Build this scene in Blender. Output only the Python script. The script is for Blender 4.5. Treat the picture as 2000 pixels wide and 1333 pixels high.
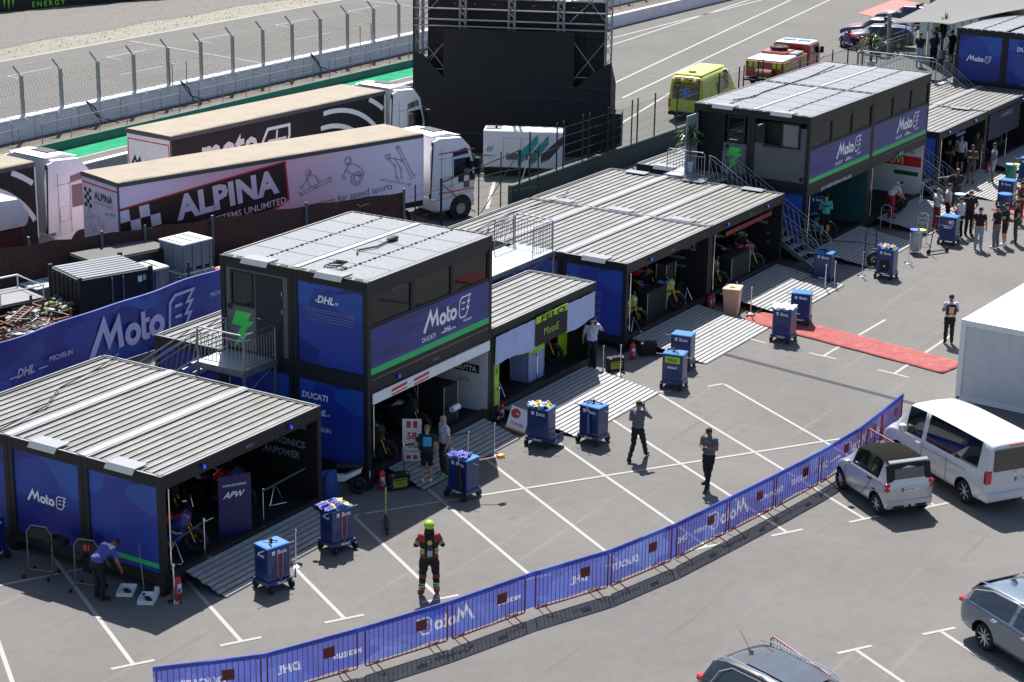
import bpy, bmesh, math, random
from math import sin, cos, pi, radians as R, atan2, hypot
from mathutils import Vector as V, Matrix
random.seed(7)
sc = bpy.context.scene
for o in list(bpy.data.objects): bpy.data.objects.remove(o)
C = sc.collection

# ---------------- camera, world, sun, exposure ----------------
cam_d = bpy.data.cameras.new("camera"); cam = bpy.data.objects.new("camera", cam_d); C.objects.link(cam)
_y, _p, _r = 1.01640944, 0.30605023, 0.0160532
_fw = V((sin(_y)*cos(_p), cos(_y)*cos(_p), -sin(_p))); _rt = V((cos(_y), -sin(_y), 0)); _up = _rt.cross(_fw)
_r2 = _rt*cos(_r)+_up*sin(_r); _u2 = -_rt*sin(_r)+_up*cos(_r)
m = Matrix((_r2, _u2, -_fw)).transposed().to_4x4(); m.translation = V((-31.997, -29.249, 19.884))
cam.matrix_world = m
cam_d.sensor_width = 36; cam_d.lens = 69.9; cam_d.clip_start = .5; cam_d.clip_end = 3000
sc.camera = cam
SUNV = V((.558, .408, 1.0)).normalized()
world = bpy.data.worlds.new("World"); sc.world = world; world.use_nodes = True
wn = world.node_tree.nodes; wn.clear()
sky = wn.new('ShaderNodeTexSky'); sky.sky_type = 'NISHITA'; sky.sun_disc = False
sky.sun_elevation = math.asin(SUNV.z); sky.sun_rotation = atan2(SUNV.x, SUNV.y); sky.air_density = 1.0; sky.dust_density = 1.2
bg = wn.new('ShaderNodeBackground'); bg.inputs[1].default_value = 0.072
wo = wn.new('ShaderNodeOutputWorld'); world.node_tree.links.new(sky.outputs[0], bg.inputs[0]); world.node_tree.links.new(bg.outputs[0], wo.inputs[0])
sd = bpy.data.lights.new("sun", 'SUN'); sd.energy = 4.6; sd.angle = R(.5); sd.color = (1, .955, .9)
sun = bpy.data.objects.new("sun", sd); C.objects.link(sun); sun.rotation_euler = SUNV.to_track_quat('Z', 'Y').to_euler(); sun.location = (0, 0, 60)
sc.view_settings.view_transform = 'Standard'; sc.view_settings.look = 'None'; sc.view_settings.exposure = 1.05; sc.view_settings.gamma = 1

# ---------------- materials ----------------
MATS = {}
def M(name, col, rough=.55, metal=0, var=.12, scale=3, bump=0, spec=.5, coat=0, emit=0, bscale=None, trans=0):
    if name in MATS: return MATS[name]
    if not metal: mx = max(col); kf = .56 if mx < .3 else (1 if mx > .5 else .56+.44*(mx-.3)/.2); col = tuple(c*kf for c in col)
    mt = bpy.data.materials.new(name); mt.use_nodes = True; nt = mt.node_tree; b = nt.nodes['Principled BSDF']
    b.inputs['Roughness'].default_value = rough; b.inputs['Metallic'].default_value = metal
    b.inputs['Specular IOR Level'].default_value = spec; b.inputs['Coat Weight'].default_value = coat; b.inputs['Coat Roughness'].default_value = .04
    b.inputs['Transmission Weight'].default_value = trans
    tc = nt.nodes.new('ShaderNodeTexCoord'); nz = nt.nodes.new('ShaderNodeTexNoise'); nz.inputs['Scale'].default_value = scale; nz.inputs['Detail'].default_value = 6; nz.inputs['Roughness'].default_value = .65
    nt.links.new(tc.outputs['Object'], nz.inputs['Vector'])
    rp = nt.nodes.new('ShaderNodeValToRGB'); rp.color_ramp.elements[0].position = .3; rp.color_ramp.elements[1].position = .72
    rp.color_ramp.elements[0].color = tuple(c*(1-var) for c in col)+(1,); rp.color_ramp.elements[1].color = tuple(min(1, c*(1+var*.7)) for c in col)+(1,)
    nt.links.new(nz.outputs[0], rp.inputs[0]); nt.links.new(rp.outputs[0], b.inputs['Base Color'])
    if emit: b.inputs['Emission Color'].default_value = tuple(col)+(1,); b.inputs['Emission Strength'].default_value = emit
    if bump:
        bp = nt.nodes.new('ShaderNodeBump'); bp.inputs['Strength'].default_value = bump; bp.inputs['Distance'].default_value = .02
        n2 = nt.nodes.new('ShaderNodeTexNoise'); n2.inputs['Scale'].default_value = bscale or scale*8; n2.inputs['Detail'].default_value = 4
        nt.links.new(tc.outputs['Object'], n2.inputs['Vector']); nt.links.new(n2.outputs[0], bp.inputs['Height']); nt.links.new(bp.outputs[0], b.inputs['Normal'])
    MATS[name] = mt; return mt

def node_mat(name, fn):
    if name in MATS: return MATS[name]
    mt = bpy.data.materials.new(name); mt.use_nodes = True; fn(mt.node_tree, mt.node_tree.nodes['Principled BSDF']); MATS[name] = mt; return mt
def N(nt, t, **kw):
    n = nt.nodes.new(t)
    for k, v in kw.items():
        if k in n.inputs: n.inputs[k].default_value = v
        else: setattr(n, k, v)
    return n
def ramp(nt, src, stops):
    r = nt.nodes.new('ShaderNodeValToRGB'); el = r.color_ramp.elements
    while len(el) < len(stops): el.new(.5)
    for e, (p, c) in zip(el, stops): e.position = p; e.color = (c[0], c[1], c[2], 1)
    nt.links.new(src, r.inputs[0]); return r.outputs[0]
def mixc(nt, f, a, b, mode='MIX'):
    x = nt.nodes.new('ShaderNodeMix'); x.data_type = 'RGBA'; x.blend_type = mode
    if isinstance(f, (int, float)): x.inputs[0].default_value = f
    else: nt.links.new(f, x.inputs[0])
    for s, i in ((a, 6), (b, 7)):
        if isinstance(s, tuple): x.inputs[i].default_value = s+(1,)
        else: nt.links.new(s, x.inputs[i])
    return x.outputs[2]
def asphalt(c1, c2, speck=.35):
    def f(nt, b):
        tc = N(nt, 'ShaderNodeTexCoord')
        big = N(nt, 'ShaderNodeTexNoise', Scale=.16, Detail=8, Roughness=.6); fine = N(nt, 'ShaderNodeTexNoise', Scale=38., Detail=3, Roughness=.7); mid = N(nt, 'ShaderNodeTexNoise', Scale=2.3, Detail=8, Roughness=.7)
        vor = N(nt, 'ShaderNodeTexVoronoi', Scale=55.)
        for n in (big, fine, mid, vor): nt.links.new(tc.outputs['Object'], n.inputs['Vector'])
        base = ramp(nt, big.outputs[0], [(.3, c1), (.7, c2)])
        sp = ramp(nt, fine.outputs[0], [(.3, (.72, .72, .72)), (.72, (1.2, 1.2, 1.2))])
        md = ramp(nt, mid.outputs[0], [(.25, (.86, .86, .86)), (.5, (1, 1, 1)), (.8, (1.07, 1.06, 1.04))])
        vs = ramp(nt, vor.outputs['Distance'], [(.0, (1.9, 1.9, 1.85)), (.09, (1, 1, 1)), (1, (.95, .95, .95))])
        x = mixc(nt, 1.0, base, sp, 'MULTIPLY'); x = mixc(nt, 1.0, x, md, 'MULTIPLY'); x = mixc(nt, speck, x, mixc(nt, 1.0, x, vs, 'MULTIPLY'))
        # dark drips and hairline cracks
        ck = N(nt, 'ShaderNodeTexVoronoi', Scale=.16); ck.feature = 'DISTANCE_TO_EDGE'; wq = N(nt, 'ShaderNodeTexNoise', Scale=1.2, Detail=6); nt.links.new(tc.outputs['Object'], wq.inputs['Vector']); wv = mixc(nt, .12, tc.outputs['Object'], wq.outputs['Color'], 'ADD'); nt.links.new(wv, ck.inputs['Vector']); mq = N(nt, 'ShaderNodeMapping'); mq.inputs['Scale'].default_value = (.12, 3.2, 1); mq.inputs['Rotation'].default_value = (0, 0, R(-28)); nt.links.new(wv, mq.inputs[0]); sc_ = N(nt, 'ShaderNodeTexNoise', Scale=1., Detail=2); nt.links.new(mq.outputs[0], sc_.inputs['Vector']); x = mixc(nt, ramp(nt, sc_.outputs[0], [(0, (0, 0, 0)), (.66, (0, 0, 0)), (.74, (.35, .35, .35))]), x, tuple(c*.7 for c in c1)); x = mixc(nt, ramp(nt, sc_.outputs[0], [(0, (.3, .3, .3)), (.28, (.3, .3, .3)), (.36, (0, 0, 0))]), x, tuple(c*1.25 for c in c2))
        pt = N(nt, 'ShaderNodeTexVoronoi', Scale=.5); nt.links.new(tc.outputs['Object'], pt.inputs['Vector']); x = mixc(nt, ramp(nt, pt.outputs['Distance'], [(0, (.55, .55, .55)), (.05, (.4, .4, .4)), (.075, (0, 0, 0))]), x, mixc(nt, mid.outputs[0], tuple(c*.5 for c in c1), tuple(c*1.15 for c in c1)))
        st = N(nt, 'ShaderNodeTexNoise', Scale=.9, Detail=3); nt.links.new(tc.outputs['Object'], st.inputs['Vector'])
        sf = ramp(nt, st.outputs[0], [(.0, (0, 0, 0)), (.74, (0, 0, 0)), (.82, (.3, .3, .3))])
        x = mixc(nt, sf, x, tuple(c*.72 for c in c1))
        nt.links.new(x, b.inputs['Base Color']); b.inputs['Roughness'].default_value = .9; b.inputs['Specular IOR Level'].default_value = .25
        bp = N(nt, 'ShaderNodeBump', Strength=.35, Distance=.01); nt.links.new(fine.outputs[0], bp.inputs['Height']); nt.links.new(bp.outputs[0], b.inputs['Normal'])
    return f
m_asph = node_mat('asphalt_paddock', asphalt((.122, .118, .113), (.157, .152, .146)))
m_track = node_mat('asphalt_track', asphalt((.112, .110, .102), (.137, .133, .124), .2))
def _paint(nt, b):
    tc = N(nt, 'ShaderNodeTexCoord'); n = N(nt, 'ShaderNodeTexNoise', Scale=14., Detail=6, Roughness=.75); nt.links.new(tc.outputs['Object'], n.inputs['Vector'])
    nt.links.new(ramp(nt, n.outputs[0], [(.3, (.17, .165, .155)), (.42, (.27, .265, .255)), (.8, (.36, .355, .345))]), b.inputs['Base Color']); b.inputs['Roughness'].default_value = .75
m_paint = node_mat('road_paint_worn', _paint)
m_yel = M('yellow_road_paint', (.29, .25, .09), .8, var=.3, scale=9)
def blueprint(c1, c2, c3, trans=0):
    def f(nt, b):
        tc = N(nt, 'ShaderNodeTexCoord'); mp = N(nt, 'ShaderNodeMapping'); mp.inputs['Scale'].default_value = (.55, .55, .95); mp.inputs['Rotation'].default_value = (R(32), R(34), R(12))
        nt.links.new(tc.outputs['Object'], mp.inputs[0])
        v = N(nt, 'ShaderNodeTexVoronoi', Scale=1.15, Randomness=.75); v.distance = 'CHEBYCHEV'; nt.links.new(mp.outputs[0], v.inputs['Vector'])
        sp = N(nt, 'ShaderNodeSeparateColor'); nt.links.new(v.outputs['Color'], sp.inputs[0])
        col = ramp(nt, sp.outputs[0], [(0, c1), (.55, c1), (.56, c2), (.82, c2), (.83, c3)])
        n = N(nt, 'ShaderNodeTexNoise', Scale=.8, Detail=3); nt.links.new(tc.outputs['Object'], n.inputs['Vector'])
        x = mixc(nt, 1.0, col, ramp(nt, n.outputs[0], [(.3, (.75, .75, .85)), (.7, (1.15, 1.15, 1.1))]), 'MULTIPLY')
        nt.links.new(x, b.inputs['Base Color']); b.inputs['Roughness'].default_value = .45
        if trans:
            tr = N(nt, 'ShaderNodeBsdfTranslucent'); nt.links.new(x, tr.inputs[0]); ms = N(nt, 'ShaderNodeMixShader'); ms.inputs[0].default_value = trans
            out = [n for n in nt.nodes if n.type == 'OUTPUT_MATERIAL'][0]
            nt.links.new(b.outputs[0], ms.inputs[1]); nt.links.new(tr.outputs[0], ms.inputs[2]); tp = N(nt, 'ShaderNodeBsdfTransparent'); m3 = N(nt, 'ShaderNodeMixShader'); m3.inputs[0].default_value = .16; nt.links.new(ms.outputs[0], m3.inputs[1]); nt.links.new(tp.outputs[0], m3.inputs[2]); nt.links.new(m3.outputs[0], out.inputs[0])
            wv = N(nt, 'ShaderNodeTexNoise', Scale=3.5, Detail=2); nt.links.new(tc.outputs['Object'], wv.inputs['Vector'])
            bp = N(nt, 'ShaderNodeBump', Strength=.6, Distance=.05); nt.links.new(wv.outputs[0], bp.inputs['Height']); nt.links.new(bp.outputs[0], b.inputs['Normal']); nt.links.new(bp.outputs[0], tr.inputs['Normal'])
    return f
m_blue = node_mat('blue_print_panel', blueprint((.012, .022, .21), (.014, .045, .30), (.018, .09, .38)))
m_bannerb = node_mat('blue_banner_cloth', blueprint((.035, .078, .47), (.055, .12, .56), (.09, .19, .62), .42))
m_fbanner = node_mat('blue_fence_banner', blueprint((.016, .032, .26), (.02, .055, .33), (.025, .09, .40)))
def _streak(nt, b):
    tc = N(nt, 'ShaderNodeTexCoord'); mp = N(nt, 'ShaderNodeMapping'); mp.inputs['Scale'].default_value = (.35, 1, 5.5); mp.inputs['Rotation'].default_value = (0, R(4), 0); nt.links.new(tc.outputs['Object'], mp.inputs[0])
    n = N(nt, 'ShaderNodeTexNoise', Scale=1.3, Detail=4, Roughness=.5); nt.links.new(mp.outputs[0], n.inputs['Vector'])
    nt.links.new(ramp(nt, n.outputs[0], [(.3, (.013, .018, .09)), (.5, (.02, .028, .21)), (.75, (.04, .06, .32))]), b.inputs['Base Color']); b.inputs['Roughness'].default_value = .4
m_streak = node_mat('streaked_blue_print', _streak)
m_dark = M('anthracite_paint', (.026, .027, .031), .5, var=.25, scale=2, spec=.35)
m_dark2 = M('anthracite_door', (.028, .035, .045), .5, spec=.35)
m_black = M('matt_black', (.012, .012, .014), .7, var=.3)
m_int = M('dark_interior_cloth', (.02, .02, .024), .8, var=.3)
def _roof(nt, b):
    tc = N(nt, 'ShaderNodeTexCoord'); n = N(nt, 'ShaderNodeTexNoise', Scale=1.1, Detail=9, Roughness=.72); nt.links.new(tc.outputs['Object'], n.inputs['Vector'])
    mp = N(nt, 'ShaderNodeMapping'); mp.inputs['Scale'].default_value = (.5, 9, 1); nt.links.new(tc.outputs['Object'], mp.inputs[0])
    n2 = N(nt, 'ShaderNodeTexNoise', Scale=2.0, Detail=5, Roughness=.7); nt.links.new(mp.outputs[0], n2.inputs['Vector'])
    a = ramp(nt, n.outputs[0], [(.3, (.118, .116, .110)), (.5, (.165, .167, .166)), (.72, (.215, .218, .22))]); c = ramp(nt, n2.outputs[0], [(.3, (.74, .72, .68)), (.6, (1, 1, 1)), (.8, (1.1, 1.1, 1.1))])
    nt.links.new(mixc(nt, 1., a, c, 'MULTIPLY'), b.inputs['Base Color']); b.inputs['Roughness'].default_value = .5; b.inputs['Metallic'].default_value = .15
m_roof = node_mat('weathered_roof_sheet', _roof)
m_white = M('white_paint', (.78, .78, .77), .45, var=.06)
m_strip = M('white_joint_tape', (.38, .385, .395), .35, var=.08, scale=2)
m_gutter = M('white_sheet_metal', (.36, .375, .39), .3, var=.05)
m_rim = M('pale_edge_metal', (.30, .31, .32), .4, metal=.3, var=.2)
def _pv(nt, b):
    tc = N(nt, 'ShaderNodeTexCoord'); mp = N(nt, 'ShaderNodeMapping'); mp.inputs['Scale'].default_value = (3, 22, 1); nt.links.new(tc.outputs['Object'], mp.inputs[0])
    n = N(nt, 'ShaderNodeTexNoise', Scale=1.5, Detail=7, Roughness=.8); nt.links.new(mp.outputs[0], n.inputs['Vector'])
    br = N(nt, 'ShaderNodeTexBrick', Scale=6.3); br.offset = 0; br.inputs['Mortar Size'].default_value = .018; br.inputs['Brick Width'].default_value = .5; br.inputs['Row Height'].default_value = .5
    br.inputs['Color1'].default_value = (1, 1, 1, 1); br.inputs['Color2'].default_value = (.93, .93, .95, 1); br.inputs['Mortar'].default_value = (1.25, 1.25, 1.25, 1)
    nt.links.new(tc.outputs['Object'], br.inputs['Vector'])
    a = ramp(nt, n.outputs[0], [(.30, (.09, .095, .115)), (.5, (.165, .17, .185)), (.72, (.30, .30, .305))])  # pale streaks are sky glare painted into the cell colour
    nt.links.new(mixc(nt, 1., a, br.outputs['Color'], 'MULTIPLY'), b.inputs['Base Color']); b.inputs['Roughness'].default_value = .38
m_pv = node_mat('sky_glare_solar_cells', _pv)
m_pvf = M('panel_seam_white', (.42, .42, .42), .5, var=.1)
m_galv = M('galvanised_steel', (.30, .32, .34), .4, metal=.75, var=.25, scale=9)
m_grate = M('galvanised_tread', (.30, .33, .36), .5, metal=.4, var=.2, scale=7)
m_chrome = M('chrome', (.8, .8, .8), .12, metal=1, var=.02)
m_ramp = M('ramp_alu_tread', (.38, .385, .39), .5, var=.2, scale=5, bump=.3, bscale=60)
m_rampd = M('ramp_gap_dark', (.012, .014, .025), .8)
def _glass(nt, b):
    gl = N(nt, 'ShaderNodeBsdfGlossy'); gl.inputs[0].default_value = (.52, .56, .62, 1); gl.inputs['Roughness'].default_value = .015
    b.inputs['Base Color'].default_value = (.012, .013, .015, 1); b.inputs['Roughness'].default_value = .05
    tp = N(nt, 'ShaderNodeBsdfTransparent'); tp.inputs[0].default_value = (.40, .44, .48, 1); m0 = N(nt, 'ShaderNodeMixShader'); m0.inputs[0].default_value = .7; nt.links.new(b.outputs[0], m0.inputs[1]); nt.links.new(tp.outputs[0], m0.inputs[2])
    ms = N(nt, 'ShaderNodeMixShader'); ms.inputs[0].default_value = .07; out = [n for n in nt.nodes if n.type == 'OUTPUT_MATERIAL'][0]
    nt.links.new(m0.outputs[0], ms.inputs[1]); nt.links.new(gl.outputs[0], ms.inputs[2]); nt.links.new(ms.outputs[0], out.inputs[0])
m_glass = node_mat('reflective_window_glass', _glass)
m_cglass = M('dark_car_glass', (.015, .02, .022), .04, var=.2, spec=.9, coat=.6)
m_green = M('green_print', (.03, .51, .14), .5, var=.1)
m_bolt = M('bright_green_bolt', (.05, .62, .10), .5, var=.05)
m_grey = M('grey_wall_panel', (.2, .21, .225), .55, var=.08)
m_lime = M('lime_yellow', (.36, .62, .02), .5, var=.06)
m_lilac = M('pale_lilac_cloth', (.42, .47, .72), .75, var=.1, scale=1.5, bump=.5, bscale=4)
m_lett = M('pale_lettering', (.88, .88, .92), .5, var=.03)
m_lettd = M('faint_lettering', (.28, .31, .42), .6, var=.03)
m_cloth = M('white_cloth', (.8, .8, .82), .8, var=.08, scale=2, bump=.4, bscale=6)
m_red = M('signal_red', (.62, .03, .03), .5, var=.1)
m_tyre = M('tyre_rubber', (.018, .018, .02), .75, var=.3, scale=12)
m_trol = M('trolley_blue', (.010, .050, .24), .35, var=.1, coat=.3)
m_trolt = M('trolley_top_blue', (.015, .16, .45), .4, var=.08)
m_redt = M('barrier_red_paint', (.36, .02, .03), .4, var=.2, coat=.2)
m_skin = M('skin', (.48, .26, .17), .6, var=.08); m_skin2 = M('tanned_skin', (.36, .17, .10), .6, var=.08)

# ---------------- mesh helpers ----------------
class MB:
    def __init__(s): s.v = []; s.f = []; s.mi = []; s.mats = []
    def mid(s, m):
        if m not in s.mats: s.mats.append(m)
        return s.mats.index(m)
    def add(s, vs, fs, m, T=None):
        k = len(s.v); i = s.mid(m)
        if T is not None: vs = [T @ V(p) for p in vs]
        s.v += [tuple(p) for p in vs]; s.f += [tuple(a+k for a in f) for f in fs]; s.mi += [i]*len(fs); return s
    def box(s, a, b, m, T=None):
        x0, y0, z0 = a; x1, y1, z1 = b
        vs = [(x0, y0, z0), (x1, y0, z0), (x1, y1, z0), (x0, y1, z0), (x0, y0, z1), (x1, y0, z1), (x1, y1, z1), (x0, y1, z1)]
        return s.add(vs, [(3, 2, 1, 0), (4, 5, 6, 7), (0, 1, 5, 4), (1, 2, 6, 5), (2, 3, 7, 6), (3, 0, 4, 7)], m, T)
    def bbox(s, a, b, m, bev=.01, T=None, seg=1):
        bm = bmesh.new(); bmesh.ops.create_cube(bm, size=1)
        for v in bm.verts: v.co = V(((a[i]+b[i])/2+v.co[i]*(b[i]-a[i]) for i in range(3)))
        bmesh.ops.bevel(bm, geom=bm.edges[:], offset=bev, segments=seg, affect='EDGES', profile=.5)
        return s.bm(bm, m, T)
    def bm(s, bm, m, T=None):
        bm.verts.index_update(); s.add([v.co[:] for v in bm.verts], [[v.index for v in f.verts] for f in bm.faces], m, T); bm.free(); return s
    def cone(s, p0, p1, r0, r1, m, n=10, caps=True):
        p0, p1 = V(p0), V(p1); d = (p1-p0)
        if d.length < 1e-6: return s
        d.normalize(); a = d.orthogonal().normalized(); b = d.cross(a); vs = []
        for p, r in ((p0, r0), (p1, r1)):
            for i in range(n): t = 2*pi*i/n; vs.append(p+a*(r*cos(t))+b*(r*sin(t)))
        fs = [(i, (i+1) % n, n+(i+1) % n, n+i) for i in range(n)]
        if caps: fs += [tuple(range(n-1, -1, -1)), tuple(range(n, 2*n))]
        return s.add(vs, fs, m)
    def cyl(s, p0, p1, r, m, n=10): return s.cone(p0, p1, r, r, m, n)
    def tube(s, pts, r, m, n=8, closed=False):
        pts = [V(p) for p in pts]; k = len(pts); rings = []; prev = None
        for i, p in enumerate(pts):
            if closed: d = pts[(i+1) % k]-pts[i-1]
            else: d = pts[min(i+1, k-1)]-pts[max(i-1, 0)]
            d.normalize()
            if prev is None: a = d.orthogonal().normalized()
            else: a = (prev-d*prev.dot(d)); a = a.normalized() if a.length > 1e-5 else d.orthogonal().normalized()
            prev = a; b = d.cross(a); rings.append([p+a*(r*cos(2*pi*j/n))+b*(r*sin(2*pi*j/n)) for j in range(n)])
        vs = [q for rg in rings for q in rg]; fs = []
        for i in range(k if closed else k-1):
            i2 = (i+1) % k
            for j in range(n): fs.append((i*n+j, i*n+(j+1) % n, i2*n+(j+1) % n, i2*n+j))
        if not closed: fs += [tuple(range(n-1, -1, -1)), tuple(range((k-1)*n, k*n))]
        return s.add(vs, fs, m)
    def prism(s, prof, y0, y1, m, T=None, bev=0):
        # prof in xz, extruded along y
        n = len(prof); bm = bmesh.new(); a = [bm.verts.new((p[0], y0, p[1])) for p in prof]; b = [bm.verts.new((p[0], y1, p[1])) for p in prof]
        bm.faces.new(a); bm.faces.new(b[::-1])
        for i in range(n): bm.faces.new((a[(i+1) % n], a[i], b[i], b[(i+1) % n]))
        bmesh.ops.recalc_face_normals(bm, faces=bm.faces)
        if bev: bmesh.ops.bevel(bm, geom=bm.edges[:], offset=bev, segments=2, affect='EDGES', profile=.6, clamp_overlap=True)
        return s.bm(bm, m, T)
    def lathe(s, prof, m, T=None, n=16):
        vs = []; fs = []
        for r, z in prof:
            for i in range(n): vs.append((r*cos(2*pi*i/n), r*sin(2*pi*i/n), z))
        for k in range(len(prof)-1):
            for i in range(n): fs.append((k*n+i, k*n+(i+1) % n, (k+1)*n+(i+1) % n, (k+1)*n+i))
        fs.append(tuple(range(n-1, -1, -1))); fs.append(tuple(range((len(prof)-1)*n, len(prof)*n)))
        return s.add(vs, fs, m, T)
    def torus(s, c, Rr, r, axis, m, n=24, k=8, sq=1.0):
        c = V(c); ax = V(axis).normalized(); a = ax.orthogonal().normalized(); b = ax.cross(a); vs = []; fs = []
        for i in range(n):
            t = 2*pi*i/n; rad = a*cos(t)+b*sin(t)
            for j in range(k):
                u = 2*pi*j/k; vs.append(c+rad*(Rr+r*cos(u))+ax*(r*sq*sin(u)))
        for i in range(n):
            for j in range(k): fs.append((i*k+j, ((i+1) % n)*k+j, ((i+1) % n)*k+(j+1) % k, i*k+(j+1) % k))
        return s.add(vs, fs, m)
    def ell(s, c, r, m, T=None, n=12, k=8):
        vs = [(c[0], c[1], c[2]-r[2])]; fs = []
        for j in range(1, k):
            t = pi*j/k-pi/2
            for i in range(n): u = 2*pi*i/n; vs.append((c[0]+r[0]*cos(t)*cos(u), c[1]+r[1]*cos(t)*sin(u), c[2]+r[2]*sin(t)))
        vs.append((c[0], c[1], c[2]+r[2])); L = len(vs)-1
        for i in range(n): fs.append((0, 1+(i+1) % n, 1+i)); fs.append((L, L-n+i, L-n+(i+1) % n))
        for j in range(k-2):
            for i in range(n): a = 1+j*n; fs.append((a+i, a+(i+1) % n, a+n+(i+1) % n, a+n+i))
        return s.add(vs, fs, m, T)
    def quad(s, pts, m): return s.add(pts, [tuple(range(len(pts)))], m)
    def obj(s, name, parent=None, smooth=False, loc=None, rot=None):
        me = bpy.data.meshes.new(name); me.from_pydata(s.v, [], s.f)
        for q in s.mats: me.materials.append(q)
        me.polygons.foreach_set('material_index', s.mi)
        if smooth: me.polygons.foreach_set('use_smooth', [True]*len(me.polygons))
        me.update(); o = bpy.data.objects.new(name, me); C.objects.link(o)
        if smooth == 2: me.set_sharp_from_angle(angle=R(40))
        if parent: o.parent = parent
        if loc is not None: o.location = loc
        if rot is not None: o.rotation_euler = (0, 0, rot)
        return o
def tag(o, label=None, cat=None, group=None, kind=None):
    if label: o['label'] = label
    if cat: o['category'] = cat
    if group: o['group'] = group
    if kind: o['kind'] = kind
    return o
def thing(name, label, cat, loc=(0, 0, 0), rz=0, group=None):
    o = bpy.data.objects.new(name, None); C.objects.link(o); o.empty_display_size = .2; o.location = loc; o.rotation_euler = (0, 0, rz)
    return tag(o, label, cat, group)
KIDS = {}
def dup(root, loc, rz=0, label=None, scale=None, group=None):
    r = root.copy(); C.objects.link(r); r.location = loc; r.rotation_euler = (0, 0, rz)
    if label: r['label'] = label
    if group: r['group'] = group
    if scale: r.scale = scale
    for ch in list(root.children):
        c = ch.copy(); C.objects.link(c); c.parent = r
        for g in list(ch.children): d = g.copy(); C.objects.link(d); d.parent = c
    return r
# lettering: text on the plane origin + u*x + v*y (u, v unit vectors)
TS = bpy.data.scenes.new('workbench')
def evald(o):
    vl = TS.view_layers[0]
    with bpy.context.temp_override(scene=TS, view_layer=vl):
        dg = bpy.context.evaluated_depsgraph_get(); dg.update(); return bpy.data.meshes.new_from_object(o.evaluated_get(dg))
_tc = {}
def text_geo(s, shear, off, sp):
    k = (s, shear, off, sp)
    if k not in _tc:
        cu = bpy.data.curves.new('t', 'FONT'); cu.body = s; cu.shear = shear; cu.offset = off; cu.size = 1; cu.align_x = 'CENTER'; cu.align_y = 'CENTER'; cu.resolution_u = 2; cu.space_character = sp
        o = bpy.data.objects.new('t', cu); TS.collection.objects.link(o); me = evald(o)
        _tc[k] = ([v.co.copy() for v in me.vertices], [tuple(p.vertices) for p in me.polygons]); bpy.data.objects.remove(o); bpy.data.curves.remove(cu); bpy.data.meshes.remove(me)
    return _tc[k]
def text(mb, s, h, o, u, v, m, shear=0, off=.02, sp=1., wid=None, n=.004):
    vs, fs = text_geo(s, shear, off, sp); u, v = V(u), V(v); w = u.cross(v)
    xs = [p.x for p in vs]; ys = [p.y for p in vs]; cx, cy = (max(xs)+min(xs))/2, (max(ys)+min(ys))/2; k = h/.72; kx = k if not wid else wid/(max(xs)-min(xs))
    o = V(o)+w*n
    mb.add([o+u*((p.x-cx)*kx)+v*((p.y-cy)*k) for p in vs], fs, m)
def stroke(mb, pts, w, o, u, v, m, closed=False, n=.004):
    pts = [V(p) for p in pts]; k = len(pts); L = []; Rr = []
    for i in range(k):
        a = pts[i-1] if (i > 0 or closed) else None; b = pts[(i+1) % k] if (i < k-1 or closed) else None
        d0 = (pts[i]-a).normalized() if a is not None else (b-pts[i]).normalized(); d1 = (b-pts[i]).normalized() if b is not None else d0
        t = (d0+d1); t = t.normalized() if t.length > .2 else d0; nn = V((-t.y, t.x)); c = max(.45, nn.dot(V((-d0.y, d0.x))))
        L.append(pts[i]+nn*(w/2/c)); Rr.append(pts[i]-nn*(w/2/c))
    u, v = V(u), V(v); o = V(o)+u.cross(v)*n
    vs = [o+u*p.x+v*p.y for p in L+Rr]; fs = [(i, (i+1) % k, k+(i+1) % k, k+i) for i in range(k if closed else k-1)]
    mb.add(vs, fs, m)
def moto_e(mb, width, o, u, v, m):
    s = width/5.2; u, v = V(u), V(v); o = V(o)-u*(width/2)-v*(.5*s); S = lambda P: [(x*s, y*s) for x, y in P]
    stroke(mb, S([(-.05, -.12), (.62, 1.0), (.86, .3), (1.3, .93), (1.42, .0)]), .25*s, o, u, v, m)
    ring = lambda cx, r: S([(cx+r*cos(a*pi/8), .3+r*sin(a*pi/8)) for a in range(16)])
    stroke(mb, ring(1.98, .27), .23*s, o, u, v, m, True); stroke(mb, ring(3.15, .27), .23*s, o, u, v, m, True)
    stroke(mb, S([(2.5, .95), (2.5, .12), (2.58, .06), (2.78, .06)]), .21*s, o, u, v, m); stroke(mb, S([(2.4, .62), (2.8, .62)]), .15*s, o, u, v, m, n=.007)
    stroke(mb, S([(5.05, 1.14), (4.1, 1.12), (3.84, .9), (3.78, .08), (3.95, -.16), (4.5, -.16), (4.88, .36), (4.62, .36), (4.96, .76), (4.7, .76)]), .10*s, o, u, v, m, True)
    stroke(mb, S([(4.08, .74), (4.45, .74)]), .10*s, o, u, v, m); stroke(mb, S([(4.08, .36), (4.4, .36)]), .10*s, o, u, v, m)
def bars(mb, items, r, m, n=6):
    for a, b in items: mb.cyl(a, b, r, m, n)
def sweep(name, parent=None): pass
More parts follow.
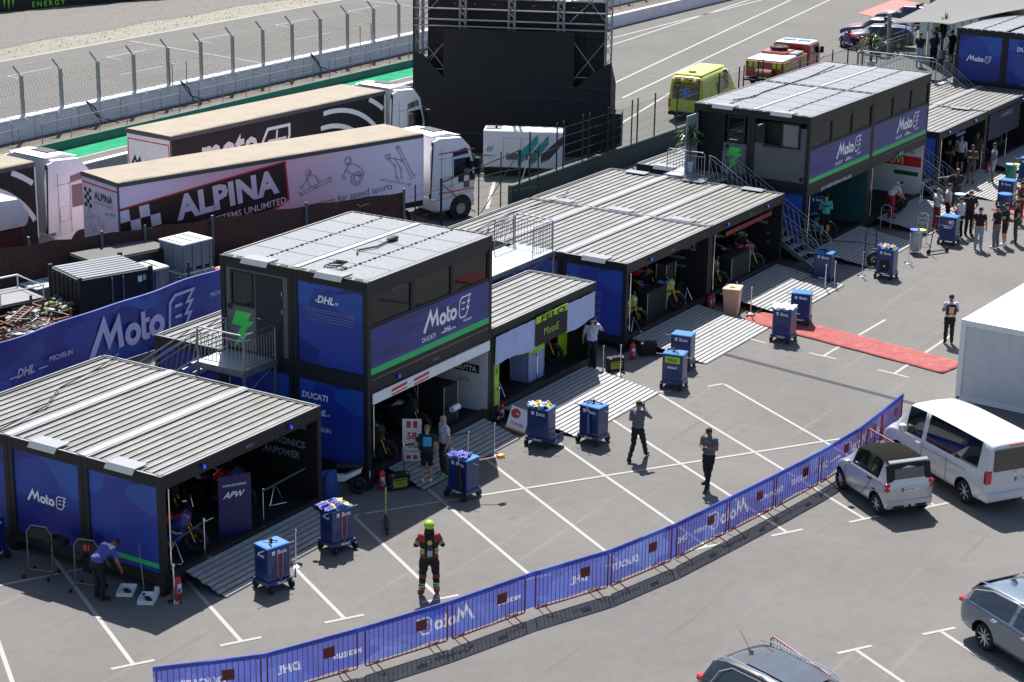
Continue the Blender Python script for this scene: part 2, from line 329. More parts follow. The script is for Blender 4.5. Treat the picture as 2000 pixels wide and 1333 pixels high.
# ---------------- paddock garages and cabins ----------------
L, Wd = 6.058, 2.466
UX, UZ, UY = (1, 0, 0), (0, 0, 1), (0, -1, 0)
def frame(mb, n, h, m=m_dark, top=.30, bot=.16, ps=.15):
    for k in range(n):
        y0, y1 = k*Wd+.008, (k+1)*Wd-.008
        for x in (0, L-ps):
            for y in (y0, y1-ps): mb.box((x, y, 0), (x+ps, y+ps, h), m)
            mb.box((x+.004, y0+ps, h-top+.02), (x+ps-.004, y1-ps, h-.004), m); mb.box((x+.004, y0+ps, 0), (x+ps-.004, y1-ps, bot), m)
        for y in ((y0, y1-ps) if n == 1 else ([y0] if k == 0 else []) + ([y1-ps] if k == n-1 else [])):
            mb.box((ps, y+.004, h-top-.04), (L-ps, y+ps-.004, h-.004), m); mb.box((ps, y+.004, 0), (L-ps, y+ps-.004, bot), m)
        for x in (-.006, L-ps-.0): # corner castings and bolt heads
            for y in (y0, y1-ps): mb.box((x, y-.003, h-.13), (x+ps+.006, y+ps+.003, h+.012), m)
def roof_sheet(mb, n, h, m=m_roof):
    # stepped trapezoidal sheet, ribs along X
    for k in range(n):
        y0 = k*Wd+.14; y1 = (k+1)*Wd-.13; p = (y1-y0)/8; vs = []; x0, x1 = .10, L-.10
        zs = []
        for i in range(8):
            a = y0+i*p; zs += [(a, h-.045), (a+.005, h-.012), (a+p*.45, h-.016), (a+p*.98, h-.042)]
        zs.append((y1, h-.045))
        for y, z in zs: vs += [(x0, y, z), (x1, y, z)]
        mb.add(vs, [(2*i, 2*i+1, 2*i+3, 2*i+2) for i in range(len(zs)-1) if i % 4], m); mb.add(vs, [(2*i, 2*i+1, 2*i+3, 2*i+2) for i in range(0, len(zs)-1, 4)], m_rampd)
        mb.box((x0, y0-.02, h-.14), (x1, y1+.02, h-.10), m_dark)
def roof_rim(mb, n, h):  # beam-top strips in a paler colour that stands for the sun they catch
    mb.box((0.155, .012, h), (L-.155, .05, h+.022), m_rim); mb.box((.155, n*Wd-.05, h), (L-.155, n*Wd-.012, h+.022), m_rim)
    for k in range(n):
        y0, y1 = k*Wd+.165, (k+1)*Wd-.165
        mb.box((.012, y0, h), (.045, y1, h+.018), m_rim); mb.box((L-.045, y0, h), (L-.012, y1, h+.018), m_rim)
def gutters(ro, n, h, sides=(0,), mods=None):
    for k in (mods if mods is not None else range(n)):
        yc = (k+.5)*Wd
        for s in sides:
            sg = 1 if s == 0 else -1; xb = 0 if s == 0 else L; mb = MB()
            mb.prism([(xb+sg*.42, h+.03), (xb+sg*.42, h+.055), (xb-sg*.02, h+.06), (xb-sg*.13, h-.07), (xb-sg*.11, h-.08), (xb-sg*.01, h+.035)][::1], yc-.46, yc+.42, m_gutter); mb.obj('gutter_plate', ro)
def panel_x(mb, k, h, m, x=.035, z0=.17, z1=None, th=.03, ya=.16, yb=.16):
    mb.box((x, k*Wd+ya, z0), (x+th, (k+1)*Wd-yb, z1 or h-.285), m)
def garage(x0, y0, z0, rz, label, n=3, h=2.63, sidepanels=True, interior=None, roof=True, box_no=None, beacons=(1.2, 4.6), wall_r=m_black, gut=(0,), gmods=None, sidemat=None, sideg=None, partmods=None, strips=True):
    t = thing('paddock_garage', label, 'garage', (x0, y0, z0), rz, 'paddock garage boxes in a row')
    f = MB(); frame(f, n, h); f.obj('frame', t)
    if roof:
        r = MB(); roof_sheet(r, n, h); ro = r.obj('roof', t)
        r = MB(); roof_rim(r, n, h); r.obj('edge_trim', ro)
        if strips and n > 1:
            for k in range(1, n):
                s = MB(); s.box((.02, k*Wd-.10, h+.012), (L-.02, k*Wd+.12, h+.035), m_strip); s.box((.02, k*Wd-.15, h-.02), (L-.02, k*Wd-.105, h+.02), m_rim); s.obj('joint_cover', ro)
        if gut:
            gutters(ro, n, h, gut, gmods)
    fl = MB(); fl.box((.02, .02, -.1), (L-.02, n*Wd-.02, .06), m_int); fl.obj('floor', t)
    sup = MB()
    for x in (.1, L/2, L-.1):
        for k in range(n+1): sup.box((x-.12, min(max(k*Wd, .14), n*Wd-.14)-.12, -z0+.002), (x+.12, min(max(k*Wd, .14), n*Wd-.14)+.12, -.1), m_black)
    sup.obj('support_block', t)
    for k in range(n):
        p = MB(); panel_x(p, k, h, (sidemat or m_blue) if sidepanels else m_dark); 
        if k == 0: p.box((.034, .17, .30), (.0335-.004, Wd-.17, .42), m_green) if sideg else None
        p.obj('side_panel', t)
        q = MB(); panel_x(q, k, h, m_blue, x=L-.065); panel_x(q, k, h, wall_r, x=L-.165, z0=.06, z1=h-.15, th=.09, ya=.02, yb=.02); q.obj('side_wall', t)
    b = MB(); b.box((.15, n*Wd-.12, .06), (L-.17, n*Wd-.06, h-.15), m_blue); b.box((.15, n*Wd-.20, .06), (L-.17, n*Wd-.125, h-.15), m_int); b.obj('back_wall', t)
    for bx in beacons:
        q = MB(); q.cyl((bx, -.07, h-.17), (bx, 0.0, h-.17), .055, M('blue_beacon', (.02, .06, .45), .25, coat=.5), 12); q.cyl((bx, -.085, h-.17), (bx, -.07, h-.17), .035, M('beacon_lens', (.05, .05, .9), .2, emit=.5), 10); q.obj('beacon_lamp', t)
    if box_no:
        q = MB(); text(q, box_no, .07, (L/2+.2, 0.012, h-.2), UX, UZ, m_lettd); q.obj('lettering', t)
    return t
def side_text(t, items, h0=0, x=.030):
    q = MB()
    for kind, s, yc, zc, hh in items:
        if kind == 'motoe': moto_e(q, hh, (x, yc, zc), UY, UZ, m_lett)
        else: text(q, s, hh, (x, yc, zc), UY, UZ, m_lettd if kind == 'faint' else m_lett, shear=.3 if kind == 'dhl' else (.1 if s == 'DUCATI' else 0), off=.035 if kind in ('dhl', 'b') else .01, wid=None)
        if kind == 'dhl':
            for z in (.12, .3): q.box((x-.006, yc-hh*2.1, zc-hh*.5+z*hh), (x-.004, yc-hh*1.55, zc-hh*.5+z*hh+.08*hh), m_lett); q.box((x-.006, yc+hh*1.4, zc-hh*.5+z*hh), (x-.004, yc+hh*1.7, zc-hh*.5+z*hh+.08*hh), m_lett)
    q.obj('lettering', t)
def front_text(t, fn, name='lettering'):
    q = MB(); fn(q); return q.obj(name, t)
def rope_post(t, x, y, z0, z1): q = MB(); q.cyl((x, y, z0), (x, y, z1), .018, m_chrome, 8); return q.obj('door_guide', t)

# left garage (box 9)
gA = garage(0, 0, .35, 0, 'near left black garage with open front, ribbed pale roof and blue sides', box_no='BOX 9', beacons=(1.45, 4.75), gmods=(0, 1), sideg=True)
side_text(gA, [('motoe', '', 1.5*Wd, 1.25, 1.28)])
q = MB(); text(q, 'POWER ELECTRONICS', .19, (L-.168, 1.75, 1.52), UY, UZ, m_lettd, wid=2.7); text(q, 'ANPOWER', .2, (L-.168, 1.2, 1.2), UY, UZ, m_lettd, shear=.4, wid=1.2)
q.box((L-.172, .35, 1.95), (L-.168, 1.2, 2.35), m_grey); text(q, 'Andi', .16, (L-.174, .75, 2.15), UY, UZ, m_black, shear=.4); q.obj('wall_lettering', gA)
rope_post(gA, .22, -.02, .3, 2.3)
# garage under the first cabin, third module sticks out behind
zA = .35+.076
gB = garage(8.033, -.042, zA, R(.21), 'ground floor garage under the near two storey cabin, white roll banner over its opening', box_no='BOX 8', beacons=(1.35,), h=2.626, gut=(), wall_r=M('white_partition', (.62, .62, .64), .6), strips=False)
side_text(gB, [('b', 'DUCATI', .72*Wd, 1.9, .17), ('dhl', 'DHL', .66*Wd, 1.48, .17), ('t', 'MICHELIN', .66*Wd, 1.0, .12)])
q = MB(); q.box((.165, -.05, 1.98), (L-.165, -.015, 2.27), m_cloth)
for xx in (1.0, 2.05): q.prism([(xx, 2.1), (xx+.72, 2.13), (xx+.72, 2.21), (xx, 2.18)], -.056, -.052, m_red); q.prism([(xx, 2.0), (xx+.72, 2.03), (xx+.72, 2.07), (xx, 2.04)], -.056, -.052, m_red)
q.obj('roll_banner', gB); rope_post(gB, .2, -.03, .5, 1.95)
q = MB(); q.torus((L-.172, 1.25, 1.78), .19, .045, (1, 0, 0), m_red, 20, 6, .1); q.box((L-.176, 1.1, 1.75), (L-.17, 1.4, 1.81), m_red); q.box((L-.172, .3, 1.2), (L-.17, 1.25, 1.45), M('olive_panel', (.02, .03, .02), .6)); text(q, 'BRUTTA', .15, (L-.178, .78, 1.32), UY, UZ, m_lett); text(q, 'RACES', .10, (L-.174, .8, .95), UY, UZ, m_lettd); q.obj('wall_lettering', gB)
# third garage with lilac drape
gC = garage(8.033+L+.03, -.03, zA-.01, R(.21), 'low black garage hung with a pale lilac drape and lime panels', n=1, h=2.56, gut=(0,), gmods=(0,), beacons=(), box_no='BOX 7')
q = MB(); nx = 40; vs = []
for i in range(nx+1):
    x = .12+i*(L-.24)/nx
    for z in (2.3, 2.05, 1.72, 1.42+.06*sin(i*.35)): vs.append((x, -.045-.012*sin(i*1.7+z*3)-.01*sin(i*.6), z))
q.add(vs, [(4*i+j+1, 4*i+4+j+1, 4*i+4+j, 4*i+j) for i in range(nx) for j in range(3)], m_lilac); q.obj('drape', gC)
q = MB(); q.prism([(2.3, 1.43), (4.15, 1.45), (4.15, 2.15), (2.3, 2.13)], -.085, -.078, m_black); q.prism([(2.3, 2.135), (4.15, 2.155), (4.15, 2.36), (2.3, 2.34)], -.088, -.08, m_lime); text(q, 'MotoE', .24, (3.2, -.09, 1.80), UX, UZ, m_lime, off=.0); text(q, 'FELO', .2, (3.3, -.09, 2.24), UX, UZ, m_black, wid=1.4); q.obj('team_sign', gC)
q = MB(); q.box((.16, .02, .06), (.42, .05, 2.2), m_lime); text(q, 'FELO', .12, (.29, .018, 1.3), (0, 0, 1), (-1, 0, 0), m_black); q.box((L-.7, .9, .06), (L-.18, .95, 2.2), m_lime); q.obj('lime_panel', gC)
# two garages in the middle
z2 = .35+.015
gD = garage(22.504, .166, z2, R(.118), 'middle black garage, left of the joined pair, with yellow motorcycles inside', gut=(0,), gmods=(0,), beacons=(1.55,), box_no='BOX 6')
gE = garage(22.504+L+.03, .176, z2, R(.118), 'middle black garage, right of the joined pair, with red strip on its beam', gut=(0, 1), gmods=(0, 1, 2), beacons=(1.2, 4.5), box_no='BOX 5')
side_text(gD, [('dhl', 'BARN', .55*Wd+.7, 1.85, .14), ('t', 'MICHELIN', 1.75*Wd, 1.9, .14)])
q = MB()
for j in range(5):
    for i in range(3): q.box((.026, .95, 1.52-.27*j-.055*i), (.03, 2.1, 1.53-.27*j-.055*i), m_lettd)
q.obj('notice_lettering', gD)
q = MB(); text(q, 'RACERS', .26, (L-.17, 1.1, 1.85), UY, UZ, m_lettd); text(q, 'POWERED', .1, (L-.17, 1.2, 1.4), UY, UZ, m_lettd); text(q, 'TEAM WORK', .09, (L-.17, 1.2, 1.1), UY, UZ, m_lettd); q.obj('wall_lettering', gD)
q = MB(); q.box((1.1, -.028, 2.05), (4.9, -.004, 2.20), M('dull_red_cover', (.33, .035, .03), .7)); q.obj('beam_cover', gE)
q = MB(); text(q, 'Moto3', .13, (L-.17, .8, 1.5), UY, UZ, m_lettd, shear=.3); text(q, 'HUSKY', .1, (L-.17, .6, 2.0), UY, UZ, m_lettd)
for yy, zz in ((.5, 1.1), (1.6, 1.15), (.5, .75), (1.6, .8)): text(q, 'MOTOR' if yy > 1 else 'OIL', .08, (L-.17, yy, zz), UY, UZ, m_lettd)
q.obj('wall_lettering', gE); rope_post(gD, .2, -.03, .3, 2.3); rope_post(gE, .2, -.03, .3, 2.3)
# garages under the far cabin
zB = .35-.077; rB = R(-.64)
def at(x0, y0, rz, dx, dy=0): return (x0+dx*cos(rz)-dy*sin(rz), y0+dx*sin(rz)+dy*cos(rz))
xb, yb = at(36.24, -.01, rB, L+.03)
gF = garage(36.24, -.01, zB, rB, 'ground floor garage under the far cabin, turquoise back wall and blue trolley inside', h=2.63, strips=False, gut=(0,), gmods=(2,), beacons=(), wall_r=M('turquoise_partition', (.02, .13, .15), .6))
gG = garage(xb, yb, zB, rB, 'ground floor garage under the far cabin, white and red partition and crew inside', h=2.63, strips=False, gut=(), beacons=(2.9,), wall_r=m_white)
q = MB(); text(q, 'JUST KEEP RIDING FOR LIFE', .13, (2.7, -.004, 2.36), UX, UZ, m_lett, off=0, wid=2.9); q.obj('lettering', gF)
q = MB(); text(q, 'XTEAM', .16, (3.1, -.004, 2.38), UX, UZ, m_bolt, shear=.15); q.obj('lettering', gG)
q = MB(); q.box((L-.172, .1, 1.28), (L-.168, 2.3, 1.72), m_red); text(q, 'TUVI', .3, (L-.176, 1.35, 1.5), UY, UZ, m_white); q.box((L-.172, .2, .88), (L-.168, 1.3, 1.06), M('flag_green', (.02, .2, .06), .5)); text(q, 'ROMA', .1, (L-.174, .6, 1.9), UY, UZ, m_lettd); q.obj('wall_lettering', gG)
rope_post(gF, .2, -.03, .3, 2.3); rope_post(gG, .2, -.03, .3, 2.3)
# far right pair
z4 = .35-.137; r4 = R(-.26); x4, y4 = at(49.76, -.227, r4, L+.03)
gH = garage(49.76, -.227, z4, r4, 'far right garage with a group of visitors standing at its open front', gut=(0, 1), gmods=(0, 1, 2), beacons=(1.1, 4.4))
gI = garage(x4, y4, z4, r4, 'rightmost low garage at the photo edge with dark drape over its front', gut=(0,), gmods=(1,), beacons=(4.8,))
q = MB(); q.box((.2, -.05, 1.2), (4.5, -.02, 2.4), M('navy_drape', (.03, .035, .09), .8)); text(q, 'LUNAMOTO', .2, (2.6, -.052, 2.15), UX, UZ, m_lettd); q.obj('drape', gI)
q = MB(); q.box((2.2, -.012, 2.1), (3.2, .0, 2.22), M('blue_sticker', (.05, .12, .6), .5)); q.obj('sticker', gH); rope_post(gH, .2, -.03, .3, 2.3)

# cabins on top
def pv_roof(r, n, h):
    for k in range(n):
        y0, y1 = k*Wd+.12, (k+1)*Wd-.12; r.box((.12, y0, h-.03), (L-.12, y1, h+.005), m_pvf)
        nc = 5; pw = (L-.34)/nc; ph = (y1-y0-.16)/2
        for i in range(nc):
            for j in range(2): r.box((.19+i*pw, y0+.04+j*(ph+.08), h+.006), (.19+(i+1)*pw-.035, y0+.04+j*(ph+.08)+ph, h+.018), m_pv)
        for i in range(26): r.box((.25+i*.22, (y0+y1)/2-.03, h+.008), (.25+i*.22+.09, (y0+y1)/2+.03, h+.03+.01*(i % 3)), m_black)
        for s in (0, 1):   # scalloped dark edge
            for i in range(6): xx = .03 if s == 0 else L-.11; r.box((xx, y0+.08+i*.37, h+.004), (xx+.08, y0+.08+i*.37+.25, h+.03), m_black)
def cabin(x0, y0, z0, rz, label, h, gm=(0, 1)):
    t = thing('office_cabin', label, 'cabin', (x0, y0, z0), rz, 'upper storey cabins')
    f = MB(); frame(f, 2, h); f.obj('frame', t)
    r = MB(); pv_roof(r, 2, h); ro = r.obj('solar_roof', t); r = MB(); roof_rim(r, 2, h); r.obj('edge_trim', ro)
    s = MB(); s.box((.15, Wd-.09, h+.002), (L-.15, Wd+.07, h+.03), m_rim); s.obj('joint_cover', ro)
    if gm: gutters(ro, 2, h, (0,), gm)
    b = MB(); b.box((.15, .012, .15), (L-.15, .04, 1.42), m_streak); fb = b.obj('banner_panel', t)
    b = MB(); b.box((.15, .006, .155), (L-.15, .0115, .33), m_green); b.obj('green_stripe', fb)
    q = MB(); moto_e(q, 2.35, (L*.63, .008, .97), UX, UZ, m_lett); text(q, 'DUCATI', .13, (L*.47, .008, .50), UX, UZ, m_lett, shear=.1); text(q, 'DHL', .13, (L*.62, .008, .52), UX, UZ, m_lett, shear=.3, off=.04); q.box((L*.57, .001, .47), (L*.595, .004, .50), m_lett); q.box((L*.65, .001, .47), (L*.69, .004, .50), m_lett); text(q, 'MICHELIN', .07, (L*.79, .008, .55), UX, UZ, m_lett); q.obj('lettering', fb)
    xs = [.15, 2.12, 4.06, L-.15]
    for i in range(3):
        w = MB(); a, c = xs[i]+(.0 if i == 0 else .05), xs[i+1]-.05 if i < 2 else xs[3]
        w.box((a, .03, 1.425), (c, .10, 1.50), m_dark); w.box((a, .03, 2.28), (c, .10, h-.34), m_dark); w.box((a, .03, 1.50), (a+.06, .10, 2.28), m_dark); w.box((c-.06, .03, 1.50), (c, .10, 2.28), m_dark); wo = w.obj('window', t)
        g = MB(); g.box((a+.06, .06, 1.50), (c-.06, .07, 2.28), m_glass); g.obj('pane', wo)
        if i: w = MB(); w.box((xs[i]-.05, .02, 1.425), (xs[i]+.05, .10, h-.34), m_dark); w.obj('mullion', t)
    q = MB(); q.box((.16, .16, .02), (L-.16, 2*Wd-.16, .12), m_int); q.box((.16, 2*Wd-.1, .12), (L-.16, 2*Wd-.05, h-.2), m_blue); q.box((L-.08, .16, .12), (L-.04, 2*Wd-.16, h-.2), m_blue); q.box((.16, .15, .12), (L-.16, .2, 1.4), m_int); q.box((.16, .16, h-.2), (L-.16, 2*Wd-.16, h-.15), m_int); q.obj('shell', t)
    q = MB(); [q.bbox((x, .9, .13), (x+.5, 1.4, .58), M('seat_grey', (.12, .12, .13), .6), .03) for x in (1.0, 2.6, 4.4)]; [q.bbox((x, 1.35, .5), (x+.5, 1.42, 1.25), M('seat_grey', (.12, .12, .13), .6), .03) for x in (1.0, 2.6, 4.4)]; q.bbox((1.9, 1.9, 1.0), (4.2, 2.5, 1.06), m_white, .02); q.box((4.9, .5, .13), (5.3, .8, 1.9), m_grey); q.box((1.6, 2*Wd-.2, 1.2), (3.4, 2*Wd-.13, 2.1), M('pale_poster', (.5, .5, .52), .6)); q.obj('furniture', t)
    return t
def bolt(q, x, yc, zc, s):
    P = [(-.28, .5), (.42, .5), (.22, .2), (.5, .2), (.05, -.22), (.3, -.22), (-.55, -1.0), (-.12, -.38), (-.3, -.38), (-.02, -.02), (-.5, -.02)]
    vs = [(x, yc-a*s, zc+b*s) for a, b in P]; q.add(vs+[(x+.01, p[1], p[2]) for p in vs], [tuple(range(len(P))[::-1])], m_bolt)
hA = 2.711
cA = cabin(8.033, -.042, zA+2.63, R(.21), 'near upper storey cabin with three windows over a blue banner and white logo', hA)
p = MB(); panel_x(p, 0, hA, m_blue); p.obj('side_panel', cA)
side_text(cA, [('dhl', 'DHL', .56*Wd, 2.02, .2)])
q = MB()
for zz in (1.72, 1.66, 1.57, 1.50, 1.42): q.box((.026, .45, zz), (.03, 2.0+.06*(zz > 1.6), zz+.012), m_lettd)
q.obj('notice_lettering', cA)
def ww(t, y0, y1, z0, z1, x=.03, dark=m_dark, pane=m_glass, name='window'):
    w = MB(); f = .06
    w.box((x-.02, y0, z0), (x+.05, y0+f, z1), dark); w.box((x-.02, y1-f, z0), (x+.05, y1, z1), dark); w.box((x-.02, y0+f, z0), (x+.05, y1-f, z0+f), dark); w.box((x-.02, y0+f, z1-f), (x+.05, y1-f, z1), dark); o = w.obj(name, t)
    g = MB(); g.box((x+.01, y0+f, z0+f), (x+.02, y1-f, z1-f), pane); g.obj('pane', o); return o
p = MB(); p.box((.045, Wd+.16, .15), (.075, 2*Wd-.16, hA-.28), m_grey); sp = p.obj('side_panel', cA); q = MB(); bolt(q, .043, 2*Wd-.72, .83, .78); q.obj('green_bolt', sp)
q = MB(); q.cyl((.043, 2*Wd-.30, 1.32), (.035, 2*Wd-.30, 1.32), .09, m_black, 16); q.obj('vent_cap', sp)
ww(cA, 2*Wd-1.13, 2*Wd-.34, 1.38, 2.36)
d = MB(); d.box((.02, Wd+.36, .16), (.055, Wd+1.26, 2.36), m_dark2); dd = d.obj('door', cA); d = MB(); d.tube([(.02, Wd+1.18, 1.15), (-.03, Wd+1.18, 1.15), (-.03, Wd+1.05, 1.15)], .012, m_chrome); d.obj('handle', dd); d = MB(); d.box((.0, Wd+.35, 1.4), (.018, Wd+.37, 1.5), m_chrome); d.box((.0, Wd+.35, 1.9), (.018, Wd+.37, 2.0), m_chrome); d.obj('hinge', dd)
hB = 2.711
cB = cabin(36.24, -.01, zB+2.634, rB, 'far upper storey cabin with open door and open side window, left of the pair', hB)
cC = cabin(xb, yb, zB+2.634, rB, 'far upper storey cabin at the right of the pair, orange cap inside its window', hB, gm=())
q = MB()
for i in range(14): q.box((.04, .16, .16+i*.095), (.075, Wd-.16, .16+i*.095+.09), m_grey)
for i in range(8): q.box((.04, .16, 1.49+i*.095), (.075, .44, 1.49+i*.095+.09), m_grey); q.box((.04, 1.9, 1.49+i*.095), (.075, Wd-.16, 1.49+i*.095+.09), m_dark2)
q.cyl((.045, .3, .30), (.03, .3, .30), .09, m_black, 14); q.obj('corrugated_wall', cB)
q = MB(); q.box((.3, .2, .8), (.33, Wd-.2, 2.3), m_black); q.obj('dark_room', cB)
ww(cB, .42, 1.18, 1.44, 2.40, x=-.02, pane=M('pale_blind', (.3, .31, .31), .5))
w = MB(); w.box((-.02, 1.2, 1.40), (.06, 1.93, 1.48), m_dark); w.box((-.55, 1.88, 2.26), (0, 1.93, 2.30), m_galv); w.obj('open_window', cB)
p = MB(); p.box((.045, Wd+.16, .15), (.075, Wd+1.15, 1.35), m_grey); sp = p.obj('side_panel', cB); q = MB(); bolt(q, .043, Wd+.68, .83, .7); q.cyl((.043, Wd+.98, 1.2), (.03, Wd+.98, 1.2), .08, m_black, 14); q.obj('green_bolt', sp)
ww(cB, Wd+.25, Wd+1.0, 1.38, 2.40)
d = MB(); d.box((-.95, 2*Wd-.22, .16), (-.02, 2*Wd-.17, 2.36), M('pale_grey_door', (.33, .36, .42), .5)); d.box((.2, Wd+1.2, .16), (.22, 2*Wd-.2, 2.4), m_black); d.obj('open_door', cB)
q = MB(); q.ell((2.2, .3, 1.95), (.34, .2, .2), M('orange_cap', (.75, .12, .04), .6)); q.box((2.0, .22, 1.5), (2.5, .4, 1.85), m_black); q.obj('hanging_jacket', cC)
# fifth building: two storeys, upper right corner
z5 = .2; h5 = 2.65
g5 = thing('two_storey_cabin', 'two storey cabin building at the top right corner with blue printed side panels', 'cabin', (62.3, -1.15, z5), 0, 'upper storey cabins')
for lv in (0, 1):
    f = MB(); frame(f, 2, h5); f.obj('frame', g5, loc=(0, 0, lv*(h5+.003)))
    for k in (0, 1): [(panel_x(p, k, h5, m_blue, x=xx), p.obj('side_panel', g5, loc=(0, 0, lv*(h5+.003)))) for xx, p in ((.035, MB()), (L-.1, MB()))]
    p = MB(); p.box((.15, .03, .15), (L-.15, .06, h5-.3), m_streak); p.obj('front_panel', g5, loc=(0, 0, lv*h5)); p = MB(); p.box((.15, 2*Wd-.06, .15), (L-.15, 2*Wd-.03, h5-.3), m_blue); p.obj('back_wall', g5, loc=(0, 0, lv*h5))
r = MB(); pv_roof(r, 2, h5); r.obj('solar_roof', g5, loc=(0, 0, h5+.003)); 
q = MB(); moto_e(q, 1.25, (.03, 1.5*Wd, h5+1.25), UY, UZ, m_lett); text(q, 'DUCATI', .2, (.03, .55*Wd, h5+1.9), UY, UZ, m_lett, off=.03)
for j in range(11): q.box((.026, .3, h5+1.6-.1*j), (.03, 1.9, h5+1.61-.1*j), m_lettd)
q.obj('lettering', g5)
c5b = dup(g5, (62.3+L+.03, -1.15, z5), 0, 'further two storey cabin behind the first at the right edge, solar roof')

# ramps in front of the garages
def ramp_mat(x0, x1, y1, ztop, zend=.02, label='', pitch=.155, y0=-.02, name='entry_ramp', rz=0, loc=(0, 0), cut=None, parts=None):
    t = thing(name, label, 'ramp', (loc[0], loc[1], 0), rz, 'metal entry ramps')
    n = max(1, int(round((y0-y1)/pitch))); q = MB(); base = MB()
    A = lambda y: ztop+(zend-ztop)*(y0-y)/(y0-y1)
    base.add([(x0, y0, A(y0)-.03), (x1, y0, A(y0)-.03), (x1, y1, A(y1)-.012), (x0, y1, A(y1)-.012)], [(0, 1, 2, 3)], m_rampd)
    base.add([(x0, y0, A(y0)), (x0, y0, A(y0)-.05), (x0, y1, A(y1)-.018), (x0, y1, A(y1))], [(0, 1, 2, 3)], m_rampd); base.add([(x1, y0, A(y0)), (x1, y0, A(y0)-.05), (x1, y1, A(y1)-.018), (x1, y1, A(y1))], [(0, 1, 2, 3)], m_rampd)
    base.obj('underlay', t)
    for i in range(n):
        a = y0-i*(y0-y1)/n; b = a-(y0-y1)/n*.76; jitter = random.uniform(-.02, .02)
        xs = [x0+jitter] + ([cut+random.uniform(-.3, .3), ] if cut and i % 2 else []) + [x1+jitter*.6]
        for j in range(len(xs)-1):
            e = .02 if j else 0; xa, xc = xs[j]+e, xs[j+1]
            q.add([(xa, a, A(a)), (xc, a, A(a)), (xc, b, A(b)+.004), (xa, b, A(b)+.004), (xa, a, A(a)-.03), (xc, a, A(a)-.03), (xc, b, A(b)-.026), (xa, b, A(b)-.026)], [(3, 2, 1, 0)[::-1], (2, 3, 7, 6), (0, 1, 5, 4), (1, 2, 6, 5), (3, 0, 4, 7)], m_ramp)
    q.obj('tread_plank', t); return t
ramp_mat(.72, 5.55, -1.25, .40, label='slatted metal ramp at the near left garage')
ramp_mat(8.92, 13.7, -1.28, .40, label='slatted metal ramp before the garage with the white roll banner', y0=-.06)
ramp_mat(14.72, 19.6, -1.5, .40, .20, label='upper half of the slatted ramp before the lilac draped garage', y0=-.06)
ramp_mat(14.72, 19.6, -2.7, .20, .02, label='lower sunlit half of the slatted ramp before the lilac draped garage', y0=-1.52, cut=17.2)
ramp_mat(22.95, 27.7, -1.35, .40, .20, label='upper half of the ramp before the garage with yellow motorcycles', y0=.14)
ramp_mat(22.95, 27.7, -2.6, .20, .02, label='lower half of the ramp before the garage with yellow motorcycles', y0=-1.37, cut=25.5)
ramp_mat(29.3, 34.2, -1.3, .40, .20, label='upper half of the ramp beside the beige bin', y0=.14)
ramp_mat(29.3, 34.2, -2.6, .20, .02, label='lower half of the ramp beside the beige bin', y0=-1.32, cut=31.8)
ramp_mat(37.0, 41.6, -2.5, .38, .02, label='ramp before the turquoise garage under the far cabin', y0=-.1)
ramp_mat(43.2, 47.8, -2.5, .38, .02, label='ramp before the white and red garage under the far cabin', y0=-.16, cut=45.5)
ramp_mat(50.5, 55.2, -2.7, .30, .02, label='ramp where visitors stand before the far right garage', y0=-.26, cut=53)
ramp_mat(56.6, 61.4, -2.6, .30, .02, label='rightmost ramp at the photo edge', y0=-.3)

# stairs with railings
def rail(mb, a, b, z0a, z0b, h=1.05, nb=12, m=m_galv, r=.02, lean=None):
    a, b = V((a[0], a[1], 0)), V((b[0], b[1], 0)); P = lambda t, z: (a+(b-a)*t)+V((0, 0, z0a+(z0b-z0a)*t+z))
    mb.tube([P(0, .02), P(0, h-.08), P(.05, h), P(.95, h), P(1, h-.08), P(1, .02)], r, m, 6); mb.cyl(P(0, h-.16), P(1, h-.16), r*.6, m, 6); mb.cyl(P(0, .12), P(1, .12), r*.6, m, 6)
    for i in range(1, nb):
        t = i/nb; l = lean if lean else 0
        mb.cyl(P(max(0, min(1, t)), .12), P(max(0, min(1, t-l)), h-.16), r*.45, m, 5)
def stairs(name, label, x0, x1, ytop, ybot, ztop, landing, group='steel outside stairs'):
    t = thing(name, label, 'stairs', (0, 0, 0), 0, group); n = 13
    q = MB()
    for i in range(n):
        f = (i+.5)/n; y = ytop+(ybot-ytop)*f; z = ztop*(1-f); q.box((x0+.04, y-.15, z-.03), (x1-.04, y+.15, z), m_grate)
    q.obj('tread', t)
    for x in (x0, x1):
        q = MB(); s = 1 if ybot > ytop else -1
        q.add([(x-.02, ytop, ztop-.22), (x-.02, ybot, .0), (x-.02, ybot, .2), (x-.02, ytop, ztop+.02), (x+.02, ytop, ztop-.22), (x+.02, ybot, .0), (x+.02, ybot, .2), (x+.02, ytop, ztop+.02)], [(0, 1, 2, 3), (7, 6, 5, 4), (3, 2, 6, 7), (0, 4, 5, 1), (0, 3, 7, 4), (1, 5, 6, 2)], m_galv); q.obj('stringer', t)
        q = MB(); rail(q, (x, ytop), (x, ybot), ztop, .25, 1.0, 20, lean=.05); q.obj('handrail', t)
    if landing:
        a, b, c, d = landing
        q = MB(); q.box((a, c, ztop-.05), (b, d, ztop), m_grate); q.box((a, c-.03, ztop-.14), (b, c, ztop+.03), m_galv); q.box((a-.03, c, ztop-.14), (a, d, ztop+.03), m_galv)
        q.obj('landing', t)
        q = MB()
        for xx in (a+.03, b-.05):
            for yy in (c+.03, d-.05): q.box((xx-.03, yy-.03, 0), (xx+.03, yy+.03, ztop-.05), m_galv)
        q.tube([(a, c+.03, ztop-.7), (b, c+.03, ztop-.1)], .02, m_galv, 6); q.obj('leg', t)
    return t
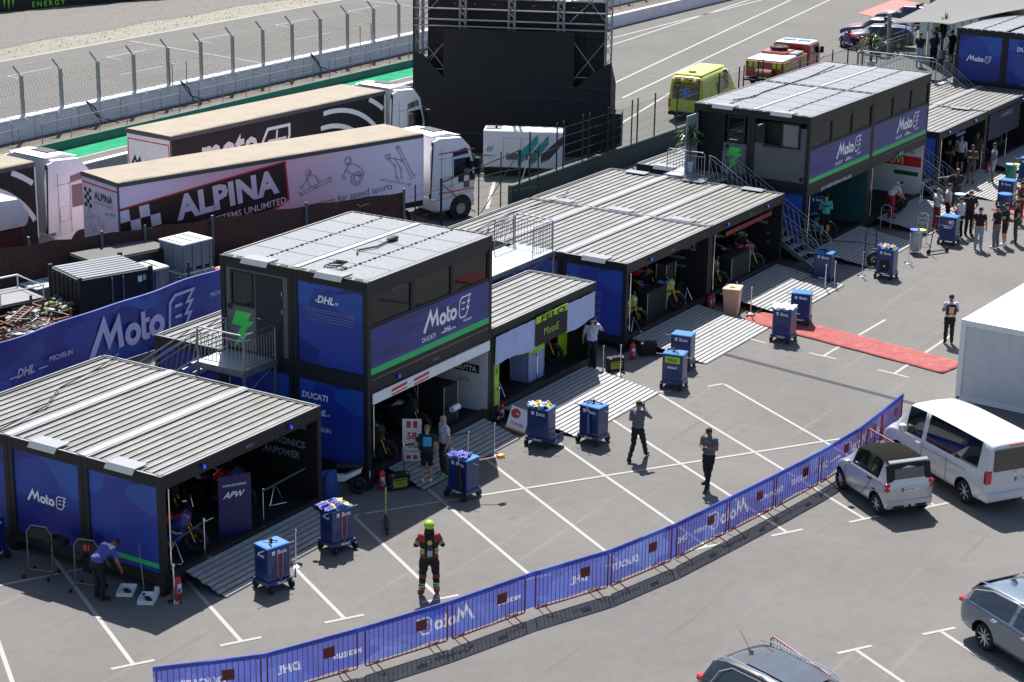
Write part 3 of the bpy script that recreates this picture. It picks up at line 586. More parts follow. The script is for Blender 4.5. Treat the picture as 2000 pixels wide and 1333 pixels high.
s1 = stairs('steel_staircase', 'galvanised stair and landing between the near left garage and the near cabin', 6.72, 7.9, 4.62, 8.9, 3.15, (6.62, 8.0, 2.96, 4.62))
q = MB(); rail(q, (6.64, 4.58), (6.64, 3.0), 3.15, 3.15, 1.0, 12); rail(q, (6.68, 2.98), (7.95, 2.98), 3.15, 3.15, 1.0, 11); q.obj('guard_rail', s1)
s2 = stairs('steel_staircase', 'galvanised stair and landing between the lilac garage and the middle garages', 20.7, 22.25, 4.35, 8.3, 3.1, (18.4, 22.3, 2.75, 4.3))
q = MB(); rail(q, (22.25, 4.28), (22.25, 2.85), 3.1, 3.1, 1.05, 12); rail(q, (22.2, 2.8), (20.95, 2.8), 3.1, 3.1, 1.05, 11); rail(q, (21.0, 4.3), (22.2, 4.3), 3.1, 3.1, 1.05, 10); q.obj('guard_rail', s2)
s3 = stairs('steel_staircase', 'galvanised stair descending towards the paddock left of the far cabin', 34.95, 36.1, 3.5, -1.15, 3.05, (34.7, 36.2, 3.55, 5.3))
q = MB(); rail(q, (34.85, 5.25), (34.85, 3.65), 3.05, 3.05, 1.0, 12); q.obj('guard_rail', s3)
s4 = stairs('steel_staircase', 'galvanised stair descending between the far cabin and the far right garage', 48.45, 49.6, 3.3, -1.15, 3.0, (48.4, 49.7, 3.3, 5.0))
t5 = thing('raised_terrace', 'raised steel terrace with railings where people watch, top right', 'terrace')
q = MB(); q.box((61.5, 4.2, 2.9), (68.5, 8.6, 2.98), m_dark)
for x in (61.6, 65, 68.4):
    for y in (4.3, 8.5): q.box((x-.05, y-.05, 0), (x+.05, y+.05, 2.9), m_galv)
q.obj('deck', t5); q = MB(); rail(q, (61.5, 8.5), (61.5, 4.4), 2.98, 2.98, 1.05, 24); rail(q, (61.5, 8.55), (68.4, 8.55), 2.98, 2.98, 1.05, 34); q.obj('guard_rail', t5)
s5 = stairs('steel_staircase', 'galvanised stair beside the top right cabin going down from the terrace', 60.9, 62.0, 4.2, .4, 3.0, None)
# ---------------- ground, track, markings ----------------
def sheet(name, pts, m, z=0., kind='structure', **kw):
    q = MB(); q.quad([(x, y, z) for x, y in pts], m); return tag(q.obj(name), kind=kind, **kw)
def rect(x0, y0, x1, y1): return [(x0, y0), (x1, y0), (x1, y1), (x0, y1)]
sheet('ground', rect(-300, -300, 700, 500), m_asph, 0)
sheet('service_road', rect(-100, 13.9, 500, 30.9), m_track, .004)
sheet('pit_lane', rect(-100, 31.2, 500, 35.3), m_track, .004)
m_gp = node_mat('green_asphalt_paint', lambda nt, b: (lambda tc, n: (nt.links.new(tc.outputs['Object'], n.inputs['Vector']), nt.links.new(ramp(nt, n.outputs[0], [(.3, (.018, .21, .10)), (.7, (.035, .28, .145))]), b.inputs['Base Color']), b.inputs['Roughness'].__setattr__('default_value', 1), b.inputs['Specular IOR Level'].__setattr__('default_value', .05)))(N(nt, 'ShaderNodeTexCoord'), N(nt, 'ShaderNodeTexNoise', Scale=1.5, Detail=8)))
sheet('green_strip', rect(-100, 35.3, 74, 36.95), m_gp, .008)
sheet('walkway', rect(-100, 37.05, 500, 40.0), M('dusty_walkway', (.24, .20, .165), .9, var=.35, scale=1.2, bump=.4), .004)
sheet('race_track', rect(-100, 40.9, 500, 57.2), m_track, .004)
m_grass = node_mat('dry_grass', lambda nt, b: (lambda tc, n: (nt.links.new(tc.outputs['Object'], n.inputs['Vector']), nt.links.new(ramp(nt, n.outputs[0], [(.3, (.050, .052, .017)), (.5, (.095, .082, .036)), (.75, (.15, .122, .07))]), b.inputs['Base Color'])))(N(nt, 'ShaderNodeTexCoord'), N(nt, 'ShaderNodeTexNoise', Scale=.7, Detail=10, Roughness=.75)))
sheet('grass_verge', rect(-100, 57.2, 500, 61), m_grass, .006)
def _grav(nt, b):
    tc = N(nt, 'ShaderNodeTexCoord'); n = N(nt, 'ShaderNodeTexNoise', Scale=7., Detail=9, Roughness=.85); nt.links.new(tc.outputs['Object'], n.inputs['Vector'])
    nt.links.new(ramp(nt, n.outputs[0], [(.3, (.085, .078, .068)), (.5, (.17, .16, .145)), (.72, (.28, .265, .245))]), b.inputs['Base Color']); b.inputs['Roughness'].default_value = .95
    bp = N(nt, 'ShaderNodeBump', Strength=1., Distance=.12); nt.links.new(n.outputs[0], bp.inputs['Height']); nt.links.new(bp.outputs[0], b.inputs['Normal'])
q = MB()   # gravel with raked ridges
nx, ny = 220, 60; x0, x1, y0, y1 = 20, 130, 60.6, 88
vs = [(x0+(x1-x0)*i/nx, y0+(y1-y0)*j/ny+.25*sin(i*.35)*(j == 0), .012+.05*max(0, sin(j*1.3+.4*sin(i*.12)))*(j > 0)+random.uniform(0, .03)*(j > 0)) for j in range(ny+1) for i in range(nx+1)]
q.add(vs, [(j*(nx+1)+i, j*(nx+1)+i+1, (j+1)*(nx+1)+i+1, (j+1)*(nx+1)+i) for j in range(ny) for i in range(nx)], node_mat('gravel', _grav)); tag(q.obj('gravel_bed', smooth=True), kind='structure')
# tufts of dry grass
q = MB()
for i in range(1500):
    x = random.uniform(45, 118); y = random.uniform(57.5, 61.0); h = random.uniform(.02, .07); a = random.uniform(0, pi); dx, dy = .05*cos(a), .05*sin(a)
    q.add([(x-dx, y-dy, 0), (x+dx, y+dy, 0), (x+random.uniform(-.06, .06), y, h)], [(0, 1, 2)], M('grass_blade_'+str(i % 3), [(.20, .19, .06), (.32, .26, .12), (.14, .17, .05)][i % 3], .9))
tag(q.obj('grass'), label='dry short grass along the far edge of the race track', cat='grass', kind='stuff')
lines = MB()
def line(a, b, w=.1, m=m_paint, z=.006, mb=None):
    a, b = V(a), V(b); d = (b-a).normalized(); n = V((-d.y, d.x))*w/2; (mb or lines).quad([tuple(p)+(z,) for p in (a-n, b-n, b+n, a+n)], m)
S = [((.25, 3.9), (-3.0, -1.71)), ((1.15, .5), (-.82, -2.93)), ((3.3, -.95), (1.4, -4.15)), ((6.43, -.71), (3.52, -5.37)), ((9.06, -1.24), (5.74, -6.58)), ((11.9, -1.2), (7.7, -7.9)), ((14.3, -1.95), (9.8, -9.2)), ((17.0, -2.1), (11.77, -10.5)), ((19.56, -2.6), (13.74, -11.8)), ((21.5, -3.95), (15.66, -13.0)), ((-1.6, 4.6), (-5.3, -.5))]
for i, (a, b) in enumerate(S):
    line(a, b, z=.005); a, b = V(a), V(b); t = V((.86, -.50)); line(b-t*.5-(a-b).normalized()*.05, b+t*.48-(a-b).normalized()*.05, .1, z=.0085)
line((-4.5, 5.15), (6.6, -.82), .1, z=.0105); line((6.7, -.88), (18.95, -8.91), .1, z=.0105)
line((19.56, -2.55), (19.95, -2.9), .1, z=.0085); line((21.5, -3.9), (21.0, -3.62), .1, z=.0085)
line((6.05, -14.35), (6.84, -14.84), z=.0085); line((6.45, -14.63), (3.5, -19.5), z=.005); line((8.03, -15.59), (8.79, -16.09), z=.0085); line((8.42, -15.89), (5.3, -20.9), z=.005)
line((25.97, -4.83), (25.87, -5.83), z=.0085); line((25.93, -5.35), (31.0, -5.47), z=.005); line((25.6, -7.39), (25.43, -8.49), z=.0085); line((25.57, -7.97), (30.8, -8.01), z=.005); line((26.25, -2.5), (26.13, -3.22), z=.0085)
tag(lines.obj('parking_lines'), kind='structure')
lines = MB()
line((-100, 35.18), (120, 35.18), .15, z=.014); line((-100, 57.1), (400, 57.1), .18, z=.012)
line((35, 30.0), (60, 30.0), .1, z=.009)
for a, b in [((62.09, 22.2), (110, 29.6)), ((65.44, 24.73), (118, 33.6)), ((54.72, 18.57), (65.5, 20.9)), ((80.13, 32.9), (130, 33.0)), ((36.5, 14.5), (41, 17.0)), ((48.5, 17.4), (54.72, 18.57)), ((66, 30.5), (110, 34.4))]: line(a, b, .15, z=.013)
for i in range(12):
    x = 49+i*8; line((x+.4, 51.5), (x, 46.6), .12, m_yel, z=.012); line((x-1.9, 53.3), (x+1.6, 53.3), .1, z=.0135); line((x-1.9, 53.3), (x-2.1, 51.8), .1, z=.016)
    if i % 3 == 1: line((x+3.5, 56.4), (x+2.0, 44.4), .14, z=.015)
    if i % 2 == 0: line((x+2.2, 48.6), (x+5.8, 48.6), .1, z=.0135)
tag(lines.obj('track_lines'), kind='structure')
# walls and fences along the track
m_conc = M('white_washed_concrete', (.62, .64, .68), .8, var=.12, scale=2, bump=.3); m_teal = M('teal_painted_concrete', (.10, .27, .24), .8, var=.2, scale=1.5)
t = thing('pit_wall', 'white concrete block wall topped with a tall debris fence beside the race track', 'wall')
q = MB()
for i in range(60):
    x = 24+i*1.5; q.bbox((x+.015, 40.05, 0), (x+1.485, 40.5, 1.0), m_conc, .025)
q.obj('concrete_block', t)['kind'] = 'stuff'
q = MB()
for i in range(52):
    x = 24+i*1.05; q.bbox((x+.03, 40.0, 1.0), (x+.98, 40.55, 1.12), m_conc, .03)
q.obj('capping_stone', t)
fx = thing('debris_fence', 'tall grey steel mesh debris fence with inward bent posts on the white wall', 'fence')
px = 32.9-2.6*3
mesh_m = M('fence_wire', (.30, .32, .34), .5, metal=.5)
for i in range(38):
    x = px+2.6*i; q = MB(); q.box((x-.06, 40.2, 1.0), (x+.06, 40.36, 3.05), m_galv); q.tube([(x, 40.28, 3.0), (x-.02, 40.75, 3.45)], .05, m_galv, 6); q.obj('post', fx)
q = MB(); xa, xe = px, px+2.6*37
for z in (1.25, 1.75, 2.25, 2.75, 3.1): q.tube([(xa, 40.2, z), (xe, 40.2, z)], .014, mesh_m, 4)
q.tube([(xa, 40.72, 3.42), (xe, 40.72, 3.42)], .014, mesh_m, 4)
k = 0.22; n = int((xe-xa)/k)
for i in range(n):
    x = xa+i*k
    for z in (1.1, 2.05):
        q.add([(x, 40.2, z), (x+.011, 40.2, z), (x+.011+.5, 40.2, z+.95), (x+.5, 40.2, z+.95)], [(0, 1, 2, 3)], mesh_m); q.add([(x+.5, 40.203, z), (x+.511, 40.203, z), (x+.011, 40.203, z+.95), (x, 40.203, z+.95)], [(0, 1, 2, 3)], mesh_m)
q.obj('wire_mesh', fx)
for i, x in enumerate((39.5, 46.5, 57.6, 71.0)):
    q = MB(); q.tube([(x, 40.0, 1.25), (x+.5, 39.9, .8), (x+.75, 39.8, .1)], .035, m_black, 6); q.tube([(x, 40.0, 1.2), (x+.2, 39.5, .5), (x+1.3, 39.1, .05)], .03, m_black, 6)
    tag(q.obj('cable_loop'), ['black cables hanging over the white wall, leftmost of four', 'black cables hanging over the white wall, second from the left', 'black cables hanging over the white wall, third from the left', 'black cables hanging over the white wall beside the big screen'][i], 'cable', 'black cables over the track wall')
for i, x in enumerate((46.0, 62.5)):
    q = MB(); q.tube([(x, 40.1, 1.0), (x, 40.1, 2.2), (x+1.1, 40.1, 2.2), (x+1.1, 40.1, 1.0)], .03, m_galv, 6); tag(q.obj('gate_frame'), ['small steel gate frame on the track wall, left one', 'small steel gate frame on the track wall, right one'][i], 'gate', 'gate frames on the track wall')
q = MB(); q.bbox((-60, 36.95, 0), (74, 37.08, .45), m_teal, .02); tag(q.obj('low_wall'), 'low teal painted wall behind the bright green strip', 'wall')
q = MB(); q.bbox((80, 34.9, 0), (260, 35.2, .85), m_conc, .03); tag(q.obj('low_wall'), 'pale concrete wall running away at the top, right of the big screen', 'wall')
for i in range(7):
    x0 = 24+i*11.3; q = MB(); q.tube([(x0, 38.9, 0), (x0, 38.9, .9), (x0+9.8, 38.9, .9), (x0+9.8, 38.9, 0)], .025, m_galv, 6); q.tube([(x0, 38.9, .5), (x0+9.8, 38.9, .5)], .018, m_galv, 5)
    for j in range(1, 5): q.tube([(x0+j*1.96, 38.9, 0), (x0+j*1.96, 38.9, .9)], .02, m_galv, 5)
    tag(q.obj('walkway_railing'), ['out of sight'] and 'grey tubular railing on the walkway, section %s' % ['at the far left edge', 'left of the first truck roof', 'above the black trailer roof', 'next right of the middle section', 'beside the big screen', 'behind the big screen', 'right of the big screen'][i], 'railing', 'railing sections on the walkway')
t = thing('pit_lane_wall', 'low grey wall with white top edge behind the parked trucks', 'wall')
q = MB(); q.bbox((-40, 30.9, 0), (57, 31.15, .95), M('grey_block_wall', (.36, .38, .43), .8, var=.15), .01); q.obj('wall', t); q = MB(); q.box((-40, 30.88, .952), (57, 31.17, 1.0), m_white); q.obj('coping', t)
t = thing('advertising_board', 'long black advertising board beyond the gravel, lime claw mark and letters', 'sign', (20, 86.4, 0), R(-18.6))
q = MB(); q.box((20, 0, 0), (95, .3, 1.6), m_black); q.obj('board', t)
q = MB(); mg = M('acid_green', (.18, .6, .03), .5)
for c in (46.9, 54.6):
    for j, (dx, ln) in enumerate(((0, 1.0), (.32, 1.15), (.64, 1.0))): q.add([(c+dx+.05, -.01, 1.5), (c+dx+.25, -.01, 1.5), (c+dx+.2, -.01, 1.5-ln*.7), (c+dx+.1, -.01, 1.5-ln*1.25)], [(0, 3, 2, 1)], mg)
text(q, 'MONSTER', .62, (50.3, -.01, 1.12), UX, UZ, m_lett, sp=1.1); text(q, 'ENERGY', .36, (50.3, -.01, .36), UX, UZ, mg, sp=1.5); text(q, 'MONSTER', .62, (58.0, -.01, 1.12), UX, UZ, m_lett, sp=1.1); text(q, 'ENERGY', .36, (58.0, -.01, .36), UX, UZ, mg, sp=1.5)
q.obj('lettering', t)
# green fence behind the garages
m_gw = M('green_kick_board', (.035, .085, .075), .7, var=.2, scale=1); m_gp2 = M('green_fence_post', (.02, .045, .04), .5)
t = thing('green_mesh_fence', 'dark green mesh fence on a green wall behind the middle garages', 'fence')
q = MB(); q.bbox((37.3, 13.75, 0), (62, 14.0, .95), m_gw, .03); q.obj('wall', t)
for x in [38.8+2.25*i for i in range(11)]:
    for dx in (0, .55) if int(x) % 2 else (0,): q = MB(); q.cyl((x+dx, 13.85, .9), (x+dx, 13.85, 3.0), .035, m_gp2, 6); q.obj('post', t)
q = MB()
for i in range(230): q.cyl((38.8+i*.1, 13.87, .95), (38.8+i*.1, 13.87, 2.75), .003, m_gp2, 3)
for z in (1.1, 1.5, 1.9, 2.3, 2.7): q.cyl((38.8, 13.87, z), (61.8, 13.87, z), .006, m_gp2, 4)
q.obj('wire_mesh', t)
t = thing('green_mesh_fence', 'open dark green fence and gate with diagonal braces in front of the white truck cab', 'fence')
gp = [(27.0, 14.2), (29.0, 14.3), (31.0, 14.35), (32.6, 14.2), (35.3, 14.15), (36.6, 13.9), (37.6, 13.6), (38.6, 13.3)]
for i, (x, y) in enumerate(gp): q = MB(); q.cyl((x, y, 0), (x, y, 2.1 if i < 5 else 2.5), .05 if i in (3, 6) else .03, m_gp2, 6); q.obj('post', t)
q = MB(); q.tube([(32.6, 14.2, 1.9), (37.6, 13.6, 2.45)], .03, m_gp2, 5); q.tube([(35.4, 14.1, .1), (37.6, 13.6, 2.4)], .02, m_gp2, 5); q.tube([(32.7, 14.2, 1.8), (35.0, 14.1, .2)], .02, m_gp2, 5); q.tube([(37.6, 13.6, .8), (38.8, 13.85, 2.0)], .02, m_galv, 5); q.obj('brace', t)
q = MB()
for a, b in zip(gp[:-1], gp[1:]):
    for z in (.3, .75, 1.2, 1.65, 2.0): q.cyl((a[0], a[1], z), (b[0], b[1], z), .008, m_gp2, 4)
q.obj('wire', t)
t = thing('black_mesh_fence', 'dark wire fence between the fire engine and the top right cabin', 'fence')
for i in range(9): x = 64.5+i*2.2; q = MB(); q.cyl((x, 13.9, 0), (x, 13.9, 2.3), .035, m_black, 6); q.obj('post', t)
q = MB()
for i in range(170): q.cyl((64.5+i*.1, 13.9, .1), (64.5+i*.1, 13.9, 2.0), .003, m_black, 3)
q.cyl((64.5, 13.9, 2.05), (82, 13.9, 2.05), .02, m_black, 4); q.cyl((66, 13.9, .2), (70, 13.9, 2.2), .02, m_black, 4); q.obj('wire_mesh', t)
# blue banner fence, left
t = thing('banner_fence', 'long blue printed banner fence behind the near left garage, big white logo', 'fence')
q = MB(); nx = 60; h = 1.96; xs = [2+i*(18-2)/nx for i in range(nx+1)]
q.add([(x, 12.92+.04*sin(x*2.1), z) for x in xs for z in (.02, h+.02*sin(x*1.3))], [(2*i, 2*i+2, 2*i+3, 2*i+1) for i in range(nx)], m_fbanner)
q.add([(x, 12.92+.04*sin(x*2.1)+d, h+.02*sin(x*1.3)) for x in xs for d in (0, .07)], [(2*i, 2*i+2, 2*i+3, 2*i+1) for i in range(nx)], m_fbanner); q.obj('banner', t)
q = MB()
for x in (2, 5, 8, 11, 14, 17.6): q.cyl((x, 13.05, 0), (x, 13.05, 1.9), .03, m_galv, 6); q.cyl((x, 13.05, 1.2), (x, 14.0, 0), .02, m_galv, 5)
q.obj('post', t)
ml2 = M('banner_white_print', (.50, .52, .78), .6)
_s = m_lett; m_lett = ml2
q = MB(); moto_e(q, 5.0, (13.65, 12.86, 1.0), UX, UZ, ml2); text(q, 'MICHELIN', .16, (9.85, 12.86, .95), UX, UZ, ml2); text(q, 'DHL', .26, (8.35, 12.86, .85), UX, UZ, ml2, shear=.3, off=.04); text(q, 'DUCATI', .24, (6.6, 12.86, .85), UX, UZ, ml2, shear=.1); text(q, 'MICHELIN', .16, (17.3, 12.86, 1.2), UX, UZ, ml2)
for x in (7.7, 8.9): q.box((x, 12.855, .75), (x+.35, 12.86, .79), ml2)
q.obj('lettering', t); m_lett = _s
# brown screened fence
t = thing('screened_fence', 'brown mesh screened fence in front of the parked trucks', 'fence')
A, B = V((10.5, 21.72)), V((29.3, 13.74)); d = (B-A); n = 110
m_brown = node_mat('brown_screen_mesh', lambda nt, b: (lambda tc, n: (nt.links.new(tc.outputs['Object'], n.inputs['Vector']), nt.links.new(ramp(nt, n.outputs[0], [(.35, (.035, .018, .016)), (.65, (.085, .042, .036))]), b.inputs['Base Color']), b.inputs['Roughness'].__setattr__('default_value', .9)))(N(nt, 'ShaderNodeTexCoord'), N(nt, 'ShaderNodeTexNoise', Scale=22., Detail=2)))
q = MB(); q.add([(A.x+d.x*i/n, A.y+d.y*i/n+.03*sin(i*.8), z) for i in range(n+1) for z in (.05, 2.25-.06*abs(sin(i*.28)))], [(2*i, 2*i+2, 2*i+3, 2*i+1) for i in range(n)], m_brown)
q.obj('screen', t)
for f in (.0, .1, .195, .39, .47, .6, .79, 1.0): q = MB(); p = A+d*f; q.cyl((p.x-.04, p.y-.06, 0), (p.x-.04, p.y-.06, 2.36), .055, M('blue_grey_post', (.16, .19, .23), .5), 8); q.obj('post', t)
q = MB(); q.add([(28.1, 14.35, .1), (29.2, 13.9, .1), (29.2, 13.9, 1.1), (28.1, 14.35, 1.2)], [(0, 1, 2, 3)], m_fbanner); tag(q.obj('blue_tarp'), 'small blue tarpaulin hanging at the right end of the brown fence', 'tarpaulin')

# ---------------- big screen tower (back side) ----------------
T0, T1 = V((44.3, 23.7)), V((48.15, 15.2)); td = (T1-T0).normalized(); tn = V((-td.y, td.x)); Lw = (T1-T0).length
rzT = atan2(td.y, td.x)
t = thing('screen_tower', 'tall black draped scaffold tower holding a big screen, seen from behind', 'tower', (T0.x, T0.y, 0), rzT)
m_drape = M('black_mesh_drape', (.012, .013, .017), .75, var=.4, scale=.8, bump=.6, bscale=3); m_tr = M('aluminium_truss', (.3, .3, .31), .45, metal=.7, var=.2)
q = MB(); P = [(0, 0), (Lw, 0), (Lw, 4.55), (Lw-1.0, 3.9), (Lw-1.75, 3.15), (Lw-1.75, 5.85), (1.45, 5.85), (1.45, 3.55), (.5, 4.6), (0, 4.75)]
n = len(P); q.add([(x, -.02, z) for x, z in P], [tuple(range(n))], m_drape); q.obj('drape', t)
q = MB(); q.add([(0, -.02, 0), (-.1, 2.2, 0), (-.1, 2.2, 9), (0, -.02, 9)], [(0, 1, 2, 3)], m_drape); q.add([(Lw, -.02, 0), (Lw+.05, 2.2, 0), (Lw+.05, 2.2, 3.2), (Lw, -.02, 4.5)], [(3, 2, 1, 0)], m_drape); q.obj('side_drape', t)
q = MB(); q.box((.55, .9, 2.7), (Lw-.35, 1.3, 7.1), m_black)
for i in range(9):
    for j in range(8): q.box((.6+i*(Lw-1)/9, .85, 2.75+j*.54), (.6+(i+1)*(Lw-1)/9-.03, .9, 2.75+(j+1)*.54-.03), m_black); q.box((.9+i*(Lw-1)/9, .82, 3.1+j*.54), (.96+i*(Lw-1)/9, .85, 3.14+j*.54), m_tr) if j % 2 else None
q.obj('screen_panel', t)
q = MB()
def truss(a, b, r=.035, br=.02, s=.28, nb=10):
    a, b = V(a), V(b); dd = (b-a).normalized(); o1 = V((0, 1, 0)) if abs(dd.y) < .9 else V((1, 0, 0)); o2 = dd.cross(o1).normalized()
    off = [o1*s/2+o2*s/2, o1*s/2-o2*s/2, -o1*s/2-o2*s/2, -o1*s/2+o2*s/2]
    for o in off: q.cyl(a+o, b+o, r, m_tr, 6)
    for k in range(nb):
        for e in range(4):
            q.cyl(a+(b-a)*(k/nb)+off[e], a+(b-a)*((k+1)/nb)+off[(e+1) % 4], br, m_tr, 4)
for x in (.25, 2.3, 4.6, 6.9, Lw-.2): truss((x, .35, 0 if x in (.25,) or x > 9 else 4.5), (x, .35, 9.5), nb=16)
for z in (5.95, 6.25, 6.75): q.cyl((0, .1, z), (Lw, .1, z), .04, m_tr, 6)
truss((0, .35, 7.6), (Lw, .35, 7.6), nb=18); truss((0, 1.8, 8.2), (Lw, 1.8, 8.2), nb=18); q.cyl((0, .1, 8.6), (Lw, .1, 8.6), .04, m_tr, 6)
for a, b in (((.3, .2, 3.6), (1.6, .2, 5.4)), ((.3, .2, 6.6), (1.8, .2, 8.4)), ((.6, .3, 4.3), (2.0, .3, 5.6)), ((.3, .2, 5.4), (1.5, .2, 3.9)), ((Lw-.3, .2, 3.4), (Lw-1.9, .2, 5.5)), ((Lw-1.8, .2, 3.6), (Lw-.4, .2, 5.4)), ((Lw-.3, .2, 6.3), (Lw-2, .2, 8.4)), ((2.3, .2, 8.4), (.5, .2, 6.4)), ((Lw-2, .2, 6.3), (Lw-.3, .2, 8.0)), ((.8, .2, 3.9), (1.6, .2, 3.9)), ((Lw-1.9, .2, 3.75), (Lw-1.1, .2, 3.75)), ((0, -.04, 3.3), (Lw, -.04, 3.3)), ((0, -.04, 2.75), (Lw, -.04, 2.75)), ((1, -.04, .95), (Lw-2, -.04, .95))): q.cyl(a, b, .022, m_tr if a[1] > 0 else M('faint_pipe', (.06, .06, .07), .4, metal=.5), 5)
for z in (6.0, 7.0): q.box((.2, 1.4, z+1.2), (Lw-.2, 2.1, z+1.24), m_tr)
q.obj('truss', t)
q = MB(); q.box((-.2, -.2, 0), (0, .6, 1.2), m_black); q.obj('speaker_case', t); q = MB(); q.box((Lw, -.3, 0), (Lw+.55, .8, 2.2), m_black); q.obj('speaker_case', t)
# generator
gd = V((43.5-41.75, 14.75-18.1)); rzg = atan2(gd.y, gd.x)
t = thing('generator', 'white and turquoise power generator in front of the black screen tower', 'generator', (41.75, 18.1, 0), rzg); t.scale = (1, 1, .92)
q = MB(); q.bbox((0, 0, .42), (3.6, 1.15, 2.25), m_white, .04); q.obj('housing', t)
q = MB(); q.box((.05, .05, 0), (3.55, 1.1, .42), m_black); q.obj('chassis', t)
mt = M('turquoise_print', (.02, .42, .40), .5); q = MB()
for a, b in ((1.55, 2.45), (2.1, 2.95)): q.prism([(a, .5), (a+.25, .5), (b+.0, 1.85), (b, 2.0), (b-.2, 1.85), (a, 1.1)] if 0 else [(a, .5), (a+.3, .8), (b, 1.65), (b, 2.1), (a, 1.1)], -.006, -.002, mt)
q.prism([(2.6, .7), (2.95, .85), (3.6, 1.7), (3.6, 2.1), (2.6, 1.1)], -.0075, -.003, M('dark_grey_print', (.08, .08, .09), .5))
for i in range(3): q.prism([(.12+i*.1, 1.15), (.22+i*.1, 1.25), (.3+i*.1, 1.5), (.2+i*.1, 1.4)], -.006, -.002, mt)
text(q, 'MORILLA', .09, (.3, -.002, 1.0), UX, UZ, m_black); text(q, 'EVENT', .06, (.3, -.002, .86), UX, UZ, m_lettd); q.obj('lettering', t)
for a, b in ((.92, 1.68), (1.78, 2.5)):
    q = MB(); q.tube([(a, -.004, .75), (b, -.004, .75), (b, -.004, 1.9), (a, -.004, 1.9)], .008, m_black, 4, True); dd = q.obj('door', t)
    q = MB(); q.box((a+.12, -.015, .82), (b-.12, -.003, 1.15), m_grey); q.box((b-.18, -.02, 1.2), (b-.06, -.003, 1.3), m_black); q.obj('louvre', dd)
q = MB(); q.box((.1, .2, 2.25), (.8, 1.0, 2.27), m_grey); q.cyl((.55, .5, 2.25), (.55, .5, 2.4), .05, m_black); q.obj('exhaust_cover', t)
# ---------------- props on the paddock ----------------
def make_trolley(label, lid=True):
    t = thing('tool_trolley', label, 'trolley', group='blue tool trolleys')
    b = MB(); w, d, z0, z1 = .33, .26, .24, 1.08
    b.bbox((-w, -d, z0), (w, d, z1), m_trol, .015); b.box((-w+.05, -d-.004, .45), (w-.05, -d+.01, .462), m_black)
    b.prism([(-w-.03, .16), (w+.03, .16), (w+.03, .27), (-w-.03, .27)], -d-.05, d+.03, m_trol, bev=.01); b.obj('cabinet', t)
    b = MB(); b.bbox((-w-.012, -d-.012, z1), (w+.012, d+.012, z1+.05), m_trolt, .012); b.box((-w+.03, -d+.03, z1+.05), (w-.03, d-.03, z1+.055), m_trolt); b.obj('top_tray', t)
    b = MB()
    for i in range(4): b.box((-w-.006, -d+.05, .5+i*.07), (-w+.002, d-.05, .555+i*.07), M('drawer_blue', (.008, .045, .25), .4)); b.box((-w-.012, -.12, .52+i*.07), (-w-.006, .12, .53+i*.07), m_black)
    b.obj('drawer_stack', t)
    b = MB(); b.box((-.2, -d-.008, .35), (.2, -d-.001, .62), M('drawer_blue', (.008, .045, .25), .4)); b.obj('door_panel', t)
    for x, y, r in ((-w+.02, -d-.06, .1), (w-.02, -d-.06, .1), (w-.02, d, .1), (-w+.02, d, .1)):
        q = MB(); q.cyl((x-.03, y, r), (x+.03, y, r), r, m_tyre, 14); q.cyl((x-.035, y, r), (x+.035, y, r), r*.5, m_black, 10); q.obj('wheel', t, smooth=2)
    b = MB(); b.cyl((-w-.22, -.18, z1+.0), (-w, -.18, z1+.0), .013, m_chrome, 6); b.cyl((w, -.1, z1-.04), (w+.24, -.1, z1-.04), .013, m_chrome, 6); b.obj('side_bar', t)
    b = MB(); text(b, 'Beta', .11, (.09, -d-.004, .98), UX, UZ, m_lett, off=.012); b.box((-.2, -d-.008, .93), (-.12, -d-.002, 1.03), m_lett); b.box((-.185, -d-.010, .945), (-.16, -d-.008, .99), m_trol)
    text(b, 'Moto3', .07, (-w-.003, .0, .9), UY, UZ, m_lett, shear=.4, off=.03); text(b, 'Moto3', .07, (.02, -d-.055, .215), UX, UZ, m_lett, shear=.4, off=.03); b.obj('lettering', t)
    return t
tr0 = make_trolley('blue tool trolley standing on the near left ramp edge, bright bare top and orange straps'); tr0.location = (1.85, -1.72, 0); tr0.rotation_euler = (0, 0, R(-14))
q = MB(); q.tube([(-.06, -.275, .98), (-.05, -.275, .4), (.02, -.275, .25), (.09, -.275, .4), (.1, -.275, .98)], .014, M('orange_strap', (.75, .16, .06), .5), 5); strap = q.obj('orange_strap', tr0)
def make_cloth(name, label, loc, rz, m, sx=.62, sy=.5, m2=None, seed=1, cat='cloth', grp='cloths left on the trolleys'):
    rd = random.Random(seed); n = 18; vs = []
    for i in range(n+1):
        for j in range(n+1):
            x, y = (i/n-.5)*sx, (j/n-.5)*sy; e = max(abs(i/n-.5), abs(j/n-.5))*2; vs.append((x+.04*sin(j*.8+seed), y+.04*sin(i*.9), .05+.035*sin(i*.9+seed)+.03*sin(j*1.3+i*.5)+.03*rd.random()-.22*max(0, e-.82)))
    f1 = [(i*(n+1)+j, (i+1)*(n+1)+j, (i+1)*(n+1)+j+1, i*(n+1)+j+1) for i in range(n) for j in range(n)]
    q = MB(); q.add(vs, [f for k, f in enumerate(f1) if not m2 or (k//n) % 9 < 6], m)
    if m2: q.add(vs, [f for k, f in enumerate(f1) if (k//n) % 9 >= 6], m2)
    o = q.obj(name, smooth=True, loc=loc, rot=rz); md = o.modifiers.new('s', 'SOLIDIFY'); md.thickness = .012; return tag(o, label, cat, grp)
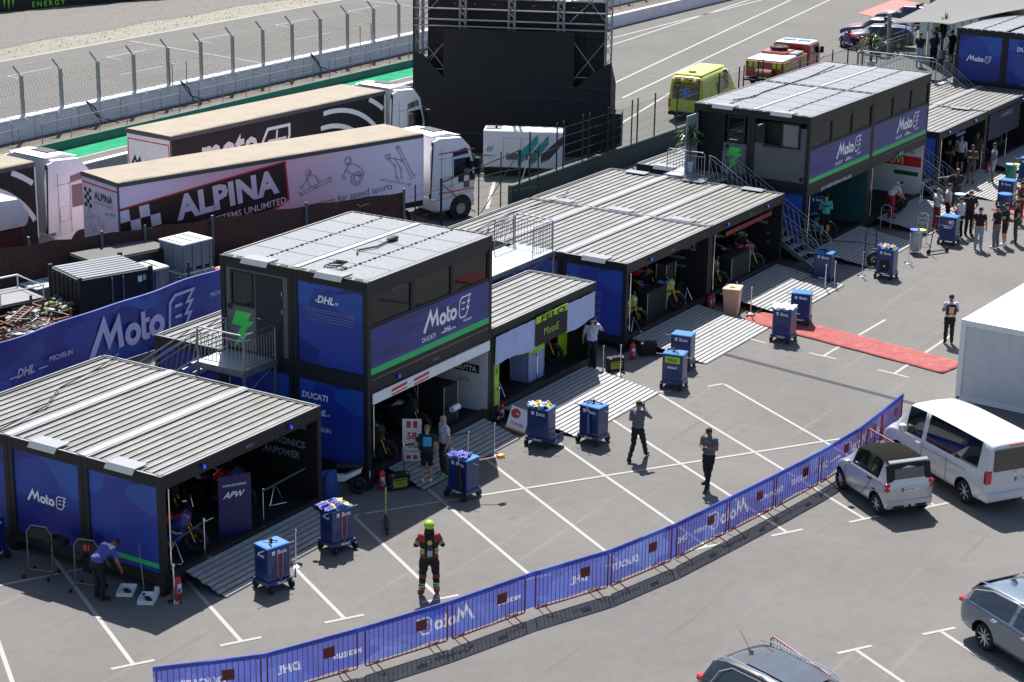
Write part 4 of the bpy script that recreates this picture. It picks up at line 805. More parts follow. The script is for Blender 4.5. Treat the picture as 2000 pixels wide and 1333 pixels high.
trs = [((4.55, -1.6), -16, 'blue tool trolley with orange straps and a purple cloth, second from the left'), ((9.2, -2.3), -97, 'blue tool trolley beside the two people, umbrella strapped to it'),
 ((13.75, -1.95), -84, 'blue tool trolley beside the white number sign, open basket at its side'), ((14.75, -3.1), -95, 'blue tool trolley on the lower edge of the lilac garage ramp, bare bright top'),
 ((20.4, -2.75), -80, 'blue trolley with a lime sign panel, in front of another trolley'), ((22.3, -2.05), -80, 'blue trolley with an empty frame on top, just behind the one with the lime panel'),
 ((26.75, -3.55), -88, 'blue trolley with crumpled white cloth standing on the red carpet'), ((28.9, -3.2), -75, 'blue trolley with bright round lids behind the one carrying white cloth'),
 ((34.3, -1.7), -82, 'blue trolley at the foot of the steel stair beside the far cabin'), ((36.2, -3.4), -88, 'blue trolley with purple cloth beyond the stair, black board on its front'),
 ((42.4, -3.55), -88, 'blue trolley with red number 40 beside the crew in white'), ((50.1, -3.3), -88, 'blue trolley next to the distant firefighter'), ((55.0, -2.6), -88, 'blue trolley at the right photo edge beside the green bag'), ((44.2, 1.2), -60, 'blue cabinet trolley standing inside the turquoise garage'), ((-.75, 5.0), 0, 'blue trolley cut off by the left photo edge')]
TR = []
for (x, y), a, lb in trs:
    z = .41 if (x, y) == (44.2, 1.2) else 0
    if z: x, y = 41.0, 1.6
    TR.append(dup(tr0, (x, y, z), R(a), lb)); 
    for ch in list(TR[-1].children):
        if ch.name.startswith('orange_strap') and x > 5: bpy.data.objects.remove(ch)
q = MB(); q.box((-.24, -.275, .84), (.24, -.268, 1.05), m_lime); text(q, 'FELO', .09, (0, -.276, .94), UX, UZ, m_black, wid=.3); q.obj('lime_sign', TR[4])
q = MB(); text(q, '40', .17, (.12, -.266, .92), UX, UZ, m_lett); text(q, 'Y', .12, (-.08, -.266, .92), UX, UZ, m_red); q.box((-.25, -.27, .76), (.25, -.264, .78), m_lett); q.obj('number_decal', TR[10])
for k in (4, 10):
    for ch in list(TR[k].children):
        if ch.name.startswith('lettering'):
            bpy.data.objects.remove(ch)
    q = MB(); text(q, 'Moto3', .08, (0, -.268, .70), UX, UZ, m_lett, shear=.4, off=.03); text(q, 'Moto3', .07, (-.335, 0, .9), UY, UZ, m_lett, shear=.4, off=.03); q.obj('lettering', TR[k])
q = MB(); q.box((-.17, -.28, .3), (.17, -.268, .72), m_black); q.box((-.03, -.285, .46), (.03, -.28, .52), m_lett); q.obj('black_board', TR[9])
q = MB(); q.box((.33, -.22, .12), (.60, .22, .14), m_trol); q.box((.33, -.22, .14), (.345, .22, .5), m_trol); q.tube([(.6, -.22, .14), (.6, -.22, .42), (.34, -.22, .42)], .012, m_trol, 5); q.tube([(.6, .22, .14), (.6, .22, .42), (.34, .22, .42)], .012, m_trol, 5); q.box((.59, -.22, .14), (.60, .22, .42), m_trol); q.obj('basket', TR[2])
m_purp = M('purple_blue_cloth', (.10, .11, .45), .7, var=.25, scale=6); m_ylc = M('yellow_print', (.65, .5, .08), .6)
make_cloth('folded_cloth', 'crumpled purple cloth on the second trolley from the left', (4.45, -1.55, 1.14), R(-16), m_purp, .72, .58, m_ylc, 3)
make_cloth('folded_cloth', 'purple cloth on the trolley beside the two people', (9.1, -2.2, 1.13), R(-80), m_purp, .6, .45, None, 5)
make_cloth('folded_cloth', 'purple and yellow umbrella cloth on the trolley near the number sign', (13.7, -1.9, 1.14), R(-70), m_lilac, .62, .45, m_ylc, 8)
make_cloth('folded_cloth', 'crumpled white cloth on the trolley standing on the red carpet', (26.72, -3.5, 1.14), R(-80), M('bright_white_cloth', (.8, .8, .82), .8), .8, .62, None, 11)
make_cloth('folded_cloth', 'purple cloth on the trolley beyond the steel stair', (36.15, -3.35, 1.14), R(-80), m_purp, .6, .45, m_ylc, 13)
for i, (x, y, z, rz, lb, c1) in enumerate([(1.85, -1.7, 1.14, 40, 'small black lever lying on the near left trolley top', m_black), (14.8, -3.05, 1.15, 100, 'black bracket lying on the trolley with the bare bright top', m_black), (20.4, -2.7, 1.15, 60, 'black bracket lying on the trolley with the lime panel', m_black), (34.3, -1.7, 1.15, 30, 'black clamp lying on the trolley by the steel stair', m_black)]):
    q = MB(); q.tube([(-.28, 0, 0), (-.1, .05, .05), (.1, -.02, .05), (.3, .04, .0)], .018, c1, 6); q.tube([(0, -.15, .02), (.02, .1, .07), (.1, .2, .02)], .015, c1, 6); q.cyl((0, 0, 0), (0, 0, .1), .03, c1, 8); tag(q.obj('metal_bracket', loc=(x, y, z), rot=R(rz)), lb, 'bracket', 'tools lying on the trolleys')
def umbrella(loc, rz, lb, c=m_purp):
    t = thing('folded_umbrella', lb, 'umbrella', loc, rz, 'folded umbrellas on the trolleys'); q = MB(); q.cone((0, 0, .05), (0, 0, .75), .05, .03, m_black, 8); q.cone((0.07, -.01, .1), (.05, 0, .7), .055, .03, c, 8); q.obj('canopy', t); q = MB(); q.cyl((0, 0, .75), (0, 0, 1.0), .012, m_chrome, 6); q.tube([(0, 0, 1.0), (.03, 0, 1.05), (.06, 0, 1.0)], .013, m_black, 5); q.obj('handle', t); return t
umbrella((8.86, -2.36, .24), R(-97), 'folded dark umbrella strapped to the trolley beside the two people', m_black); umbrella((14.42, -3.05, .24), R(-90), 'folded purple umbrella strapped to the trolley with the bare bright top')
q = MB(); q.cyl((0, 0, 0), (.55, -.3, .1), .018, M('pink_handle', (.7, .35, .3), .5), 6); q.box((.5, -.38, .05), (.68, -.24, .14), M('orange_bristle', (.8, .25, .05), .6)); q.box((.58, -.34, .02), (.75, -.3, .05), M('orange_bristle', (.8, .25, .05), .6)); tag(q.obj('hand_brush', loc=(9.4, -2.55, .98), rot=R(-20)), 'pink brush sticking out from the trolley beside the two people', 'brush')

# stanchion posts
def make_post(lb):
    t = thing('barrier_post', lb, 'post', group='chrome queue posts'); q = MB(); q.lathe([(.17, 0), (.17, .015), (.12, .03), (.03, .045), (.02, .05), (.02, .93)], m_chrome, n=14); q.obj('stand', t, smooth=2); q = MB(); q.lathe([(.03, .88), (.038, .9), (.038, .96), (.028, .98)], m_chrome, n=12); q.box((-.06, -.012, .9), (.06, .012, .94), m_black); q.obj('belt_head', t); return t
po = make_post('chrome queue post at the near left garage corner beside the red extinguisher'); po.location = (-.12, -.38, 0)
posts = [(3.12, -1.42, 0, 'chrome queue post on the near left ramp, right of the first trolley'), (1.6, .15, .42, 'chrome queue post inside the near left garage beside the left motorcycle'), (3.9, .2, .42, 'chrome queue post inside the near left garage, right of the blue board'),
 (9.0, -.5, .2, 'chrome queue post behind the black case by the near cabin'), (11.15, -1.15, .03, 'chrome queue post on the ramp behind the trolley beside the two people'), (12.2, -1.35, 0, 'chrome queue post at the sunlit lower edge of the ramp left of the number sign'),
 (14.4, -.1, .2, 'chrome queue post next to the red extinguisher between two garages'), (15.0, .6, .42, 'chrome queue post inside the lilac draped garage, left'), (17.2, .3, .42, 'chrome queue post inside the lilac draped garage beside the pale cabinet'), (20.15, -.35, 0, 'chrome queue post behind the man at the lilac garage'), (20.55, -.75, 0, 'chrome queue post in front of the black case with yellow label'),
 (23.6, .7, .42, 'chrome queue post inside the garage with yellow motorcycles'), (28.7, -1.4, .1, 'chrome queue post right of the beige bin, front one'), (28.95, -.7, .1, 'chrome queue post right of the beige bin, rear one'), (33.3, -2.2, .0, 'chrome queue post left in front of the trolley at the steel stair'), (33.9, -2.3, 0, 'chrome queue post right in front of the trolley at the steel stair'), (35.8, -2.6, 0, 'chrome queue post beside the purple cloth trolley'), (38.6, -3.35, 0, 'tall chrome queue post on the sunlit edge of the ramp before the turquoise garage'),
 (53.8, -.2, .3, 'chrome queue post behind the visitors, left one of three'), (55.3, -.3, .1, 'chrome queue post behind the visitors, middle one of three'), (58.4, -.4, .2, 'chrome queue post near the right photo edge, right one of three')]
for x, y, z, lb in posts: dup(po, (x, y, z), random.uniform(0, 3), lb)
# rope bars between posts in the garages
for i, (a, b, lb) in enumerate([((.25, .2, 1.1), (1.6, .15, 1.32), 'grey belt bar across the near left garage, left part'), ((3.9, .2, 1.32), (5.7, .25, 1.35), 'grey belt bar across the near left garage, right part'), ((9.0, -.5, 1.1), (11.15, -1.15, .95), 'dark belt between the posts on the near cabin ramp'), ((37.3, -2.2, .9), (35.2, .0, 1.2), 'black belt before the turquoise garage')]): q = MB(); q.box((0, -.008, -.025), ((V(b)-V(a)).length, .008, .025), M('belt_grey', (.1, .1, .11), .7)); o = q.obj('belt_barrier'); d = V(b)-V(a); o.rotation_mode = 'QUATERNION'; o.rotation_quaternion = d.to_track_quat('X', 'Z'); o.location = a; tag(o, lb, 'belt', 'belts between the posts')

# extinguishers, cases
def extinguisher(loc, lb, first=[None]):
    if first[0]: return dup(first[0], loc, random.uniform(-.5, .5), lb)
    t = thing('fire_extinguisher', lb, 'extinguisher', loc, 0, 'red fire extinguishers'); q = MB(); q.lathe([(.075, 0), (.09, .02), (.09, .42), (.07, .5), (.03, .54)], m_red, n=16); q.obj('bottle', t, smooth=2)
    q = MB(); q.box((-.03, -.02, .54), (.03, .02, .6), m_black); q.box((-.08, -.015, .6), (.05, .015, .63), m_black); q.tube([(.03, 0, .57), (.11, 0, .5), (.12, 0, .25)], .014, m_black, 6); q.obj('valve', t); q = MB(); q.box((-.075, -.095, .15), (.03, -.06, .38), m_white); q.box((-.076, -.097, .16), (-.01, -.07, .28), M('blue_label', (.05, .1, .45), .5)); q.obj('sticker', t); first[0] = t; return t
extinguisher((.12, -.28, 0), 'red fire extinguisher at the near left garage corner'); extinguisher((8.35, -.25, 0), 'red fire extinguisher beside the black case at the near cabin'); extinguisher((14.72, .0, .0), 'red fire extinguisher between the white banner garage and the lilac garage'); extinguisher((22.1, -.35, 0), 'red fire extinguisher next to the plain black case'); extinguisher((28.5, .1, .0), 'red fire extinguisher behind the beige bin, left'); extinguisher((28.75, .12, 0), 'red fire extinguisher behind the beige bin, right'); extinguisher((54.9, -.8, .1), 'red fire extinguisher beside the green bag'); extinguisher((48.8, -1.1, 0), 'red fire extinguisher below the man resting on the stair rail')
def case(loc, rz, lb, lbl=True):
    t = thing('equipment_case', lb, 'case', loc, rz, 'black equipment cases'); q = MB(); q.bbox((-.3, -.1, 0), (.3, .1, .46), m_black, .02); q.box((-.31, -.012, .02), (.31, .012, .45), m_dark); q.obj('shell', t)
    if lbl: q = MB(); q.box((-.21, -.105, .08), (.21, -.1, .33), M('yellow_label', (.42, .38, .03), .6)); q.box((-.18, -.107, .27), (.18, -.105, .30), m_black); q.box((-.1, -.107, .18), (.1, -.105, .195), m_black); q.obj('yellow_label', t)
    q = MB(); q.tube([(-.08, 0, .46), (-.08, 0, .51), (.08, 0, .51), (.08, 0, .46)], .014, m_black, 6)
    for x in (-.22, .22): q.box((x-.04, -.11, .42), (x+.04, -.095, .48), m_chrome)
    q.obj('handle', t); return t
case((8.62, -.6, 0), R(-30), 'black case with yellow label beside the near cabin ramp'); case((20.75, -.45, 0), R(-30), 'black case with yellow label behind the lilac garage ramp'); case((22.75, -.55, 0), R(-45), 'plain black case beside the red extinguisher at the middle garages', False)

# electric kick scooters
def kick(loc, rz, lb, c):
    t = thing('kick_scooter', lb, 'scooter', loc, rz, 'kick scooters'); q = MB(); q.bbox((-.45, -.06, .10), (.3, .06, .14), m_black, .01); q.obj('deck', t); q = MB(); q.cyl((.38, 0, .16), (.26, 0, 1.0), .02, c, 8); q.obj('stem', t); q = MB(); q.cyl((.26, -.22, 1.0), (.26, .22, 1.0), .015, m_black, 6); q.obj('handlebar', t)
    for x in (-.48, .42): q = MB(); q.torus((x, 0, .11), .085, .028, (0, 1, 0), m_tyre, 18, 6); q.cyl((x, -.02, .11), (x, .02, .11), .06, m_dark, 10); q.obj('wheel', t)
    return t
kick((6.3, -1.85, 0), R(38), 'lime green kick scooter standing in shade before the near cabin', M('pale_lime_paint', (.45, .55, .12), .4)); kick((40.6, -3.75, 0), R(150), 'black kick scooter beside the bag bin and the trolley numbered 40', m_black)
# moped
t = thing('moped', 'white and black moped parked against the near cabin side', 'moped', (7.37, .6, 0), R(125), None)
q = MB(); q.prism([(-.3, .55), (-.75, .78), (-.7, .62), (-.25, .38), (.25, .38), (.3, .55)], -.11, .11, m_white, bev=.03); q.obj('body', t); q = MB(); q.bbox((-.75, -.13, .76), (-.05, .13, .86), m_black, .04); q.obj('seat', t)
q = MB(); q.prism([(.45, .3), (.55, .35), (.72, 1.0), (.62, 1.05), (.4, .5)], -.15, .15, m_white, bev=.03); q.prism([(.55, .4), (.6, .4), (.76, .95), (.7, 1.0)], -.13, .13, m_black, bev=.01); q.obj('front_shield', t)
q = MB(); q.cyl((.6, -.33, 1.08), (.6, .33, 1.08), .018, m_black, 6); q.obj('handlebar', t); q = MB(); q.box((-.95, -.09, .5), (-.93, .09, .62), m_white); q.obj('number_plate', t)
for x in (-.62, .78):
    q = MB(); q.torus((x, 0, .25), .18, .07, (0, 1, 0), m_tyre, 20, 8); q.cyl((x, -.04, .25), (x, .04, .25), .12, m_dark, 12); q.obj('wheel', t, smooth=True)
q = MB(); q.cyl((.62, .1, .95), (.78, .09, .25), .022, m_chrome, 6); q.cyl((.62, -.1, .95), (.78, -.09, .25), .022, m_chrome, 6); q.obj('fork', t)
q = MB(); q.add([(6.55, .35, .05), (7.0, .15, .0), (7.0, .25, .9), (6.6, .42, .95)], [(0, 1, 2, 3)], M('blue_bag', (.02, .08, .35), .7)); q.ell((6.8, .3, .45), (.28, .12, .45), M('blue_bag', (.02, .08, .35), .7)); tag(q.obj('blue_bag'), 'blue cloth bag leaning at the near left garage beside the moped', 'bag')

# sign boards
def board(loc, rz, lean, w, h, m, lb, fn=None):
    t = thing('sign_board', lb, 'sign', loc, rz, None); t.rotation_euler = (lean, 0, rz); q = MB(); q.box((-w/2, -.012, 0), (w/2, .012, h), m); q.obj('board', t)
    if fn: q = MB(); fn(q); q.obj('lettering', t)
    return t
def f58(q):
    for x in (-.09, .09): q.box((x-.06, -.016, .95), (x+.06, -.013, 1.15), m_red); q.box((x-.06, -.016, .04), (x+.06, -.013, .16), m_red)
    text(q, '58', .2, (0, -.013, .72), UX, UZ, m_red, off=.03); text(q, 'SIC', .13, (0, -.013, .44), UX, UZ, m_grey); text(q, 'SQUADRA', .06, (0, -.013, .27), UX, UZ, m_red)
board((9.75, -.25, .38), R(-58), 0, .52, 1.2, m_white, 'white board with red number 58 at the garage with the white roll banner', f58)
def fsgn(q): q.add([(.15*cos(i*pi/8)-.12, -.016, .5+.15*sin(i*pi/8)) for i in range(16)], [tuple(range(16))], m_red); q.box((-.1, -.017, .48), (-.02, -.0165, .52), m_white); text(q, 'PLEASE', .09, (.0, -.013, .2), UX, UZ, m_red); q.box((-.33, -.016, .0), (.33, -.013, .05), M('orange_edge', (.7, .35, .05), .5))
board((13.95, -.95, .12), R(-50), R(-38), .6, .7, m_white, 'white sign with a red disc lying tilted behind the trolley with the basket', fsgn)
def fpow(q): text(q, 'POWER ELECTRONICS', .05, (0, -.013, 1.35), UX, UZ, m_lett, wid=.6); text(q, 'APW', .16, (-.02, -.013, 1.1), UX, UZ, m_lett, shear=.4)
board((3.0, .35, .41), R(-30), 0, .85, 1.6, M('deep_blue_board', (.025, .02, .16), .5), 'deep blue board standing in the near left garage opening', fpow)
bpy.data.objects['sign_board.001'].rotation_euler = (R(-35), R(24), R(-50))
# tyre stands and trays at left
def tyre(q, c, ax, r=.30, w=.085): q.torus(c, r-w, w, ax, m_tyre, 26, 10, .95); q.torus(c, r-.135, .022, ax, m_black, 20, 6, 2.0); c = V(c); a = V(ax).normalized(); o = a.orthogonal().normalized(); b = a.cross(o); [q.cyl(c, c+(o*cos(k*2*pi/5)+b*sin(k*2*pi/5))*.16, .016, m_dark, 5) for k in range(5)]; q.cyl(c-a*.04, c+a*.04, .05, m_dark, 8)
def tstand(loc, rz, lb, num=None):
    t = thing('tyre_stand', lb, 'stand', loc, rz, 'tyre stands'); q = MB(); bz = M('bronze_tube', (.22, .17, .13), .35, metal=.5)
    q.tube([(0, -.33, .12), (0, -.33, 1.1), (0, -.2, 1.28), (0, .2, 1.28), (0, .33, 1.1), (0, .33, .12)], .018, bz, 6)
    for y in (-.33, .33): q.tube([(-.28, y, .1), (.28, y, .1)], .016, bz, 5); q.cyl((0, y, .8), (.12, y, .82), .014, bz, 5)
    q.tube([(0, -.33, .14), (0, .33, .14)], .014, bz, 5); q.obj('frame', t)
    q = MB(); q.box((-.006, -.28, .95), (.006, .28, 1.22), m_black); 
    if num: text(q, num, .14, (-.006, 0, 1.08), UY, UZ, m_red, off=.03)
    q.obj('number_board', t)
    for x in (-.26, .26):
        for y in (-.33, .33): q = MB(); q.cyl((x, y-.02, .05), (x, y+.02, .05), .05, m_tyre, 10); q.obj('castor', t)
    return t
tstand((-.75, 3.25, 0), R(15), 'bronze tyre stand at the left with plain black board'); tstand((-.72, 1.75, 0), R(15), 'bronze tyre stand with red and white number board behind the bending man', '81')
q = MB(); tyre(q, (-.42, 3.0, .86), (.25, -.1, 1)); tag(q.obj('racing_slick', smooth=2), 'motorcycle tyre lying flat on the left tyre stand', 'tyre', 'loose motorcycle tyres'); q = MB(); tyre(q, (-.40, 2.2, .83), (-.75, .5, .35)); tag(q.obj('racing_slick', smooth=2), 'motorcycle tyre leaning upright between the two tyre stands', 'tyre', 'loose motorcycle tyres')
def tray(loc, rz, lb):
    t = thing('white_tray', lb, 'tray', loc, rz, 'white plastic trays'); q = MB(); q.box((-.28, -.2, .0), (.28, .2, .015), m_white)
    for a, b in (((-.28, -.2), (.28, -.18)), ((-.28, .18), (.28, .2)), ((-.28, -.2), (-.26, .2)), ((.26, -.2), (.28, .2))): q.box((a[0], a[1], .015), (b[0], b[1], .09), m_white)
    q.obj('basin', t); q = MB(); [q.tube([(-.18+.05*i, -.1, .04), (-.05+.04*i, .05, .05), (.1, .1-.04*i, .04)], .015, m_dark, 5) for i in range(4)]; q.obj('contents', t)
tray((-.30, .93, 0), R(30), 'white tray in the shade behind the bending man'); tray((-.36, .22, 0), R(30), 'white tray with tools nearest the garage corner')
t = thing('canister', 'small translucent canister against the near left garage corner', 'canister', (.0, .22, 0)); q = MB(); q.bbox((-.09, -.07, 0), (.09, .07, .22), M('milky_plastic', (.5, .56, .58), .4), .025); q.obj('bottle', t, smooth=2); q = MB(); q.cyl((.04, 0, .22), (.04, 0, .26), .025, m_white, 8); q.obj('cap', t)
q = MB(); q.cyl((-.12, .55, .02), (-.02, .75, 1.2), .012, m_galv, 6); q.box((-.25, .45, 0), (.0, .6, .05), m_black); tag(q.obj('broom'), 'thin broom leaning on the blue side panel at the near left garage corner', 'broom')
# beige bin, bag bins, carpet
t = thing('wheelie_bin', 'beige wheelie bin between the middle garages', 'bin', (28.35, -.85, 0), R(-75)); mb_ = M('beige_plastic', (.62, .38, .25), .5, var=.08)
q = MB(); q.add([(-.22, -.24, .05), (.22, -.24, .05), (.22, .2, .05), (-.22, .2, .05), (-.29, -.33, .98), (.29, -.33, .98), (.29, .3, .98), (-.29, .3, .98)], [(3, 2, 1, 0), (0, 1, 5, 4), (1, 2, 6, 5), (2, 3, 7, 6), (3, 0, 4, 7), (4, 5, 6, 7)], mb_); q.obj('body', t)
q = MB(); q.bbox((-.31, -.36, .98), (.31, .34, 1.05), mb_, .02); q.cyl((-.25, .36, 1.0), (.25, .36, 1.0), .02, mb_, 6); q.cyl((0, -.1, 1.05), (0, -.1, 1.065), .1, M('brown_hole', (.2, .09, .05), .7), 12); q.obj('lid', t)
q = MB(); [q.cyl((s*.18, .24, .1), (s*.24, .24, .1), .1, m_tyre, 12) for s in (-1, 1)]; q.obj('wheel', t); q = MB(); q.box((.26, -.1, .35), (.267, .05, .85), m_white); q.obj('sticker', t)
def bagbin(loc, lb, c, lids):
    t = thing('bag_bin', lb, 'bin', loc, R(-60), 'bag holder bins'); q = MB(); q.lathe([(.16, .08), (.24, .2), (.25, .55), (.23, .9)], c, n=14); q.obj('bag', t, smooth=True); q = MB(); q.cyl((-.06, 0, .9), (-.06, 0, .94), .2, lids[0], 14); q.cyl((.2, 0, .9), (.2, 0, .94), .17, lids[1], 14); q.obj('lid', t); q = MB(); [q.cyl((.25*cos(a), .25*sin(a), 0), (.22*cos(a), .22*sin(a), .9), .012, m_chrome, 5) for a in (.5, 2, 3.6, 5.2)]; q.obj('frame', t)
m_lb = M('light_blue_lid', (.35, .6, .75), .5); m_yl = M('yellow_lid', (.8, .65, .1), .5)
bagbin((40.2, -3.0, 0), 'clear bag bin with yellow and blue lids beside the black kick scooter', M('clear_bag', (.45, .46, .5), .3, trans=.3), (M('blue_lid', (.05, .15, .6), .5), m_yl)); bagbin((53.9, -2.2, .05), 'green bag bin with light blue and yellow lids at the right edge', M('green_bag', (.03, .35, .2), .3), (m_lb, m_yl)); 
q = MB(); q.cyl((0, 0, .85), (0, 0, .89), .24, m_lb, 16); q.lathe([(.14, .0), (.2, .2), (.2, .85)], m_grey, n=12); tag(q.obj('drink_cooler', loc=(47.3, -2.2, 0)), 'round cooler with pale blue lid behind the man in black with lanyard', 'cooler'); q = MB(); q.cyl((0, 0, .95), (0, 0, 1.0), .3, m_trolt, 16); q.lathe([(.2, .0), (.24, .2), (.24, .95)], m_trol, n=12); tag(q.obj('drink_cooler', loc=(48.0, -3.9, 0)), 'blue round lidded drum behind the group in black shirts', 'cooler')
m_carp = node_mat('red_carpet_cloth', lambda nt, b: (lambda tc, n: (nt.links.new(tc.outputs['Object'], n.inputs['Vector']), nt.links.new(ramp(nt, n.outputs[0], [(.3, (.21, .03, .03)), (.5, (.27, .058, .055)), (.68, (.34, .13, .12))]), b.inputs['Base Color']), b.inputs['Roughness'].__setattr__('default_value', .9)))(N(nt, 'ShaderNodeTexCoord'), N(nt, 'ShaderNodeTexNoise', Scale=2.6, Detail=9, Roughness=.85)))
def carpet(pa, pb, w, lb, n=40):
    pa, pb = V(pa), V(pb); d = (pb-pa); nn = V((-d.y, d.x)).normalized()*w/2; vs = []
    for i in range(n+1):
        p = pa+d*i/n
        for j in range(9): s = (j/4-1); q_ = p+nn*s*(1+.02*sin(i*.7)); vs.append((q_.x, q_.y, .018+.012*abs(sin(j*1.6+.2*sin(i*.5)))+.006*random.random()))
    q = MB(); q.add(vs, [(i*9+j, i*9+j+1, (i+1)*9+j+1, (i+1)*9+j) for i in range(n) for j in range(8)], m_carp); o = q.obj('red_carpet', smooth=True); md = o.modifiers.new('s', 'SOLIDIFY'); md.thickness = .012; tag(o, lb, 'carpet', 'red carpets over cables')
carpet((28.7, -1.5), (27.1, -9.4), 1.45, 'rumpled red carpet from the middle garages towards the white container'); carpet((49.6, -3.3), (47.2, -9.5), 1.4, 'red carpet piece beside the distant firefighter')
t = thing('cable_protector', 'thin grey cable protector strip across the asphalt', 'cable cover'); q = MB()
a, b = V((24.25, -2.5)), V((23.0, -10.2)); d = b-a; nn = V((-d.y, d.x)).normalized()
for s in (-.09, .03): q.add([tuple(a+nn*s)+(.006,), tuple(b+nn*s)+(.006,), tuple(b+nn*(s+.03))+(.035,), tuple(a+nn*(s+.03))+(.035,), tuple(a+nn*(s+.07))+(.006,), tuple(b+nn*(s+.07))+(.006,)], [(0, 1, 2, 3), (3, 2, 5, 4)], M('grey_cover', (.22, .23, .26), .5))
q.obj('strip', t)
# small frames / ladders before the far garages
def ladderframe(loc, rz, lb, h, m):
    q = MB(); q.tube([(0, -.2, 0), (0, -.2, h), (0, -.1, h+.1), (0, .1, h+.1), (0, .2, h), (0, .2, 0)], .02, m, 6); [q.cyl((0, -.2, z), (0, .2, z), .012, m, 5) for z in (.4, .8, h-.1)]; tag(q.obj('portable_railing', loc=loc, rot=rz), lb, 'frame', 'standing metal frames before the far garages')
ladderframe((42.3, -.9, .2), .3, 'bare metal frame standing at the corner between the two far garages', .9, m_galv); ladderframe((41.9, -2.6, 0), .5, 'arched chrome frame on the ramp behind the bag bin', 1.1, m_chrome); ladderframe((37.5, -2.2, 0), .2, 'black frame with a wheel next to the purple cloth trolley', 1.3, m_black); ladderframe((47.0, -.6, .2), 1.7, 'silver rail frame on the ramp in front of the visitors', .9, m_chrome)
for i, (p, lb) in enumerate([((44.6, -.5, .66), 'loose wheel leaning at the white and red garage, left'), ((45.3, -.4, .66), 'loose wheel leaning at the white and red garage, middle'), ((45.9, .1, .66), 'loose wheel at the white and red garage, right'), ((37.4, -2.4, .3), 'loose wheel at the foot of the black frame')]): q = MB(); tyre(q, p, (.6, .8, .1)); tag(q.obj('racing_slick', smooth=2), lb, 'tyre', 'loose motorcycle tyres')

# crowd barriers and banner
BP = [(-4.52, -3.7), (-2.78, -5.21), (-.62, -6.16), (1.52, -6.99), (3.89, -7.71), (5.98, -8.55), (8.28, -9.09), (10.51, -9.42), (12.67, -9.72), (14.96, -10.0), (17.3, -10.16), (19.0, -10.13), (20.7, -10.08)]
def make_barrier(lb):
    t = thing('crowd_barrier', lb, 'barrier', group='red crowd control barriers along the banner'); q = MB(); Lb = 2.2
    q.tube([(.02, 0, .2), (.02, 0, 1.0), (.1, 0, 1.09), (Lb-.1, 0, 1.09), (Lb-.02, 0, 1.0), (Lb-.02, 0, .2), (Lb-.05, 0, .17), (.05, 0, .17)], .019, m_redt, 8, True); q.obj('frame', t)
    q = MB(); nb = 18
    for i in range(1, nb): q.cyl((i*Lb/nb, 0, .18), (i*Lb/nb, 0, 1.08), .008, m_redt, 5)
    q.obj('bars', t)
    q = MB(); q.box((Lb*.62, -.012, .62), (Lb*.62+.26, .012, .86), M('dull_red_plate', (.25, .02, .025), .5)); q.obj('name_plate', t)
    for x in (.32, Lb-.32): q = MB(); q.tube([(x, -.32, .012), (x, -.26, .08), (x-.03, -.05, .17), (x+.05, .0, .22), (x-.03, .05, .17), (x, .26, .08), (x, .32, .012)], .016, m_redt, 6); q.obj('foot', t)
    return t
bt = None
pos = ['cut off at the lower left photo edge', 'second from the lower left', 'third from the lower left, below the firefighter', 'fourth from the left, just right of the firefighter', 'fifth from the left', 'sixth from the left, below the man on the phone', 'seventh from the left, below the capped man', 'eighth from the left', 'ninth, left of the small silver car', 'tenth, behind the small silver car', 'eleventh, by the white van bonnet', 'last one, at the tall far tip']
for i in range(len(BP)-1):
    a, b = V(BP[i]), V(BP[i+1]); d = b-a; lb = 'red barrier under the blue banner, '+pos[i]
    loc = (a.x+.05*d.x/d.length, a.y+.05*d.y/d.length, 0); rz = atan2(d.y, d.x)
    if bt is None: bt = make_barrier(lb); bt.location = loc; bt.rotation_euler = (0, 0, rz)
    else: dup(bt, loc, rz, lb, scale=(min(1, (d.length-.08)/2.2), 1, 1))
dup(bt, (17.45, -10.3, 0), atan2(-1.95, -1.3), 'red crowd barrier without banner between the small silver car and the van', group='red crowd control barriers without banner'); dup(bt, (4.0, -13.62, 0), atan2(-2.0, -1.16), 'red crowd barrier beside the dark car at the bottom edge', group='red crowd control barriers without banner')
t = thing('barrier_banner', 'long blue printed cloth hung over the row of red barriers', 'banner')
cum = [0]
for a, b in zip(BP, BP[1:]): cum.append(cum[-1]+(V(b)-V(a)).length)
du = .021; ns = int(cum[-1]/du); nz = 48; dz = .88/nz; mask = set()
class Flat:   # collects print outlines in banner coordinates (distance along, height)
    def add(s, vs, fs, m):
        for f in fs:
            P = [(vs[i][0], vs[i][2]) for i in f]; x0, x1 = min(p[0] for p in P), max(p[0] for p in P); z0, z1 = min(p[1] for p in P), max(p[1] for p in P)
            for gi in range(int(x0/du), int(x1/du)+2):
                for gj in range(max(0, int((z0-.24)/dz)), min(nz, int((z1-.24)/dz)+2)):
                    x, z = (gi+.5)*du, .24+(gj+.5)*dz; ins = False; k = len(P)-1
                    for q_ in range(len(P)):
                        (xa, za_), (xb_, zb_) = P[q_], P[k]
                        if (za_ > z) != (zb_ > z) and x < (xb_-xa)*(z-za_)/(zb_-za_)+xa: ins = not ins
                        k = q_
                    if ins: mask.add((gi, gj))
fl_ = Flat(); MU = (-1, 0, 0)
